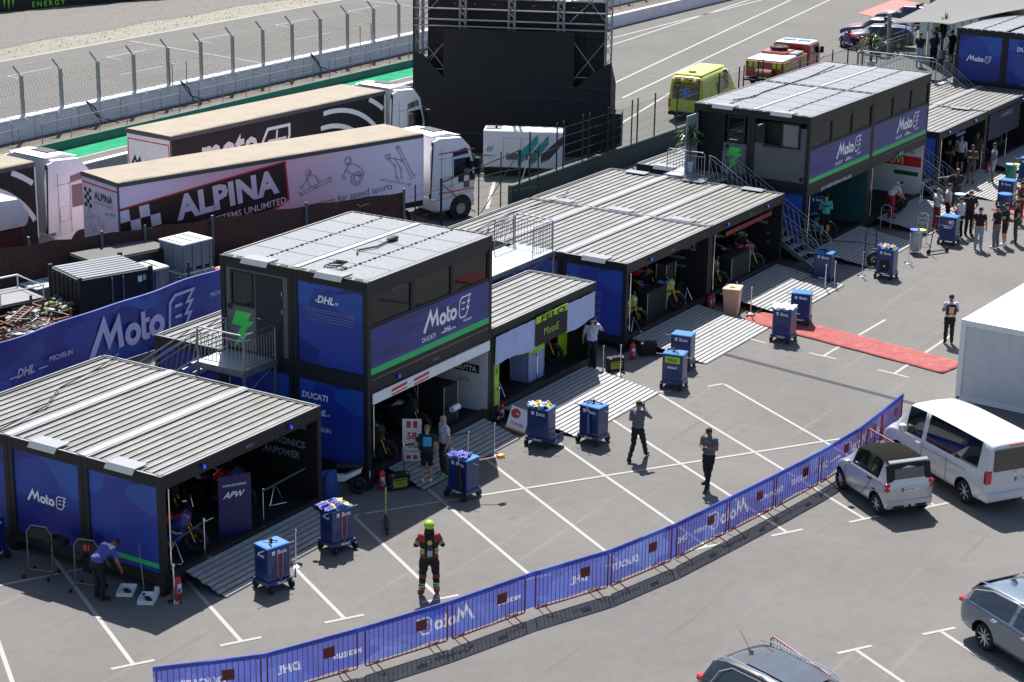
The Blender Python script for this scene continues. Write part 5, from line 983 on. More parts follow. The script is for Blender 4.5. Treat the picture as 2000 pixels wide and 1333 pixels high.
for kind, s, i, f, z, h in [('t', 'DUCATI', 0, .45, .62, .18), ('t', 'DHL', 1, .25, .62, .2), ('s', 'MICHELIN', 1, .85, .58, .11), ('m', '', 2, .95, .68, 1.6), ('s', 'MICHELIN', 3, .72, .6, .11), ('t', 'DHL', 4, .6, .6, .19), ('t', 'DUCATI', 5, .25, .6, .18), ('t', 'DHL', 6, .15, .6, .17), ('s', 'MICHELIN', 6, .52, .6, .11), ('m', '', 7, .02, .66, 1.8), ('s', 'MICHELIN', 7, .85, .6, .11), ('t', 'DHL', 8, .1, .6, .16), ('t', 'DUCATI', 8, .55, .6, .15), ('t', 'DHL', 9, .1, .6, .2), ('s', 'MICHELIN', 9, .4, .6, .1), ('m', '', 9, .95, .66, 1.6), ('t', 'DUCATI', 10, .8, .6, .2)]:
    o = (cum[i]+(cum[i+1]-cum[i])*f, 0, z)    # print seen from behind: mirrored
    if kind == 'm': moto_e(fl_, h, o, MU, UZ, None)
    else: text(fl_, s, h, o, MU, UZ, None, shear=.2 if kind == 't' else 0, off=.03)
P0 = []
for gi in range(ns+1):
    s_ = gi*cum[-1]/ns; i = max(k for k in range(len(BP)-1) if cum[k] <= s_+1e-6); f = (s_-cum[i])/(cum[i+1]-cum[i]); a, b = V(BP[i]), V(BP[i+1]); d = (b-a).normalized(); P0.append((a+(b-a)*f, V((-d.y, d.x))))
vs = []; cl_ = nz+5
for gi, (p, n) in enumerate(P0):
    for gj in range(nz+1): z = .24+gj*dz; u_ = (1.12-z); oo = .03+u_*(.014*sin(gi*.11)+.012*sin(gi*.043+z*4)+.006*sin(gi*.31+z*9)); vs.append((p.x+n.x*oo, p.y+n.y*oo, z-(.03*abs(sin(gi*.03)) if gj == 0 else 0)))
    for o_, z in ((.012, 1.132), (-.012, 1.132), (-.03, 1.11), (-.035, 1.03)): vs.append((p.x+n.x*o_, p.y+n.y*o_, z))
m_btx = node_mat('banner_white_print_cloth', lambda nt, b: (lambda tr, ms: (tr.inputs[0].__setattr__('default_value', (.5, .53, .68, 1)), b.inputs['Base Color'].__setattr__('default_value', (.6, .62, .7, 1)), nt.links.new(b.outputs[0], ms.inputs[1]), nt.links.new(tr.outputs[0], ms.inputs[2]), ms.inputs[0].__setattr__('default_value', .4), nt.links.new(ms.outputs[0], [n for n in nt.nodes if n.type == 'OUTPUT_MATERIAL'][0].inputs[0])))(N(nt, 'ShaderNodeBsdfTranslucent'), N(nt, 'ShaderNodeMixShader')))
q = MB(); fb, fw_ = [], []
for gi in range(ns):
    for gj in range(cl_-1): (fw_ if (gi, gj) in mask else fb).append((gi*cl_+gj, (gi+1)*cl_+gj, (gi+1)*cl_+gj+1, gi*cl_+gj+1))
q.add(vs, fb, m_bannerb); k0 = q.mid(m_btx); q.f += fw_; q.mi += [k0]*len(fw_); q.obj('cloth', t, smooth=True)

# white container, right
t = thing('white_container', 'large plain white container cut off by the right photo edge', 'container', (24.2, -10.45, 0), R(-3))
q = MB(); mwc = M('container_side_white', (.56, .58, .60), .5, var=.06)
for i in range(13): q.box((.044 if i % 2 else .047, -.2-.45*i-.44, .18), (.08, -.2-.45*i-.004, 2.4), mwc)
q.box((.05, -6.05, .14), (6.0, -.02, 2.45), mwc); q.obj('wall', t)
q = MB()
for y in (-.16, -6.05): q.box((0, y, 0), (.16, y+.16, 2.58), m_white); q.box((5.9, y, 0), (6.06, y+.16, 2.58), m_white)
q.box((.004, -5.9, 2.4), (.14, -.16, 2.575), m_white); q.box((.004, -5.9, .02), (.12, -.16, .17), m_white); q.box((.16, -.15, .02), (5.9, -.004, .17), m_white); q.box((.16, -.15, 2.4), (5.9, -.004, 2.575), m_white); q.cyl((-.01, -.1, .1), (.02, -.1, .1), .04, m_black, 10); q.obj('frame', t)
q = MB(); q.box((.14, -5.9, 2.5), (5.92, -.15, 2.6), m_white); q.box((.14, -2.6, 2.6), (5.9, -2.57, 2.62), m_white); q.obj('roof', t)
# black storage containers and junk behind the banner fence
t = thing('storage_container', 'small black storage container with pale ribbed roof behind the banner fence', 'container', (13.2, 15.25, 0), R(-19)); t.scale = (1.02, 1.0, 1.0)
q = MB()
for i in range(14): q.box((-.004 if i % 2 else .02, .05+i*.155, .1), (.06, .05+i*.155+.15, 2.05), m_black)
q.box((.03, .03, .08), (2.62, 2.18, 2.12), m_black)
for x in (0, 2.53):
    for y in (0, 2.1): q.box((x, y, 0), (x+.12, y+.12, 2.22), m_dark)
q.obj('body', t); q = MB()
for i in range(8): q.bbox((.12, .12+i*.25, 2.10), (2.53, .12+i*.25+.17, 2.165), m_gutter, .015)
q.box((.12, .1, 2.08), (2.53, 2.12, 2.115), m_rim); q.obj('roof', t)
q = MB(); [q.cyl((x, -.03, .15), (x, -.03, 2.05), .02, m_galv, 6) for x in (1.15, 1.55)]; q.box((2.1, .0, 1.75), (2.24, .025, 1.95), m_white); q.box((2.28, .0, 1.78), (2.38, .025, 1.97), M('pale_green_sticker', (.3, .5, .3), .5)); q.obj('door_bar', t)
q = MB(); q.bbox((0, 0, 0), (3.2, 1.6, 1.75), m_black, .03); q.box((.05, .05, 1.75), (3.15, 1.55, 1.79), M('dull_roof_felt', (.16, .16, .155), .8, var=.2)); tag(q.obj('storage_container', loc=(16.1, 17.4, 0), rot=R(-14)), 'long low black box with dull grey top against the brown fence', 'container')
def pallet_box(loc, rz, lb, h=.95, first=[None]):
    if first[0]: return dup(first[0], loc, rz, lb)
    t = thing('pallet_box', lb, 'box', loc, rz, 'grey plastic pallet boxes'); mg = M('grey_plastic', (.22, .27, .34), .5, var=.1); q = MB(); q.bbox((0, 0, .12), (1.15, .95, .93), mg, .02)
    for x in (0, .38, .76, 1.07): q.box((x, -.025, .12), (x+.08, 0.003, .93), mg); q.box((x, -.025, 0), (x+.08, .97, .12), mg)
    for y in (0, .42, .87): q.box((-.025, y, .12), (.003, y+.08, .93), mg)
    q.obj('body', t); q = MB(); q.bbox((-.04, -.04, .93), (1.19, .99, .99), M('pale_grey_lid', (.5, .52, .55), .5), .015); [q.box((.1+.36*i, .1, .99), (.13+.36*i, .85, 1.01), mg) for i in range(3)]; q.obj('lid', t); first[0] = t; return t
pallet_box((18.75, 15.7, 0), R(-8), 'grey pallet box, lower of the two stacked beside the brown fence').scale = (1.15, 1.25, 1.05); pallet_box((18.75, 15.7, 1.05), R(-8), 'grey pallet box, upper of the two stacked beside the brown fence').scale = (1.15, 1.25, 1.05); pallet_box((16.9, 16.0, 0), R(-12), 'grey pallet box right behind the ribbed container').scale = (1.0, 1.2, 1.5); pallet_box((14.6, 18.6, 0), R(-10), 'grey pallet box left of the low black box', first=[None])
t = thing('cage_cart', 'dark blue wire cage in front of the stacked grey boxes', 'cage', (17.0, 14.3, 0), R(-8)); mcg = M('dark_blue_cage', (.02, .04, .16), .4)
q = MB()
for x, y in ((0, 0), (1.5, 0), (0, 1.3), (1.5, 1.3)): q.cyl((x, y, 0), (x, y, 1.55), .04, mcg, 6)
for z in [.1+.09*i for i in range(15)]: q.cyl((0, 1.3, z), (1.5, 1.3, z), .006, mcg, 4); q.cyl((1.5, 0, z), (1.5, 1.3, z), .006, mcg, 4)
for i in range(14): q.cyl((i*.11, 1.3, .1), (i*.11, 1.3, 1.5), .005, mcg, 4)
q.tube([(0, 0, 1.4), (1.5, 0, 1.5)], .03, mcg, 6); q.obj('cage', t); q = MB(); q.box((0, 0, .05), (1.5, 1.3, .12), m_white); rj = random.Random(4)
for i in range(26): q.bbox((rj.uniform(0, 1.2), rj.uniform(0, 1.1), .12+rj.random()*.35), (rj.uniform(1.2, 1.4), rj.uniform(1.1, 1.3), .5), (m_white, m_galv, m_red, m_black)[i % 4], .01, T=Matrix.Scale(.0, 4) if 0 else Matrix.Translation((rj.uniform(0, .9), rj.uniform(0, .8), 0)) @ Matrix.Scale(.25, 4)) 
q.obj('contents', t)
def rack(loc, rz, lb, seed, first=None):
    mr = M('rust_red_frame', (.30, .10, .06), .6, var=.3, scale=8); t = thing('metal_rack', lb, 'rack', loc, rz, 'rust red scrap racks'); q = MB(); rj = random.Random(seed); Wx, Wy = 1.9, 1.5
    for x in (0, Wx):
        for y in (0, Wy): q.box((x-.035, y-.035, 0), (x+.035, y+.035, 1.45), mr)
    for z in (.15, .4, .65, .9, 1.15):
        for y in (0, Wy): q.box((0, y-.02, z), (Wx, y+.02, z+.05), mr)
        for x in (0, Wx): q.box((x-.02, 0, z), (x+.02, Wy, z+.05), mr)
    q.obj('frame', t)
    for k in range(2):
        q = MB(); o = V((rj.uniform(.0, .8), rj.uniform(0, .5), 1.2+.1*k)); a = rj.uniform(0, .6); T = Matrix.Translation(o) @ Matrix.Rotation(a, 4, 'Z') @ Matrix.Rotation(rj.uniform(-.1, .15), 4, 'Y')
        for y in (0, .3): q.box((0, y, 0), (1.4, y+.05, .05), mr, T)
        for i in range(7): q.box((.1+i*.2, .05, .01), (.14+i*.2, .3, .04), mr, T)
        q.obj('ladder_frame', t)
    q = MB(); ms = [m_grey, m_galv, m_black, M('dark_green_scrap', (.02, .12, .05), .5), m_grey, M('yellow_green_scrap', (.35, .42, .15), .5), m_dark]
    for i in range(75): q.ell((0, 0, 0), (1, 1, 1), ms[rj.randrange(7)], Matrix.Translation((rj.uniform(.15, Wx-.15), rj.uniform(.15, Wy-.15), rj.uniform(.7, 1.32))) @ Matrix.Rotation(rj.uniform(0, 3), 4, 'Z') @ Matrix.Rotation(rj.uniform(-.5, .5), 4, 'X') @ Matrix.Diagonal((rj.uniform(.08, .3), rj.uniform(.04, .14), rj.uniform(.03, .09), 1)), 8, 5)
    for i in range(22): p = V((rj.uniform(.1, 1.7), rj.uniform(.1, 1.4), rj.uniform(1.1, 1.38))); q.tube([p, p+V((rj.uniform(-.4, .4), rj.uniform(-.3, .3), rj.uniform(-.1, .12))), p+V((rj.uniform(-.6, .6), rj.uniform(-.3, .3), 0))], .018, ms[rj.randrange(7)], 5)
    o = q.obj('scrap_heap', t, smooth=2); o['kind'] = 'stuff'; return t
rack((12.5, 15.6, 0), R(-12), 'rust red rack full of scrap next to the ribbed black container', 3); rack((10.6, 15.3, 0), R(-10), 'rust red rack with green and white scrap, left of the other', 9); rack((9.6, 13.7, 0), R(-6), 'low rust red rack in front, cut by the left photo edge', 12)
q = MB(); q.bbox((10.2, 13.6, 0), (13.0, 14.6, .8), m_black, .05); q.tube([(11.3, 13.8, .92), (12.6, 13.7, .92), (12.8, 14.2, .92), (11.4, 14.4, .92)], .05, m_lett, 6, True); tag(q.obj('black_crate'), 'long black crate with pale looped strap behind the banner fence', 'crate')
t = thing('flat_trailer', 'empty flat trailer frame at the left behind the racks', 'trailer', (10.8, 18.4, 0), R(-15)); q = MB(); q.box((0, 0, .95), (3.2, 1.7, 1.05), m_gutter); q.tube([(0, 0, 1.45), (3.2, 0, 1.45), (3.2, 1.7, 1.45), (0, 1.7, 1.45)], .03, m_white, 6, True); [q.cyl((x, y, 1.0), (x, y, 1.45), .025, m_white, 5) for x in (0, 1.6, 3.2) for y in (0, 1.7)]; q.obj('bed', t); q = MB(); [q.cyl((x, .2, .4), (x, .4, .4), .4, m_tyre, 14) for x in (1, 2)]; q.obj('wheel', t)
t = thing('orange_barrier_block', 'orange and pink plastic blocks lying behind the near cabin', 'block', (21.7, 15.9, 0)); q = MB(); mo = M('orange_plastic', (.85, .3, .06), .5); q.bbox((0, 0, .5), (1.0, .5, 1.0), mo, .05); q.obj('block', t); q = MB(); q.bbox((-.8, -.2, .2), (.3, .3, .7), M('salmon_plastic', (.75, .18, .12), .5), .05); q.obj('lower_block', t)
# plants
def plant(loc, lb, h=1.7, s=1.0, seed=1, pot=True):
    rj = random.Random(seed); t = thing('potted_palm', lb, 'plant', loc, 0, 'potted yucca palms'); q = MB()
    q.lathe([(.15*s, 0), (.2*s, .35*s), (.2*s, .38*s)], M('white_pot', (.65, .68, .72), .4), n=14); q.obj('pot', t)
    q = MB()
    for i in range(3): q.tube([(.05*cos(i*2), .05*sin(i*2), .3*s), (.07*cos(i*2), .07*sin(i*2), .7*h), (.1*cos(i*2), .1*sin(i*2), (.65+.1*i)*h)], .035, M('palm_trunk', (.12, .07, .04), .8), 6)
    q.obj('trunk', t); q = MB(); gm = [M('leaf_green', (.05, .14, .03), .45, var=.3), M('leaf_light_green', (.16, .27, .05), .4, var=.3), M('leaf_dark', (.02, .06, .02), .5)]
    for i in range(150):
        c = V((.1*cos(i % 3*2), .1*sin(i % 3*2), (.6+.1*(i % 3)+rj.uniform(-.08, .1))*h)); a = rj.uniform(0, 2*pi); up = rj.uniform(-.2, 1.3); Ln = rj.uniform(.4, .75)*s; w = .028; d = V((cos(a)*cos(up), sin(a)*cos(up), sin(up))); sd_ = V((-sin(a), cos(a), 0))*w; p1 = c+d*Ln*.5+V((0, 0, .02)); p2 = c+d*Ln-V((0, 0, Ln*(.45 if up < .8 else .1)))
        q.add([c-sd_*.5, c+sd_*.5, p1+sd_, p1-sd_, p2], [(0, 1, 2, 3), (3, 2, 4)], gm[rj.randrange(3)])
    q.obj('leaves', t); return t
plant((35.7, 4.75, 3.06), 'potted yucca palm on the landing beside the open cabin door', 1.75, 1.05, 2); plant((62.5, 8.2, 2.98), 'potted yucca palm at the left end of the raised terrace', 1.8, 1.1, 5); plant((68.0, 6.5, 2.98), 'potted yucca palm behind the people on the raised terrace', 2.0, 1.2, 8)
# shade sail, poles, red canopy
def strut(a, b, r, lb): q = MB(); q.cyl(a, b, r, M('weathered_pole', (.3, .29, .27), .5, metal=.3, var=.2), 12); tag(q.obj('sail_pole'), lb, 'pole', 'poles of the shade sail')
strut((69.6, 9.95, 0), (69.2, 10.0, 4.9), .12, 'leaning grey pole in front of the liveried cars'); strut((81.2, 11.7, 0), (80.9, 11.8, 6.0), .13, 'grey pole rising through the shade sail, right of the cars')
n = 14; c = [V((62.3, 4.2, 5.62)), V((69.0, 10.0, 4.3)), V((78, 8.5, 6.2)), V((71, 1.5, 5.9))]; vs = []
for i in range(n+1):
    for j in range(n+1): u, v = i/n, j/n; p = c[0]*(1-u)*(1-v)+c[1]*(1-u)*v+c[2]*u*v+c[3]*u*(1-v); ct = (c[0]+c[1]+c[2]+c[3])/4; e = 4*u*(1-u)*((1-v)**3+v**3)*.25+4*v*(1-v)*((1-u)**3+u**3)*.25; p = p+(ct-p)*e*.55; p.z -= .8*4*u*(1-u)*4*v*(1-v)*.4; vs.append(p)
q = MB(); q.add(vs, [(i*(n+1)+j, (i+1)*(n+1)+j, (i+1)*(n+1)+j+1, i*(n+1)+j+1) for i in range(n) for j in range(n)], M('pale_sail_cloth', (.2, .2, .195), .8, var=.08)); o = q.obj('shade_sail', smooth=True); md = o.modifiers.new('s', 'SOLIDIFY'); md.thickness = .02; tag(o, 'pale grey shade sail stretched above the top right terrace', 'shade sail')
t = thing('red_canopy', 'flat red fabric floor and canopy at the top beyond the liveried cars', 'canopy'); q = MB(); q.quad([(100.5, 24.5, .03), (97.5, 19.5, .03), (106, 19, .03), (109.5, 25.2, .03)], M('faded_red_floor', (.55, .12, .10), .8, var=.15)); q.obj('red_floor', t); q = MB(); q.prism([(97, 3.2), (104, 4.2), (111, 3.2)], 12.5, 18.0, m_red); q.box((97, 17.95, 1.6), (111, 18.0, 3.2), m_red); q.obj('roof', t); q = MB(); [q.cyl((x, y, 0), (x, y, 3.3), .06, m_galv, 6) for x in (97.2, 104, 110.8) for y in (11.7, 17.3)]; q.obj('leg', t)
t = thing('white_partition', 'pale panel wall under the shade sail', 'partition'); q = MB(); [q.bbox((83.5+i*1.25, 13.5-i*.1, 0), (84.7+i*1.25, 13.58-i*.1, 2.6), M('pale_green_panel', (.40, .46, .44), .5), .01) for i in range(7)]; q.obj('panel', t)
# cables on roofs
for pts, lb in [([(-.1, 5.2, 3.06), (2, 5.6, 3.03), (3.2, 6.3, 3.04), (5.0, 6.6, 3.05), (6.2, 7.0, 3.04)], 'thin black cable lying across the near left garage roof'), ([(36.6, 3.4, 5.66), (37.6, 3.9, 5.66), (38.6, 3.5, 5.66), (40, 3.7, 5.66), (44, 3.6, 5.66), (47.5, 3.9, 5.66)], 'black cable winding over the far cabin solar roof'), ([(23, 6.4, 3.06), (26, 6.8, 3.05), (29, 6.5, 3.05), (30.2, 6.9, 3.06)], 'thin cable on the middle garages roof')]: q = MB(); q.tube(pts, .018, m_black, 5); tag(q.obj('roof_cable'), lb, 'cable', 'cables lying on roofs')
q = MB()
for k in range(5): q.torus((8.75+.03*k, 1.6-.05*k, 5.83+.03*k), .24-.02*k, .014, (0.1*k, .1, 1), m_black, 26, 5)
tag(q.obj('coiled_cable'), 'coil of black cable on the near cabin roof corner', 'cable'); q = MB(); q.ell((11.9, 1.9, 5.85), (.25, .12, .08), m_black); q.tube([(11.7, 1.9, 5.83), (11.0, 1.8, 5.83), (10.4, 2.0, 5.83), (10.1, 1.8, 5.83)], .03, M('dark_strap', (.1, .1, .1), .8), 5); tag(q.obj('strap_bundle'), 'dark bundle with strap lying on the near cabin solar roof', 'strap')
# furniture inside garages
def cab_(loc, rz, sz, m, lb, m2=None, top=None):
    t = thing('storage_cabinet', lb, 'cabinet', loc, rz, 'cabinets inside the garages'); q = MB(); q.bbox((-sz[0]/2, -sz[1]/2, 0), (sz[0]/2, sz[1]/2, sz[2]), m, .015); q.obj('body', t)
    if m2: q = MB(); q.bbox((-sz[0]/2-.004, -sz[1]/2-.004, sz[2]*.72), (sz[0]/2+.004, sz[1]/2+.004, sz[2]+.01), m2, .01); q.obj('lime_band', t)
    q = MB(); [q.cyl((x*sz[0]/2, y*sz[1]/2, .02), (x*sz[0]/2, y*sz[1]/2, sz[2]), .02, m_galv, 5) for x in (-1, 1) for y in (-1, 1)]; q.obj('edge_rail', t); return t
za = .42
cab_((12.55, .8, za), 0, (.7, .9, 1.25), m_int, 'black workbench cabinet in the garage with the white roll banner'); q = MB(); q.cyl((12.25, .12, 1.05), (12.6, .12, 1.05), .09, m_white, 14); tag(q.obj('paper_roll'), 'white paper roll on the side of the black workbench cabinet', 'paper roll')
cab_((17.35, .75, za), 0, (.9, .65, 1.3), M('pale_lilac_board', (.3, .36, .62), .5), 'pale lilac cabinet with lime top in the lilac draped garage', m_lime); cab_((25.6, .9, za), 0, (1.4, .5, .95), m_int, 'black bench between the two yellow motorcycles'); cab_((31.4, .6, za), 0, (1.5, .55, .95), m_int, 'black bench with silver edges in the garage with the red strip'); cab_((28.0, 1.6, za), 0, (.7, .4, 1.2), M('grey_box', (.12, .12, .13), .5), 'grey box at the rear of the garage with yellow motorcycles')
cab_((53.3, 1.3, .3), 0, (.8, .5, 1.3), m_trol, 'blue cabinet behind the visitors in the far right garage'); cab_((51.9, .9, .3), 0, (.35, .35, .9), M('steel_drum', (.2, .2, .22), .4, metal=.6), 'grey drum inside the far right garage')

def pstand(loc, rz, lb): q = MB(); q.tube([(-.2, -.2, .02), (0, -.05, .55), (.2, -.2, .02)], .018, m_chrome, 6); q.tube([(-.25, -.22, .02), (.25, -.2, .02)], .018, m_chrome, 6); q.cyl((0, -.05, .5), (0, .3, .02), .016, m_chrome, 6); tag(q.obj('paddock_stand', loc=loc, rot=rz), lb, 'stand', 'chrome triangle stands in the garages')
for x, y, lb in ((.95, .5, 'chrome triangle stand at the left of the near left garage'), (5.2, .9, 'chrome triangle stand at the right of the near left garage'), (15.35, .5, 'chrome triangle stand at the left of the lilac draped garage'), (23.5, .45, 'chrome triangle stand beside the left yellow motorcycle'), (27.6, .6, 'chrome triangle stand at the right of the yellow motorcycles')): pstand((x, y, za), random.uniform(-1, 0), lb)
for i, (x, y, z, sx, h, m, lb) in enumerate([(2.3, 3.4, za, .6, 1.5, M('charcoal_box', (.05, .05, .055), .5), 'tall charcoal locker at the back of the near left garage'), (5.0, 4.2, za, 1.2, .9, m_trol, 'blue tool chest at the back of the near left garage'), (10.0, 3.2, za, 1.2, 1.0, M('charcoal_box', (.05, .05, .055), .5), 'charcoal cabinet at the back of the white banner garage'), (26.5, 3.4, za, 1.4, 1.4, M('charcoal_box', (.05, .05, .055), .5), 'charcoal cabinet behind the yellow motorcycles'), (32.4, 3.2, za, 1.4, 1.3, m_trol, 'blue tool chest at the back of the red strip garage'), (40.6, 2.6, .38, 1.3, 1.1, m_int, 'black cabinet at the back of the turquoise garage')]): cab_((x, y, z), 0, (sx, .5, h), m, lb)
q = MB(); q.cyl((28.05, 1.0, .75), (28.05, 1.06, .75), .3, m_tyre, 20); q.torus((28.05, 1.03, .75), .2, .03, (0, 1, 0), M('brown_tyre_warmer', (.2, .09, .05), .7), 20, 6); tag(q.obj('racing_slick'), 'brown wrapped wheel standing at the right of the yellow motorcycles', 'tyre', 'loose motorcycle tyres')
# ---------------- vehicles ----------------
def loft_body(stations, glass_side=(), glass_top=(), mats=None, wheels=(), wr=.3, wy=.7, sub=2, roofm=(), soft={}):
    # stations: (x, zbottom, zbelt, ztop, halfwidth, half_top_width)
    bm = bmesh.new(); rings = []; cl = bm.edges.layers.float.new('crease_edge'); cv = bm.verts.layers.float.new('crease_vert')
    for (x, zb, zt, zr, w, wt) in stations:
        zm = (zb+zt)/2; P = [(0, zb), (w*.88, zb), (w*.97, zb+.1), (w, zm), (w*.985, zt-.03), (w*.95, zt), (wt, zr-.045), (wt*.8, zr-.005), (0, zr+.015)]
        ring = [bm.verts.new((x, y, z)) for y, z in P]+[bm.verts.new((x, -y, z)) for y, z in P[-2:0:-1]]; rings.append(ring)
    n = 16; body = 0
    for i in range(len(rings)-1):
        for j in range(n):
            f = bm.faces.new((rings[i][j], rings[i][(j+1) % n], rings[i+1][(j+1) % n], rings[i+1][j])); jj = j if j < 8 else 15-j
            f.material_index = 1 if (jj == 5 and i in glass_side) or (jj in (6, 7) and i in glass_top) else 0
            if jj == 5 and i in glass_top: f.material_index = 0
            if jj in (6, 7) and i in roofm: f.material_index = 3
    bm.faces.new(rings[0][::-1]); bm.faces.new(rings[-1]); bmesh.ops.recalc_face_normals(bm, faces=bm.faces)
    for rg, rn in zip(rings, rings[1:]):
        for j in soft: 
            for jj in (j, 16-j): e = bm.edges.get((rg[jj], rn[jj])); e[cl] = soft[j]
    for e in bm.edges:
        if len(e.link_faces) == 2 and e.link_faces[0].material_index != e.link_faces[1].material_index:
            e[cl] = .9
            for v in e.verts: v[cv] = .75
    me = bpy.data.meshes.new('b'); bm.to_mesh(me); bm.free()
    for m in mats: me.materials.append(m)
    o = bpy.data.objects.new('b', me); TS.collection.objects.link(o); s = o.modifiers.new('s', 'SUBSURF'); s.levels = sub; s.render_levels = sub
    cut = []
    for x in wheels:
        for sd_ in (-1, 1):
            q = MB(); q.cyl((x, sd_*(wy-.22), wr+.02), (x, sd_*(wy+.3), wr+.02), wr+.055, mats[2], 28); c = q.obj('c'); C.objects.unlink(c); TS.collection.objects.link(c); c.data.materials.clear(); [c.data.materials.append(m) for m in mats]; c.data.polygons.foreach_set('material_index', [2]*len(c.data.polygons)); cut.append(c)
            b = o.modifiers.new('b', 'BOOLEAN'); b.operation = 'DIFFERENCE'; b.object = c; b.solver = 'EXACT'
    me2 = evald(o)
    bpy.data.objects.remove(o); [bpy.data.objects.remove(c) for c in cut]; return me2
def split_mesh(me, mats, names, parent):
    out = []
    vs = [tuple(v.co) for v in me.vertices]
    for idxs, nm in names:
        q = MB(); used = {}; 
        for p in me.polygons:
            if p.material_index in idxs:
                f = []
                for v in p.vertices:
                    if v not in used: used[v] = len(q.v); q.v.append(vs[v])
                    f.append(used[v])
                q.f.append(tuple(f)); q.mi.append(q.mid(mats[p.material_index]))
        if q.f: out.append(q.obj(nm, parent, smooth=2))
    return out
def alloy(t, x, y, r, side, m_rim2, spokes=7, name='wheel'):
    q = MB(); yo = y*side; q.torus((x, yo-side*.09, r), r-.085, .085, (0, 1, 0), m_tyre, 28, 10, 1.15); w = q.obj(name, t, smooth=2)
    q = MB(); yf = yo-side*.015; q.torus((x, yf-side*.01, r), r*.66, .018, (0, 1, 0), m_rim2, 26, 6)
    for k in range(spokes):
        a = 2*pi*k/spokes; q.cyl((x+.04*cos(a), yf-side*.02, r+.04*sin(a)), (x+r*.64*cos(a+.1), yf-side*.01, r+r*.64*sin(a+.1)), .02, m_rim2, 5)
    q.cyl((x, yf-side*.05, r), (x, yf+side*.005, r), .05, m_rim2, 10); q.cyl((x, yo-side*.12, r), (x, yo-side*.09, r), r*.63, m_black, 20); q.obj('rim', w, smooth=2); return w
m_sil = M('silver_car_paint', (.5, .505, .52), .28, metal=.35, var=.03, coat=.8); m_vanw = M('white_van_paint', (.62, .62, .62), .25, var=.02, coat=.9); m_bmw = M('grey_blue_car_paint', (.16, .20, .25), .25, metal=.6, var=.03, coat=.9); m_suv = M('dark_brown_grey_paint', (.05, .043, .04), .28, metal=.3, var=.03, coat=.9)
m_tail = M('red_lamp_glass', (.5, .01, .02), .15, coat=.7); m_lampw = M('clear_lamp_glass', (.7, .7, .72), .1, coat=.8); m_alloy = M('alloy_rim', (.55, .56, .58), .3, metal=.8)
def car(name, label, cat, loc, rz, st, gs, gt, paint, wheels, wr, wy, spokes=7, roofm=(), rm=None, soft={}):
    t = thing(name, label, cat, (loc[0], loc[1], 0), rz); ms = [paint, m_cglass, m_black]+([rm] if rm else [])
    me = loft_body(st, gs, gt, ms, wheels, wr, wy, roofm=roofm, soft=soft); split_mesh(me, ms, [((0, 2), 'body'), ((1,), 'window'), ((3,), 'fabric_roof')], t); bpy.data.meshes.remove(me)
    for x in wheels:
        for s in (-1, 1): alloy(t, x, wy+.02, wr, s, m_alloy, spokes)
    return t
def plate(q, c, u, txt, w=.5, h=.11):
    u = V(u); c = V(c); n = u.cross(V((0, 0, 1))); q.add([c+u*a+V((0, 0, b))+n*d for d in (0, .012) for a, b in ((-w/2, -h/2), (w/2, -h/2), (w/2, h/2), (-w/2, h/2))], [(0, 1, 2, 3)[::-1], (4, 5, 6, 7), (0, 1, 5, 4), (1, 2, 6, 5), (2, 3, 7, 6), (3, 0, 4, 7)], m_white); text(q, txt, h*.62, c+n*.012, u, UZ, m_black, off=.0, wid=w*.75, n=.003); q.add([c-u*(w/2-.0)+V((0, 0, b))+n*.016+u*a for a, b in ((0, -h/2), (.05, -h/2), (.05, h/2), (0, h/2))], [(0, 1, 2, 3)], M('plate_blue', (.02, .08, .4), .5))
# small two seat car
st = [(0.0, .42, .80, .84, .66, .60), (.05, .28, .90, .95, .74, .66), (.16, .24, .98, 1.40, .77, .56), (.40, .22, 1.00, 1.52, .78, .57), (.75, .22, 1.00, 1.545, .78, .57), (1.30, .20, .99, 1.53, .78, .58), (1.72, .20, .97, 1.44, .78, .57), (2.14, .20, .93, 1.02, .78, .62), (2.42, .24, .84, .90, .74, .60), (2.62, .28, .68, .74, .68, .56), (2.70, .34, .56, .60, .58, .48)]
t = car('small_car', 'small silver two seat car with dark fabric roof parked at the barriers', 'car', (14.5, -12.72), R(53), st, (3, 4, 5), (6,), m_sil, (.43, 2.29), .29, .72, 6, roofm=(2, 3, 4, 5), rm=M('dark_fabric_roof', (.022, .020, .018), .95, bump=.3, bscale=60, spec=.08), soft={6: .5})
q = MB(); q.prism([(.10, .97), (.06, .99), (.17, 1.44), (.22, 1.44)], -.66, .66, m_black, bev=.02); q.obj('rear_hood', t); q = MB(); q.prism([(.065, 1.06), (.055, 1.06), (.115, 1.33), (.13, 1.33)], -.44, .44, M('grey_rear_glass', (.09, .12, .15), .1, coat=.8)); q.obj('rear_window', t)
q = MB(); q.prism([(.16, 1.46), (.14, 1.50), (.22, 1.545), (.26, 1.51)], -.58, .58, m_sil, bev=.01); q.obj('spoiler', t)
for s in (-1, 1):
    for z in (.80, .92): q = MB(); q.ell((.06, s*.66, z), (.07, .095, .062), m_tail); q.obj('tail_light', t, smooth=True)
q = MB(); plate(q, (.0, 0, .78), (0, -1, 0), '5478 HGY'); q.obj('number_plate', t); q = MB(); q.bbox((-.03, -.70, .27), (.12, .70, .50), m_sil, .04); q.obj('rear_bumper', t, smooth=2); q = MB(); [q.box((-.045, a, .30), (-.028, b, .36), m_black) for a, b in ((-.5, -.18), (.18, .5))]; q.cyl((-.05, 0, .33), (.05, 0, .33), .04, m_black, 8); q.obj('exhaust_trim', t)
for s in (-1, 1): q = MB(); q.ell((1.72, s*.88, 1.02), (.09, .10, .075), m_sil); q.obj('side_mirror', t, smooth=True)
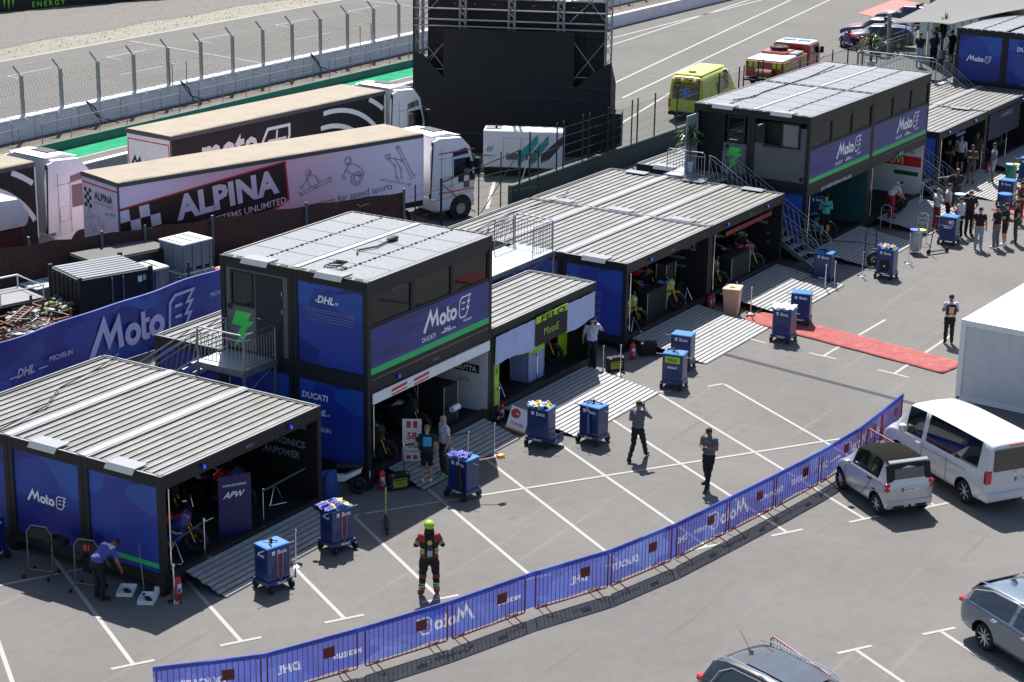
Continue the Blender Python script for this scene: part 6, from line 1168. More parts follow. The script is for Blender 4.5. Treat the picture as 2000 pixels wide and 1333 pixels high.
for s in (-1, 1): q = MB(); q.tube([(.72, s*.787, .95), (.76, s*.795, .75), (1.15, s*.79, .32), (1.85, s*.785, .34), (2.0, s*.785, .6), (1.95, s*.78, .93)], .006, m_black, 4); q.bbox((.66, s*.80-.02, .9), (.84, s*.80+.02, .97), m_black, .01); q.box((.46, s*.792-.008, .68), (.6, s*.792+.008, .71), m_black); q.obj('door_seam', t)
# white people carrier van
st = [(0, .45, 1.05, 1.75, .88, .76), (.03, .32, 1.12, 1.88, .92, .76), (.12, .30, 1.15, 1.94, .94, .76), (.40, .26, 1.15, 1.97, .95, .77), (1.75, .26, 1.14, 1.975, .95, .77), (2.75, .26, 1.13, 1.97, .95, .77), (2.90, .26, 1.12, 1.965, .95, .77), (3.70, .26, 1.10, 1.90, .95, .74), (4.28, .26, 1.06, 1.22, .94, .76), (4.62, .28, .92, 1.04, .90, .72), (4.82, .32, .72, .84, .82, .66), (4.90, .38, .55, .62, .74, .58)]
t = car('minibus', 'white people carrier van parked at the right beside the small silver car', 'van', (16.42, -14.85), R(56), st, (3, 4, 6), (7,), m_vanw, (.92, 3.93), .34, .87, 7, soft={6: .35, 5: .4})
q = MB(); q.prism([(-.05, 1.2), (-.01, 1.2), (.03, 1.78), (-.035, 1.80)], -.70, .70, m_cglass, bev=.01); q.obj('rear_window', t); q = MB(); plate(q, (-.01, -.25, .92), (0, -1, 0), 'CK 320 BW'); q.obj('number_plate', t)
for s in (-1, 1): q = MB(); q.bbox((-.02, s*.84-.10, .86), (.10, s*.84+.095, 1.22), m_tail, .02); q.obj('tail_light', t)
q = MB(); q.bbox((-.09, -.93, .36), (.25, .93, .60), m_vanw, .05); q.obj('rear_bumper', t, smooth=2); q = MB(); q.torus((-.02, 0, 1.08), .06, .010, (1, 0, 0), m_chrome, 16, 5); stroke(q, [(-.045, .035), (-.02, -.035), (0, .01), (.02, -.035), (.045, .035)], .012, (-.016, 0, 1.08), UY, UZ, m_chrome); q.obj('emblem', t); q = MB(); q.box((-.01, -.25, 1.86), (.02, .25, 1.90), m_tail); q.obj('brake_light', t)
for s in (-1, 1): q = MB(); q.bbox((3.55, s*1.0-.09, 1.12), (3.78, s*1.0+.09, 1.34), m_vanw, .04); q.obj('side_mirror', t, smooth=2); q = MB(); [q.tube(p, .005, m_grey, 4) for p in ([(2.83, s*.952, .35), (2.83, s*.955, 1.1)], [(1.7, s*.953, .35), (1.7, s*.955, 1.1)], [(.85, s*.953, .98), (2.83, s*.957, .98)])]; q.bbox((2.92, s*.965-.015, 1.0), (3.1, s*.965+.015, 1.04), m_vanw, .01); q.obj('door_seam', t)
q = MB(); q.cyl((-.12, 0, .33), (0, 0, .33), .03, m_black, 8); q.obj('tow_hitch', t)
# grey estate car and dark SUV
st = [(0, .45, .80, .85, .70, .62), (.06, .30, .95, 1.02, .86, .70), (.35, .26, 1.0, 1.36, .91, .60), (.75, .24, 1.0, 1.44, .92, .60), (1.75, .22, .98, 1.47, .92, .61), (1.82, .22, .98, 1.47, .92, .61), (2.75, .22, .96, 1.44, .92, .60), (3.45, .22, .93, 1.02, .92, .66), (4.2, .24, .82, .92, .90, .64), (4.68, .28, .66, .74, .82, .58), (4.8, .36, .55, .60, .7, .5)]
h = R(239); f = V((cos(h), sin(h))); lf = V((-sin(h), cos(h))); o = V((8.06, -17.03))-f*.95+lf*.80
t = car('estate_car', 'grey blue estate car cut off by the right photo edge', 'car', (o.x, o.y), h, st, (2, 3, 5), (6,), m_bmw, (.95, 3.75), .33, .84, 9)
for s in (-1, 1): q = MB(); q.bbox((-.01, s*.68-.16, .82), (.22, s*.68+.16, .95), m_tail, .03); q.obj('tail_light', t, smooth=2); q = MB(); q.tube([(.32, s*.93, 1.0), (.5, s*.80, 1.30), (.95, s*.69, 1.415), (1.8, s*.67, 1.435), (2.7, s*.68, 1.40), (3.3, s*.88, 1.0)], .011, m_chrome, 5); q.tube([(.45, s*.58, 1.42), (.8, s*.56, 1.475), (2.4, s*.56, 1.49), (2.7, s*.56, 1.46)], .015, m_chrome, 5); q.obj('roof_rail', t); q = MB(); [q.bbox((x, s*.935-.015, .86), (x+.18, s*.935+.015, .90), m_chrome, .01) for x in (1.2, 2.2)]; q.obj('door_handle', t)
q = MB(); q.prism([(.7, 1.46), (.85, 1.55), (.95, 1.46)], -.02, .02, m_bmw); q.obj('antenna_fin', t); q = MB(); q.prism([(.1, 1.08), (.06, 1.08), (.36, 1.38), (.40, 1.38)], -.55, .55, m_cglass); q.obj('rear_window', t)
st = [(0, .5, .90, .95, .72, .66), (.06, .34, 1.08, 1.15, .86, .72), (.25, .30, 1.14, 1.52, .91, .62), (.60, .28, 1.14, 1.64, .92, .63), (1.55, .27, 1.12, 1.67, .92, .64), (1.62, .27, 1.12, 1.67, .92, .64), (2.6, .27, 1.1, 1.62, .92, .62), (3.3, .27, 1.06, 1.14, .92, .68), (4.0, .3, .95, 1.05, .9, .66), (4.35, .34, .78, .86, .82, .6), (4.45, .4, .65, .7, .7, .5)]
t = car('crossover_car', 'dark crossover car with glass roof cut off by the bottom photo edge', 'car', (2.22, -13.42), R(250), st, (2, 3, 5), (6,), m_suv, (.85, 3.5), .36, .84, 7)
q = MB(); q.add([(x, y, z) for x, z in ((1.0, 1.672), (1.6, 1.688), (2.2, 1.678), (2.5, 1.655)) for y in (-.46, .46)], [(0, 1, 3, 2)[::-1], (2, 3, 5, 4)[::-1], (4, 5, 7, 6)[::-1]], M('roof_glass', (.10, .12, .14), .08, coat=.9, var=.3, scale=2)); q.obj('glass_roof', t)
for s in (-1, 1): q = MB(); q.bbox((-.01, s*.70-.15, .98), (.25, s*.70+.15, 1.12), m_tail, .03); q.bbox((-.02, s*.70-.13, .93), (.2, s*.70+.13, .98), m_lampw, .01); q.obj('tail_light', t, smooth=2); q = MB(); q.tube([(.35, s*.62, 1.58), (.7, s*.6, 1.70), (2.3, s*.6, 1.72), (2.6, s*.6, 1.64)], .018, m_chrome, 5); q.obj('roof_rail', t); q = MB(); q.tube([(.5, s*.935, 1.14), (.62, s*.80, 1.42), (.9, s*.72, 1.58), (1.6, s*.71, 1.60), (2.5, s*.72, 1.57)], .011, m_chrome, 5); q.obj('window_trim', t)
q = MB(); q.cyl((.7, 0, 1.66), (.35, 0, 2.0), .005, m_black, 5); q.bbox((.64, -.03, 1.65), (.76, .03, 1.69), m_black, .01); q.obj('antenna', t)
# ambulance
m_ambu = M('ambulance_yellow', (.52, .56, .035), .35, var=.04, coat=.5)
st = [(0, .5, 1.35, 2.45, .93, .80), (.04, .38, 1.4, 2.66, .97, .84), (.3, .34, 1.4, 2.72, .98, .84), (1.5, .32, 1.4, 2.72, .98, .84), (3.2, .32, 1.4, 2.70, .98, .84), (4.1, .32, 1.38, 2.60, .98, .80), (5.0, .32, 1.3, 1.70, .96, .80), (5.55, .34, 1.1, 1.28, .92, .76), (5.85, .4, .7, .8, .82, .66)]
t = car('ambulance', 'yellow ambulance van parked on the road behind the far cabin', 'ambulance', (58.3, 16.45), R(7), st, (4,), (5,), m_ambu, (1.0, 4.8), .34, .9, 6); t.scale = (1, 1, .86)
q = MB(); q.bbox((-.02, -.72, 1.32), (.03, .72, 2.15), m_cglass, .02); q.bbox((2.3, -.995, 1.42), (3.1, -.965, 2.05), m_cglass, .01); q.obj('rear_window', t)
q = MB(); mb2 = M('medical_blue', (.08, .3, .75), .4); [q.prism([(-.05, 1.38), (.05, 1.38), (.05, 2.05), (-.05, 2.05)], -.003, .003, mb2, Matrix.Translation((-.03, 0, 0)) @ Matrix.Rotation(R(90), 4, 'Z') @ Matrix.Translation((0, 0, 1.72)) @ Matrix.Rotation(R(60*k), 4, 'Y') @ Matrix.Translation((0, .002*k, -1.72))) for k in range(3)]; text(q, 'AMBULANCIA', .16, (-.025, 0, 2.27), UY, UZ, m_black, off=.03, wid=1.35); text(q, 'AMBULANCIA', .13, (2.6, -.99, 2.3), UX, UZ, m_black, off=.03); q.obj('lettering', t)
q = MB(); [q.bbox((-.04, y-.08, 2.40), (.04, y+.08, 2.55), m_red if i % 2 == 0 else m_white, .01) for i, y in enumerate((-.7, -.45, -.2, .2, .45, .7))]; q.obj('marker_light', t); q = MB(); q.bbox((.2, -.72, 2.68), (3.9, .72, 2.80), m_ambu, .05); q.cyl((.9, 0, 2.8), (.9, 0, 2.86), .2, m_black, 14); q.obj('roof_pod', t)
q = MB(); q.bbox((-.12, -.9, .35), (.05, .9, .55), m_black, .03); plate(q, (-.1, .0, .75), (0, -1, 0), '4821 KLM'); q.obj('rear_bumper', t)
for s in (-1, 1): q = MB(); q.bbox((-.02, s*.88-.06, .8), (.05, s*.88+.06, 1.3), m_tail, .02); q.obj('tail_light', t)
# fire engine
t = thing('fire_engine', 'red fire engine with white top and lime chevrons behind the far cabin', 'fire engine', (69.5, 17.3, 0), R(5)); t.scale = (1, 1, .77); mr = M('fire_red', (.40, .025, .02), .35, coat=.5)
q = MB(); q.bbox((0, -1.1, .75), (4.2, 1.1, 1.95), mr, .04); q.bbox((4.3, -.95, .6), (4.5, .95, 1.9), m_black, .02); q.bbox((2.2, -.5, 1.95), (3.6, 1.0, 2.25), mr, .03); q.obj('body', t)
q = MB(); q.bbox((.1, -1.05, 1.95), (2.4, 1.05, 2.05), m_white, .02); q.bbox((2.6, -1.0, 1.96), (3.8, -.45, 2.16), m_gutter, .03); q.obj('top_deck', t)
q = MB(); q.prism([(4.5, .7), (6.5, .7), (6.5, 1.6), (6.2, 2.45), (4.5, 2.45)], -1.1, 1.1, mr, bev=.06); q.obj('cab', t); q = MB(); q.bbox((4.55, -1.0, 2.44), (6.2, 1.0, 2.54), m_white, .03); q.bbox((5.3, -.8, 2.54), (5.6, -.1, 2.64), mb2, .02); q.bbox((5.3, .1, 2.54), (5.6, .8, 2.64), mb2, .02); q.obj('cab_roof', t)
q = MB(); q.box((5.4, -1.112, 1.55), (6.1, -1.10, 2.2), m_cglass); q.box((4.7, -1.112, 1.2), (5.15, -1.10, 2.2), m_cglass); q.box((4.49, -.8, 1.7), (4.5, .8, 2.2), m_cglass); q.obj('window', t)
q = MB()
for i in range(3):
    for x in (0.05, 2.95): q.prism([(x+.35*i, 1.45), (x+.18+.35*i, 1.45), (x+.30+.35*i, 1.9), (x+.12+.35*i, 1.9)], -1.115, -1.103, m_lime)
for y in (-.9, -.6, .5, .8): q.box((-.012, y-.1, 1.5), (-.003, y+.1, 1.9), m_lime)
text(q, 'BOMBERS', .16, (1.9, -1.104, 1.68), UX, UZ, m_lett, off=.02); q.obj('lettering', t)
q = MB(); q.torus((3.0, .2, 2.42), .42, .14, (0, 0, 1), m_tyre, 24, 8); q.cyl((3, .2, 2.3), (3, .2, 2.5), .22, m_dark, 12); q.obj('spare_tyre', t, smooth=2); q = MB(); q.cyl((-.35, -.6, 1.15), (-.35, .3, 1.15), .3, M('brown_hose', (.3, .12, .08), .8), 16); q.box((-.6, -1.0, .6), (0, 1.0, .72), m_black); q.box((-.1, -.5, 1.0), (0, .5, 1.5), m_galv); q.obj('hose_reel', t)
for x in (1.1, 5.4):
    for s in (-1, 1): alloy(t, x, 1.08, .48, s, m_black, 6)
for s in (-1, 1): q = MB(); q.bbox((6.25, s*1.25-.1, 1.6), (6.4, s*1.25+.1, 2.1), m_black, .02); q.obj('side_mirror', t)
# liveried cars and motorcycles at top right
def livery_mat(seed):
    def f(nt, b):
        tc = N(nt, 'ShaderNodeTexCoord'); mp = N(nt, 'ShaderNodeMapping'); mp.inputs['Rotation'].default_value = (0, R(35), R(20)); mp.inputs['Location'].default_value = (seed, seed*.7, 0); nt.links.new(tc.outputs['Object'], mp.inputs[0])
        v = N(nt, 'ShaderNodeTexVoronoi', Scale=1.3); v.distance = 'CHEBYCHEV'; nt.links.new(mp.outputs[0], v.inputs['Vector']); s = N(nt, 'ShaderNodeSeparateColor'); nt.links.new(v.outputs['Color'], s.inputs[0])
        c = ramp(nt, s.outputs[0], [(0, (.006, .008, .022)), (.45, (.010, .02, .09)), (.68, (.22, .012, .02)), (.80, (.33, .34, .36)), (.90, (.12, .015, .13))]); c.node.color_ramp.interpolation = 'CONSTANT'
        nt.links.new(c, b.inputs['Base Color']); b.inputs['Roughness'].default_value = .3; b.inputs['Coat Weight'].default_value = .7
    return f
st = [(0, .45, .80, .85, .70, .62), (.06, .30, .95, 1.05, .86, .70), (.4, .26, 1.0, 1.34, .91, .60), (.95, .24, 1.0, 1.44, .92, .60), (1.85, .22, .98, 1.47, .92, .61), (1.92, .22, .98, 1.47, .92, .61), (2.75, .22, .96, 1.42, .92, .60), (3.4, .22, .93, 1.02, .92, .66), (4.2, .24, .82, .92, .90, .64), (4.68, .28, .66, .74, .82, .58), (4.8, .36, .55, .60, .7, .5)]
for i, (x, y, a, lb) in enumerate([(87.9, 15.4, 105, 'racing liveried safety car in navy, red and white, nearest the motorcycles'), (90.3, 16.4, 97, 'liveried car mostly hidden behind the nearest safety car'), (97.2, 16.9, 92, 'white, blue and red liveried car farthest back with roof light bar')]):
    t = car('liveried_car', lb, 'car', (x, y), R(a), st, (2, 3, 5), (6,), node_mat('livery_paint_'+'abc'[i], livery_mat(i*3.1)), (.95, 3.75), .33, .84, 7); t['group'] = 'cars in racing livery'
    q = MB(); q.bbox((1.7, -.55, 1.48), (1.95, .55, 1.58), m_black, .03); q.obj('light_bar', t)

def liv(name, c1, c2):
    def f(nt, b):
        tc = N(nt, 'ShaderNodeTexCoord'); mp = N(nt, 'ShaderNodeMapping'); mp.inputs['Rotation'].default_value = (0, R(30), 0); mp.inputs['Scale'].default_value = (1, .2, 1.6); nt.links.new(tc.outputs['Object'], mp.inputs[0]); v = N(nt, 'ShaderNodeTexVoronoi', Scale=5.); v.distance = 'CHEBYCHEV'; nt.links.new(mp.outputs[0], v.inputs['Vector']); s = N(nt, 'ShaderNodeSeparateColor'); nt.links.new(v.outputs['Color'], s.inputs[0])
        c = ramp(nt, s.outputs[0], [(0, (.02, .02, .025)), (.3, c1), (.66, c2), (.88, (.5, .5, .52))]); c.node.color_ramp.interpolation = 'CONSTANT'; nt.links.new(c, b.inputs['Base Color']); b.inputs['Roughness'].default_value = .3; b.inputs['Coat Weight'].default_value = .5
    return node_mat(name, f)
def make_bike(lb, fair, acc, grp='racing motorcycles'):
    t = thing('motorcycle', lb, 'motorcycle', group=grp)
    for x, n in ((-.70, 'rear_wheel'), (.72, 'front_wheel')):
        q = MB(); q.torus((x, 0, .31), .25, .065, (0, 1, 0), m_tyre, 26, 8, 1.1); w = q.obj(n, t, smooth=True); q = MB(); q.torus((x, 0, .31), .19, .015, (0, 1, 0), m_dark, 22, 5); [q.cyl((x, 0, .31), (x+.18*cos(k*1.257), 0, .31+.18*sin(k*1.257)), .014, m_dark, 5) for k in range(5)]; q.cyl((x, -.06, .31), (x, .06, .31), .035, m_dark, 8); q.torus((x, .05, .31), .13, .012, (0, 1, 0), m_chrome, 18, 4); q.obj('rim', w)
    q = MB(); q.prism([(.62, .95), (.50, 1.08), (.30, 1.05), (.20, .9), (-.05, .5), (-.25, .22), (.35, .22), (.50, .55), (.60, .75)], -.19, .19, fair, bev=.06); q.prism([(.55, 1.0), (.32, 1.22), (.25, 1.05)], -.12, .12, m_cglass, bev=.03); q.obj('fairing', t, smooth=2)
    q = MB(); q.prism([(.25, .98), (.05, 1.0), (-.12, .86), (-.1, .72), (.25, .75)], -.13, .13, acc if acc is not m_black else fair, bev=.05); q.obj('tank', t, smooth=2)
    q = MB(); q.prism([(-.1, .84), (-.45, .86), (-.85, 1.05), (-.88, 1.0), (-.5, .72), (-.1, .72)], -.11, .11, fair, bev=.03); q.prism([(-.12, .85), (-.46, .875), (-.46, .9), (-.12, .88)], -.1, .1, m_black, bev=.01); q.obj('tail_seat', t, smooth=2)
    q = MB(); q.tube([(-.70, .09, .31), (-.2, .11, .42), (-.2, -.11, .42), (-.70, -.09, .31)], .03, m_dark, 6); q.bbox((-.2, -.14, .3), (.25, .14, .7), m_black, .05); q.obj('swingarm', t)
    q = MB(); [q.cyl((.72, s*.1, .31), (.45, s*.1, 1.02), .024, M('gold_fork', (.5, .28, .05), .3, metal=.8), 8) for s in (-1, 1)]; q.box((.5, -.07, .55), (.92, .07, .63), fair) if 0 else q.prism([(.55, .6), (.72, .68), (.92, .58), (.90, .55), (.72, .64), (.58, .56)], -.07, .07, fair, bev=.01); q.obj('fork', t)
    q = MB(); q.tube([(.36, -.32, .93), (.44, -.12, .97), (.44, .12, .97), (.36, .32, .93)], .016, m_black, 6); q.obj('handlebar', t)
    q = MB(); q.tube([(-.62, -.2, 0.01), (-.70, -.16, .3), (-.70, .16, .3), (-.62, .2, 0.01)], .015, m_chrome, 5); q.tube([(-.62, -.2, .01), (-1.0, -.22, .02), (-1.0, .22, .02), (-.62, .2, .01)], .015, m_chrome, 5); q.obj('paddock_stand', t); return t
navy = liv('navy_livery', (.03, .04, .25), (.4, .03, .03)); ylf = liv('yellow_livery', (.42, .42, .03), (.08, .2, .5)); whf = liv('white_livery', (.5, .5, .52), (.02, .02, .02))
cols = [(navy, m_red), (m_black, whf), (whf, m_black), (ylf, M('pale_blue_accent', (.2, .45, .75), .3)), (liv('black_livery', (.02, .02, .02), (.5, .03, .02)), m_red), (liv('teal_livery', (.04, .38, .36), (.02, .02, .02)), m_black), (liv('lime_livery', (.02, .03, .02), (.35, .6, .03)), m_black)]
bk = [(0, 1.3, 1.1, za, -60, 'blue and red motorcycle at the left of the near left garage'), (0, 4.2, 1.9, za, -70, 'blue motorcycle deep in the near left garage behind the posts'), (1, 8.9, .8, za, -72, 'dark motorcycle with white fairing at the left of the garage with white roll banner'), (1, 11.2, 1.3, za, -70, 'dark motorcycle with gold forks behind the number 58 board'), (6, 15.2, 1.5, za, -70, 'dark motorcycle at the left of the lilac draped garage'), (6, 18.8, 1.5, za, -60, 'black and lime motorcycle at the right of the lilac draped garage'),
 (3, 23.9, 1.2, za, -75, 'yellow and blue motorcycle at the left of its garage'), (3, 26.4, 1.1, za, -70, 'yellow motorcycle with riders number in the middle of the garage'), (4, 29.6, 1.0, za, -75, 'dark motorcycle partly hidden behind the post, red strip garage'), (4, 32.5, 1.0, za, -60, 'black and red motorcycle in the garage with the red strip'), (5, 39.0, .9, .36, -75, 'teal motorcycle beside the mechanic in the turquoise garage'), (0, 50.9, 1.2, .3, -70, 'blue and white motorcycle in the far right garage'), (0, 57.0, 1.0, .3, -70, 'blue motorcycle under the navy drape at the right edge'),
 (1, 2.6, 2.6, za, -75, 'dark motorcycle deep in the near left garage behind the blue board'), (4, 5.1, 3.0, za, -60, 'black and red motorcycle at the rear right of the near left garage'), (1, 12.9, 2.6, za, -50, 'dark motorcycle at the rear of the garage with white roll banner'), (4, 27.3, 2.4, za, -65, 'dark motorcycle at the rear of the garage with yellow motorcycles'), (6, 34.0, 2.0, za, -70, 'black and lime motorcycle at the rear right of the garage with red strip'), (4, 44.5, 1.6, .36, -60, 'black and red motorcycle behind the crew in the white and red garage'), (1, 53.9, 2.4, .3, -60, 'dark motorcycle behind the visitors in the far right garage'),
 (0, 85.4, 18.6, 0, 70, 'blue motorcycle parked before the liveried cars, left of three'), (4, 84.3, 17.1, 0, 70, 'black and red motorcycle parked before the liveried cars, middle of three'), (1, 83.6, 15.6, 0, 70, 'black and white motorcycle parked before the liveried cars, right of three')]
protos = {}
for ci, x, y, z, a, lb in bk:
    if ci not in protos: b = make_bike(lb, *cols[ci]); b.location = (x, y, z); b.rotation_euler = (0, 0, R(a)); protos[ci] = b
    else: dup(protos[ci], (x, y, z), R(a), lb)
# ---------------- trucks ----------------
m_top = M('dusty_trailer_roof', (.36, .30, .225), .8, var=.12, scale=1.2)
def cabin_truck(t, x, m, side=1, W=2.5, lean=0):
    q = MB(); q.prism([(x+.25, 1.0), (x+2.25, 1.0), (x+2.32, 2.2), (x+2.0, 3.35), (x+1.55, 3.82), (x+.25, 3.92)], 0, W, m, bev=.12); cb = q.obj('cab', t, smooth=2)
    q = MB(); q.bbox((x+.2, .02, .45), (x+2.3, W-.02, 1.05), m, .06); q.cyl((x+1.5, -.005, .5), (x+1.5, .3, .5), .58, m_black, 24); q.obj('lower_cab', t, smooth=2)
    q = MB(); q.add([(x+1.10, -.012, 2.0), (x+2.12, -.012, 2.0), (x+2.12, -.012, 2.35), (x+1.95, -.012, 2.85), (x+1.10, -.012, 2.85)], [(0, 1, 2, 3, 4)], m_cglass); q.add([(x+1.05, -.012, 2.97), (x+1.9, -.012, 3.02), (x+1.78, -.012, 3.3), (x+1.05, -.012, 3.2)], [(0, 1, 2, 3)], m_cglass); q.obj('window', t)
    q = MB(); q.add([(x+2.30, .15, 2.1), (x+2.30, W-.15, 2.1), (x+2.1, W-.2, 3.05), (x+2.1, .2, 3.05)], [(0, 1, 2, 3)], m_cglass); q.obj('windscreen', t, loc=(.04, 0, 0))
    q = MB(); q.bbox((x+2.05, -.42, 2.05), (x+2.25, -.14, 2.85), m_black, .05); q.cyl((x+2.15, -.3, 2.8), (x+2.1, .05, 2.95), .03, m_black, 6); q.obj('side_mirror', t, smooth=2)
    q = MB(); q.prism([(x+.3, 3.9), (x+.1, 4.0), (x+1.0, 4.02), (x+1.7, 3.85)], .25, W-.25, m, bev=.03); q.box((x+.7, .8, 4.0), (x+1.2, W-.8, 4.05), m_dark); q.obj('roof_deflector', t, smooth=2)
    q = MB(); q.prism([(x-.15, 1.2), (x+.26, 1.2), (x+.26, 3.85), (x+.0, 3.8), (x-.15, 3.2)], .0, .06, m); q.prism([(x-.16, 1.2), (x-.10, 1.2), (x+.03, 3.7), (x-.04, 3.8)], -.01, .065, m_black); q.obj('side_fairing', t); q = MB(); q.prism([(x-.15, 1.2), (x+.26, 1.2), (x+.26, 3.85), (x+.0, 3.8)], W-.06, W, m); q.obj('side_fairing', t)
    q = MB(); q.tube([(x+.45, -.014, 1.1), (x+.45, -.014, 3.4)], .007, m_grey, 4); q.tube([(x+1.02, -.014, 1.1), (x+1.02, -.014, 3.0)], .007, m_grey, 4); q.tube([(x+.3, -.014, 2.95), (x+1.9, -.014, 2.95)], .007, m_grey, 4); q.tube([(x+.5, -.014, 1.55), (x+.95, -.014, 1.55), (x+.95, -.014, 2.1), (x+.5, -.014, 2.1)], .006, m_grey, 4, True); q.obj('door_seam', t)
    for xx in (x+1.5, x-1.6):
        for yy in (.0, W-.3): q = MB(); q.cyl((xx, yy, .46), (xx, yy+.3, .46), .46, m_tyre, 24); q.cyl((xx, yy-.01, .46), (xx, yy+.31, .46), .24, m_galv, 14); q.obj('wheel', t, smooth=2)
def trailer(t, Lt, sidem, rearm, W=2.5, z0=1.15, z1=4.0, roof=m_top):
    q = MB(); q.box((.04, .02, z0), (Lt-.04, W-.02, z1-.05), sidem); q.obj('trailer_side', t); q = MB(); q.box((.0, .06, z0), (.038, W-.06, z1-.12), rearm); q.obj('rear_door', t)
    q = MB(); q.box((.02, .02, z1-.01), (Lt-.02, W-.02, z1+.015), roof)
    vs = [(x, y, z1+.016+.012*abs(sin(x*1.5+y))) for x in [i*.35 for i in range(int(Lt/.35)+1)] for y in (.1, W/2, W-.1)]; q.add(vs, [(i*3+j, i*3+3+j, i*3+4+j, i*3+1+j) for i in range(int(Lt/.35)) for j in (0, 1)], roof); q.obj('trailer_roof', t)
    q = MB(); mf = M('trailer_frame_grey', (.12, .12, .13), .5); q.box((0, -.01, z1-.16), (Lt, .019, z1), mf); q.box((0, W-.019, z1-.16), (Lt, W+.01, z1), mf); q.box((-.012, 0.02, z1-.16), (-.001, W-.02, z1), mf); q.box((-.012, -.01, z0), (.05, .03, z1-.16), mf); q.box((Lt-.05, -.01, z0), (Lt, .03, z1-.16), m_white); q.box((0, 0.03, .9), (Lt, W-.03, z0-.01), m_black); q.obj('trailer_frame', t)
    for i in range(3):
        for yy in (.05, W-.35): q = MB(); q.cyl((2.2+1.3*i, yy, .5), (2.2+1.3*i, yy+.3, .5), .5, m_tyre, 20); q.obj('wheel', t, smooth=2)
def pinkside(nt, b):
    tc = N(nt, 'ShaderNodeTexCoord'); sx = N(nt, 'ShaderNodeSeparateXYZ'); nt.links.new(tc.outputs['Object'], sx.inputs[0]); mr = N(nt, 'ShaderNodeMapRange'); mr.inputs['From Min'].default_value = 1; mr.inputs['From Max'].default_value = 13; nt.links.new(sx.outputs[0], mr.inputs[0])
    nt.links.new(ramp(nt, mr.outputs[0], [(0, (.80, .64, .82)), (.4, (.86, .38, .47)), (.6, (.86, .56, .66)), (1, (.86, .80, .90))]), b.inputs['Base Color']); b.inputs['Roughness'].default_value = .4
t = thing('semi_truck', 'articulated truck with pale pink trailer, big white lettering on a black and red panel', 'truck', (18.96, 18.81, 0), R(-15.6)); t.scale = (1, 1, .95); Lt = 14.1
trailer(t, Lt, node_mat('pale_pink_print', pinkside), M('pale_lilac_door', (.66, .58, .72), .5)); cabin_truck(t, Lt+.5, m_white); [setattr(c, 'scale', (1, 1, .94)) for c in t.children if c.name.split('.')[0] in ('cab', 'window', 'windscreen', 'side_mirror', 'roof_deflector', 'side_fairing', 'door_seam')]
q = MB(); an = R(5.2); u = V((cos(an), 0, sin(an))); v = V((-sin(an), 0, cos(an))); O = V((3.65, .02, 2.62))
def pp(a, b, n=0): return O+u*a+v*b+V((0, -.004-n, 0))
q.add([pp(-3.72, -1.5), (7.55, .016, 1.15), pp(3.75, -.75) if 0 else pp(3.72, -.72), pp(3.72, .80), pp(-3.72, .92)][0:1]+[V((5.2, .016, 1.15)), pp(3.78, -.78), pp(3.78, .86), pp(-3.62, .72)], [(0, 1, 2, 3, 4)], m_red)
mblk = M('panel_black_red', (.045, .008, .012), .5, var=.4, scale=.4); q.add([pp(-3.62, -1.4, .003), V((4.8, .009, 1.16)), pp(3.70, -.70, .003), pp(3.70, .80, .003), pp(-3.62, .66, .003)], [(0, 1, 2, 3, 4)], mblk)
mpk = M('pink_white_print', (.78, .60, .72), .4)
for i in range(4):
    for j in range(5):
        if (i+j) % 2 == 0: q.add([pp(-3.6+i*.42+dx, .62-j*.46-dy+.0, .005) for dx, dy in ((0, 0), (.42, 0), (.42, .46), (0, .46))], [(3, 2, 1, 0)], mpk)
text(q, 'ALPINA', .92, pp(1.05, .14, .008), u, v, mpk, off=.045, wid=4.6, sp=1.05, n=0); text(q, 'SAFETY SYSTEMS UNLIMITED.', .26, pp(1.2, -.72, .008), u, v, mpk, off=.012, wid=5.0, n=0)
text(q, 'protection for speed sports', .30, (10.2, .01, 1.85), (cos(R(3)), 0, sin(R(3))), (-sin(R(3)), 0, cos(R(3))), M('sketch_grey', (.15, .14, .16), .6), off=-.005, wid=4.6, n=0); q.obj('lettering', t)
msk = M('sketch_line', (.40, .33, .42), .6); q = MB(); rs = random.Random(5)
def sketch(cx, cz, s, parts):
    for P in parts:
        stroke(q, [(cx+x*s, cz+z*s) for x, z in P], .014*s**.5, (0, .015, 0), UX, UZ, msk, n=0)
        for k in range(5): x, z = P[rs.randrange(len(P))]; stroke(q, [(cx+(x+rs.uniform(-.12, .12))*s, cz+(z+rs.uniform(-.1, .1))*s), (cx+(x+rs.uniform(-.14, .14))*s, cz+(z+rs.uniform(-.12, .12))*s)], .012, (0, .014-.001*k, 0), UX, UZ, msk, n=0)
circ = lambda a, b, r, n=10: [(a+r*cos(i*2*pi/n), b+r*sin(i*2*pi/n)) for i in range(n+1)]
rider = [circ(-.35, .5, .16), [(-.3, .35), (0, .3), (.35, .05), (.5, -.2), (.2, -.25), (-.2, -.1), (-.45, .1), (-.3, .35)], circ(.1, -.35, .3, 14), circ(.12, -.35, .18), [(-.45, .1), (-.6, -.1), (-.5, -.3)]]
skier = [circ(-.3, .5, .13), [(-.25, .38), (.1, .25), (.3, -.05), (.15, -.3), (-.2, -.2), (-.35, .1), (-.25, .38)], [(-.8, -.45), (.9, .05)], [(-.7, -.55), (1.0, -.1)], [(-.35, .2), (-.7, -.2)]]
jumper = [circ(-.5, .6, .12), [(-.45, .5), (-.1, .45), (.3, .3), (.35, .25)], [(-.45, .4), (-.1, .1), (.0, -.5), (.15, -.7)], [(-.1, .45), (.25, -.1), (.3, -.6)], [(.0, 1.0), (.9, -.7)], [(.15, 1.0), (1.05, -.6)], [(-.9, -.5), (.8, -1.0)]]
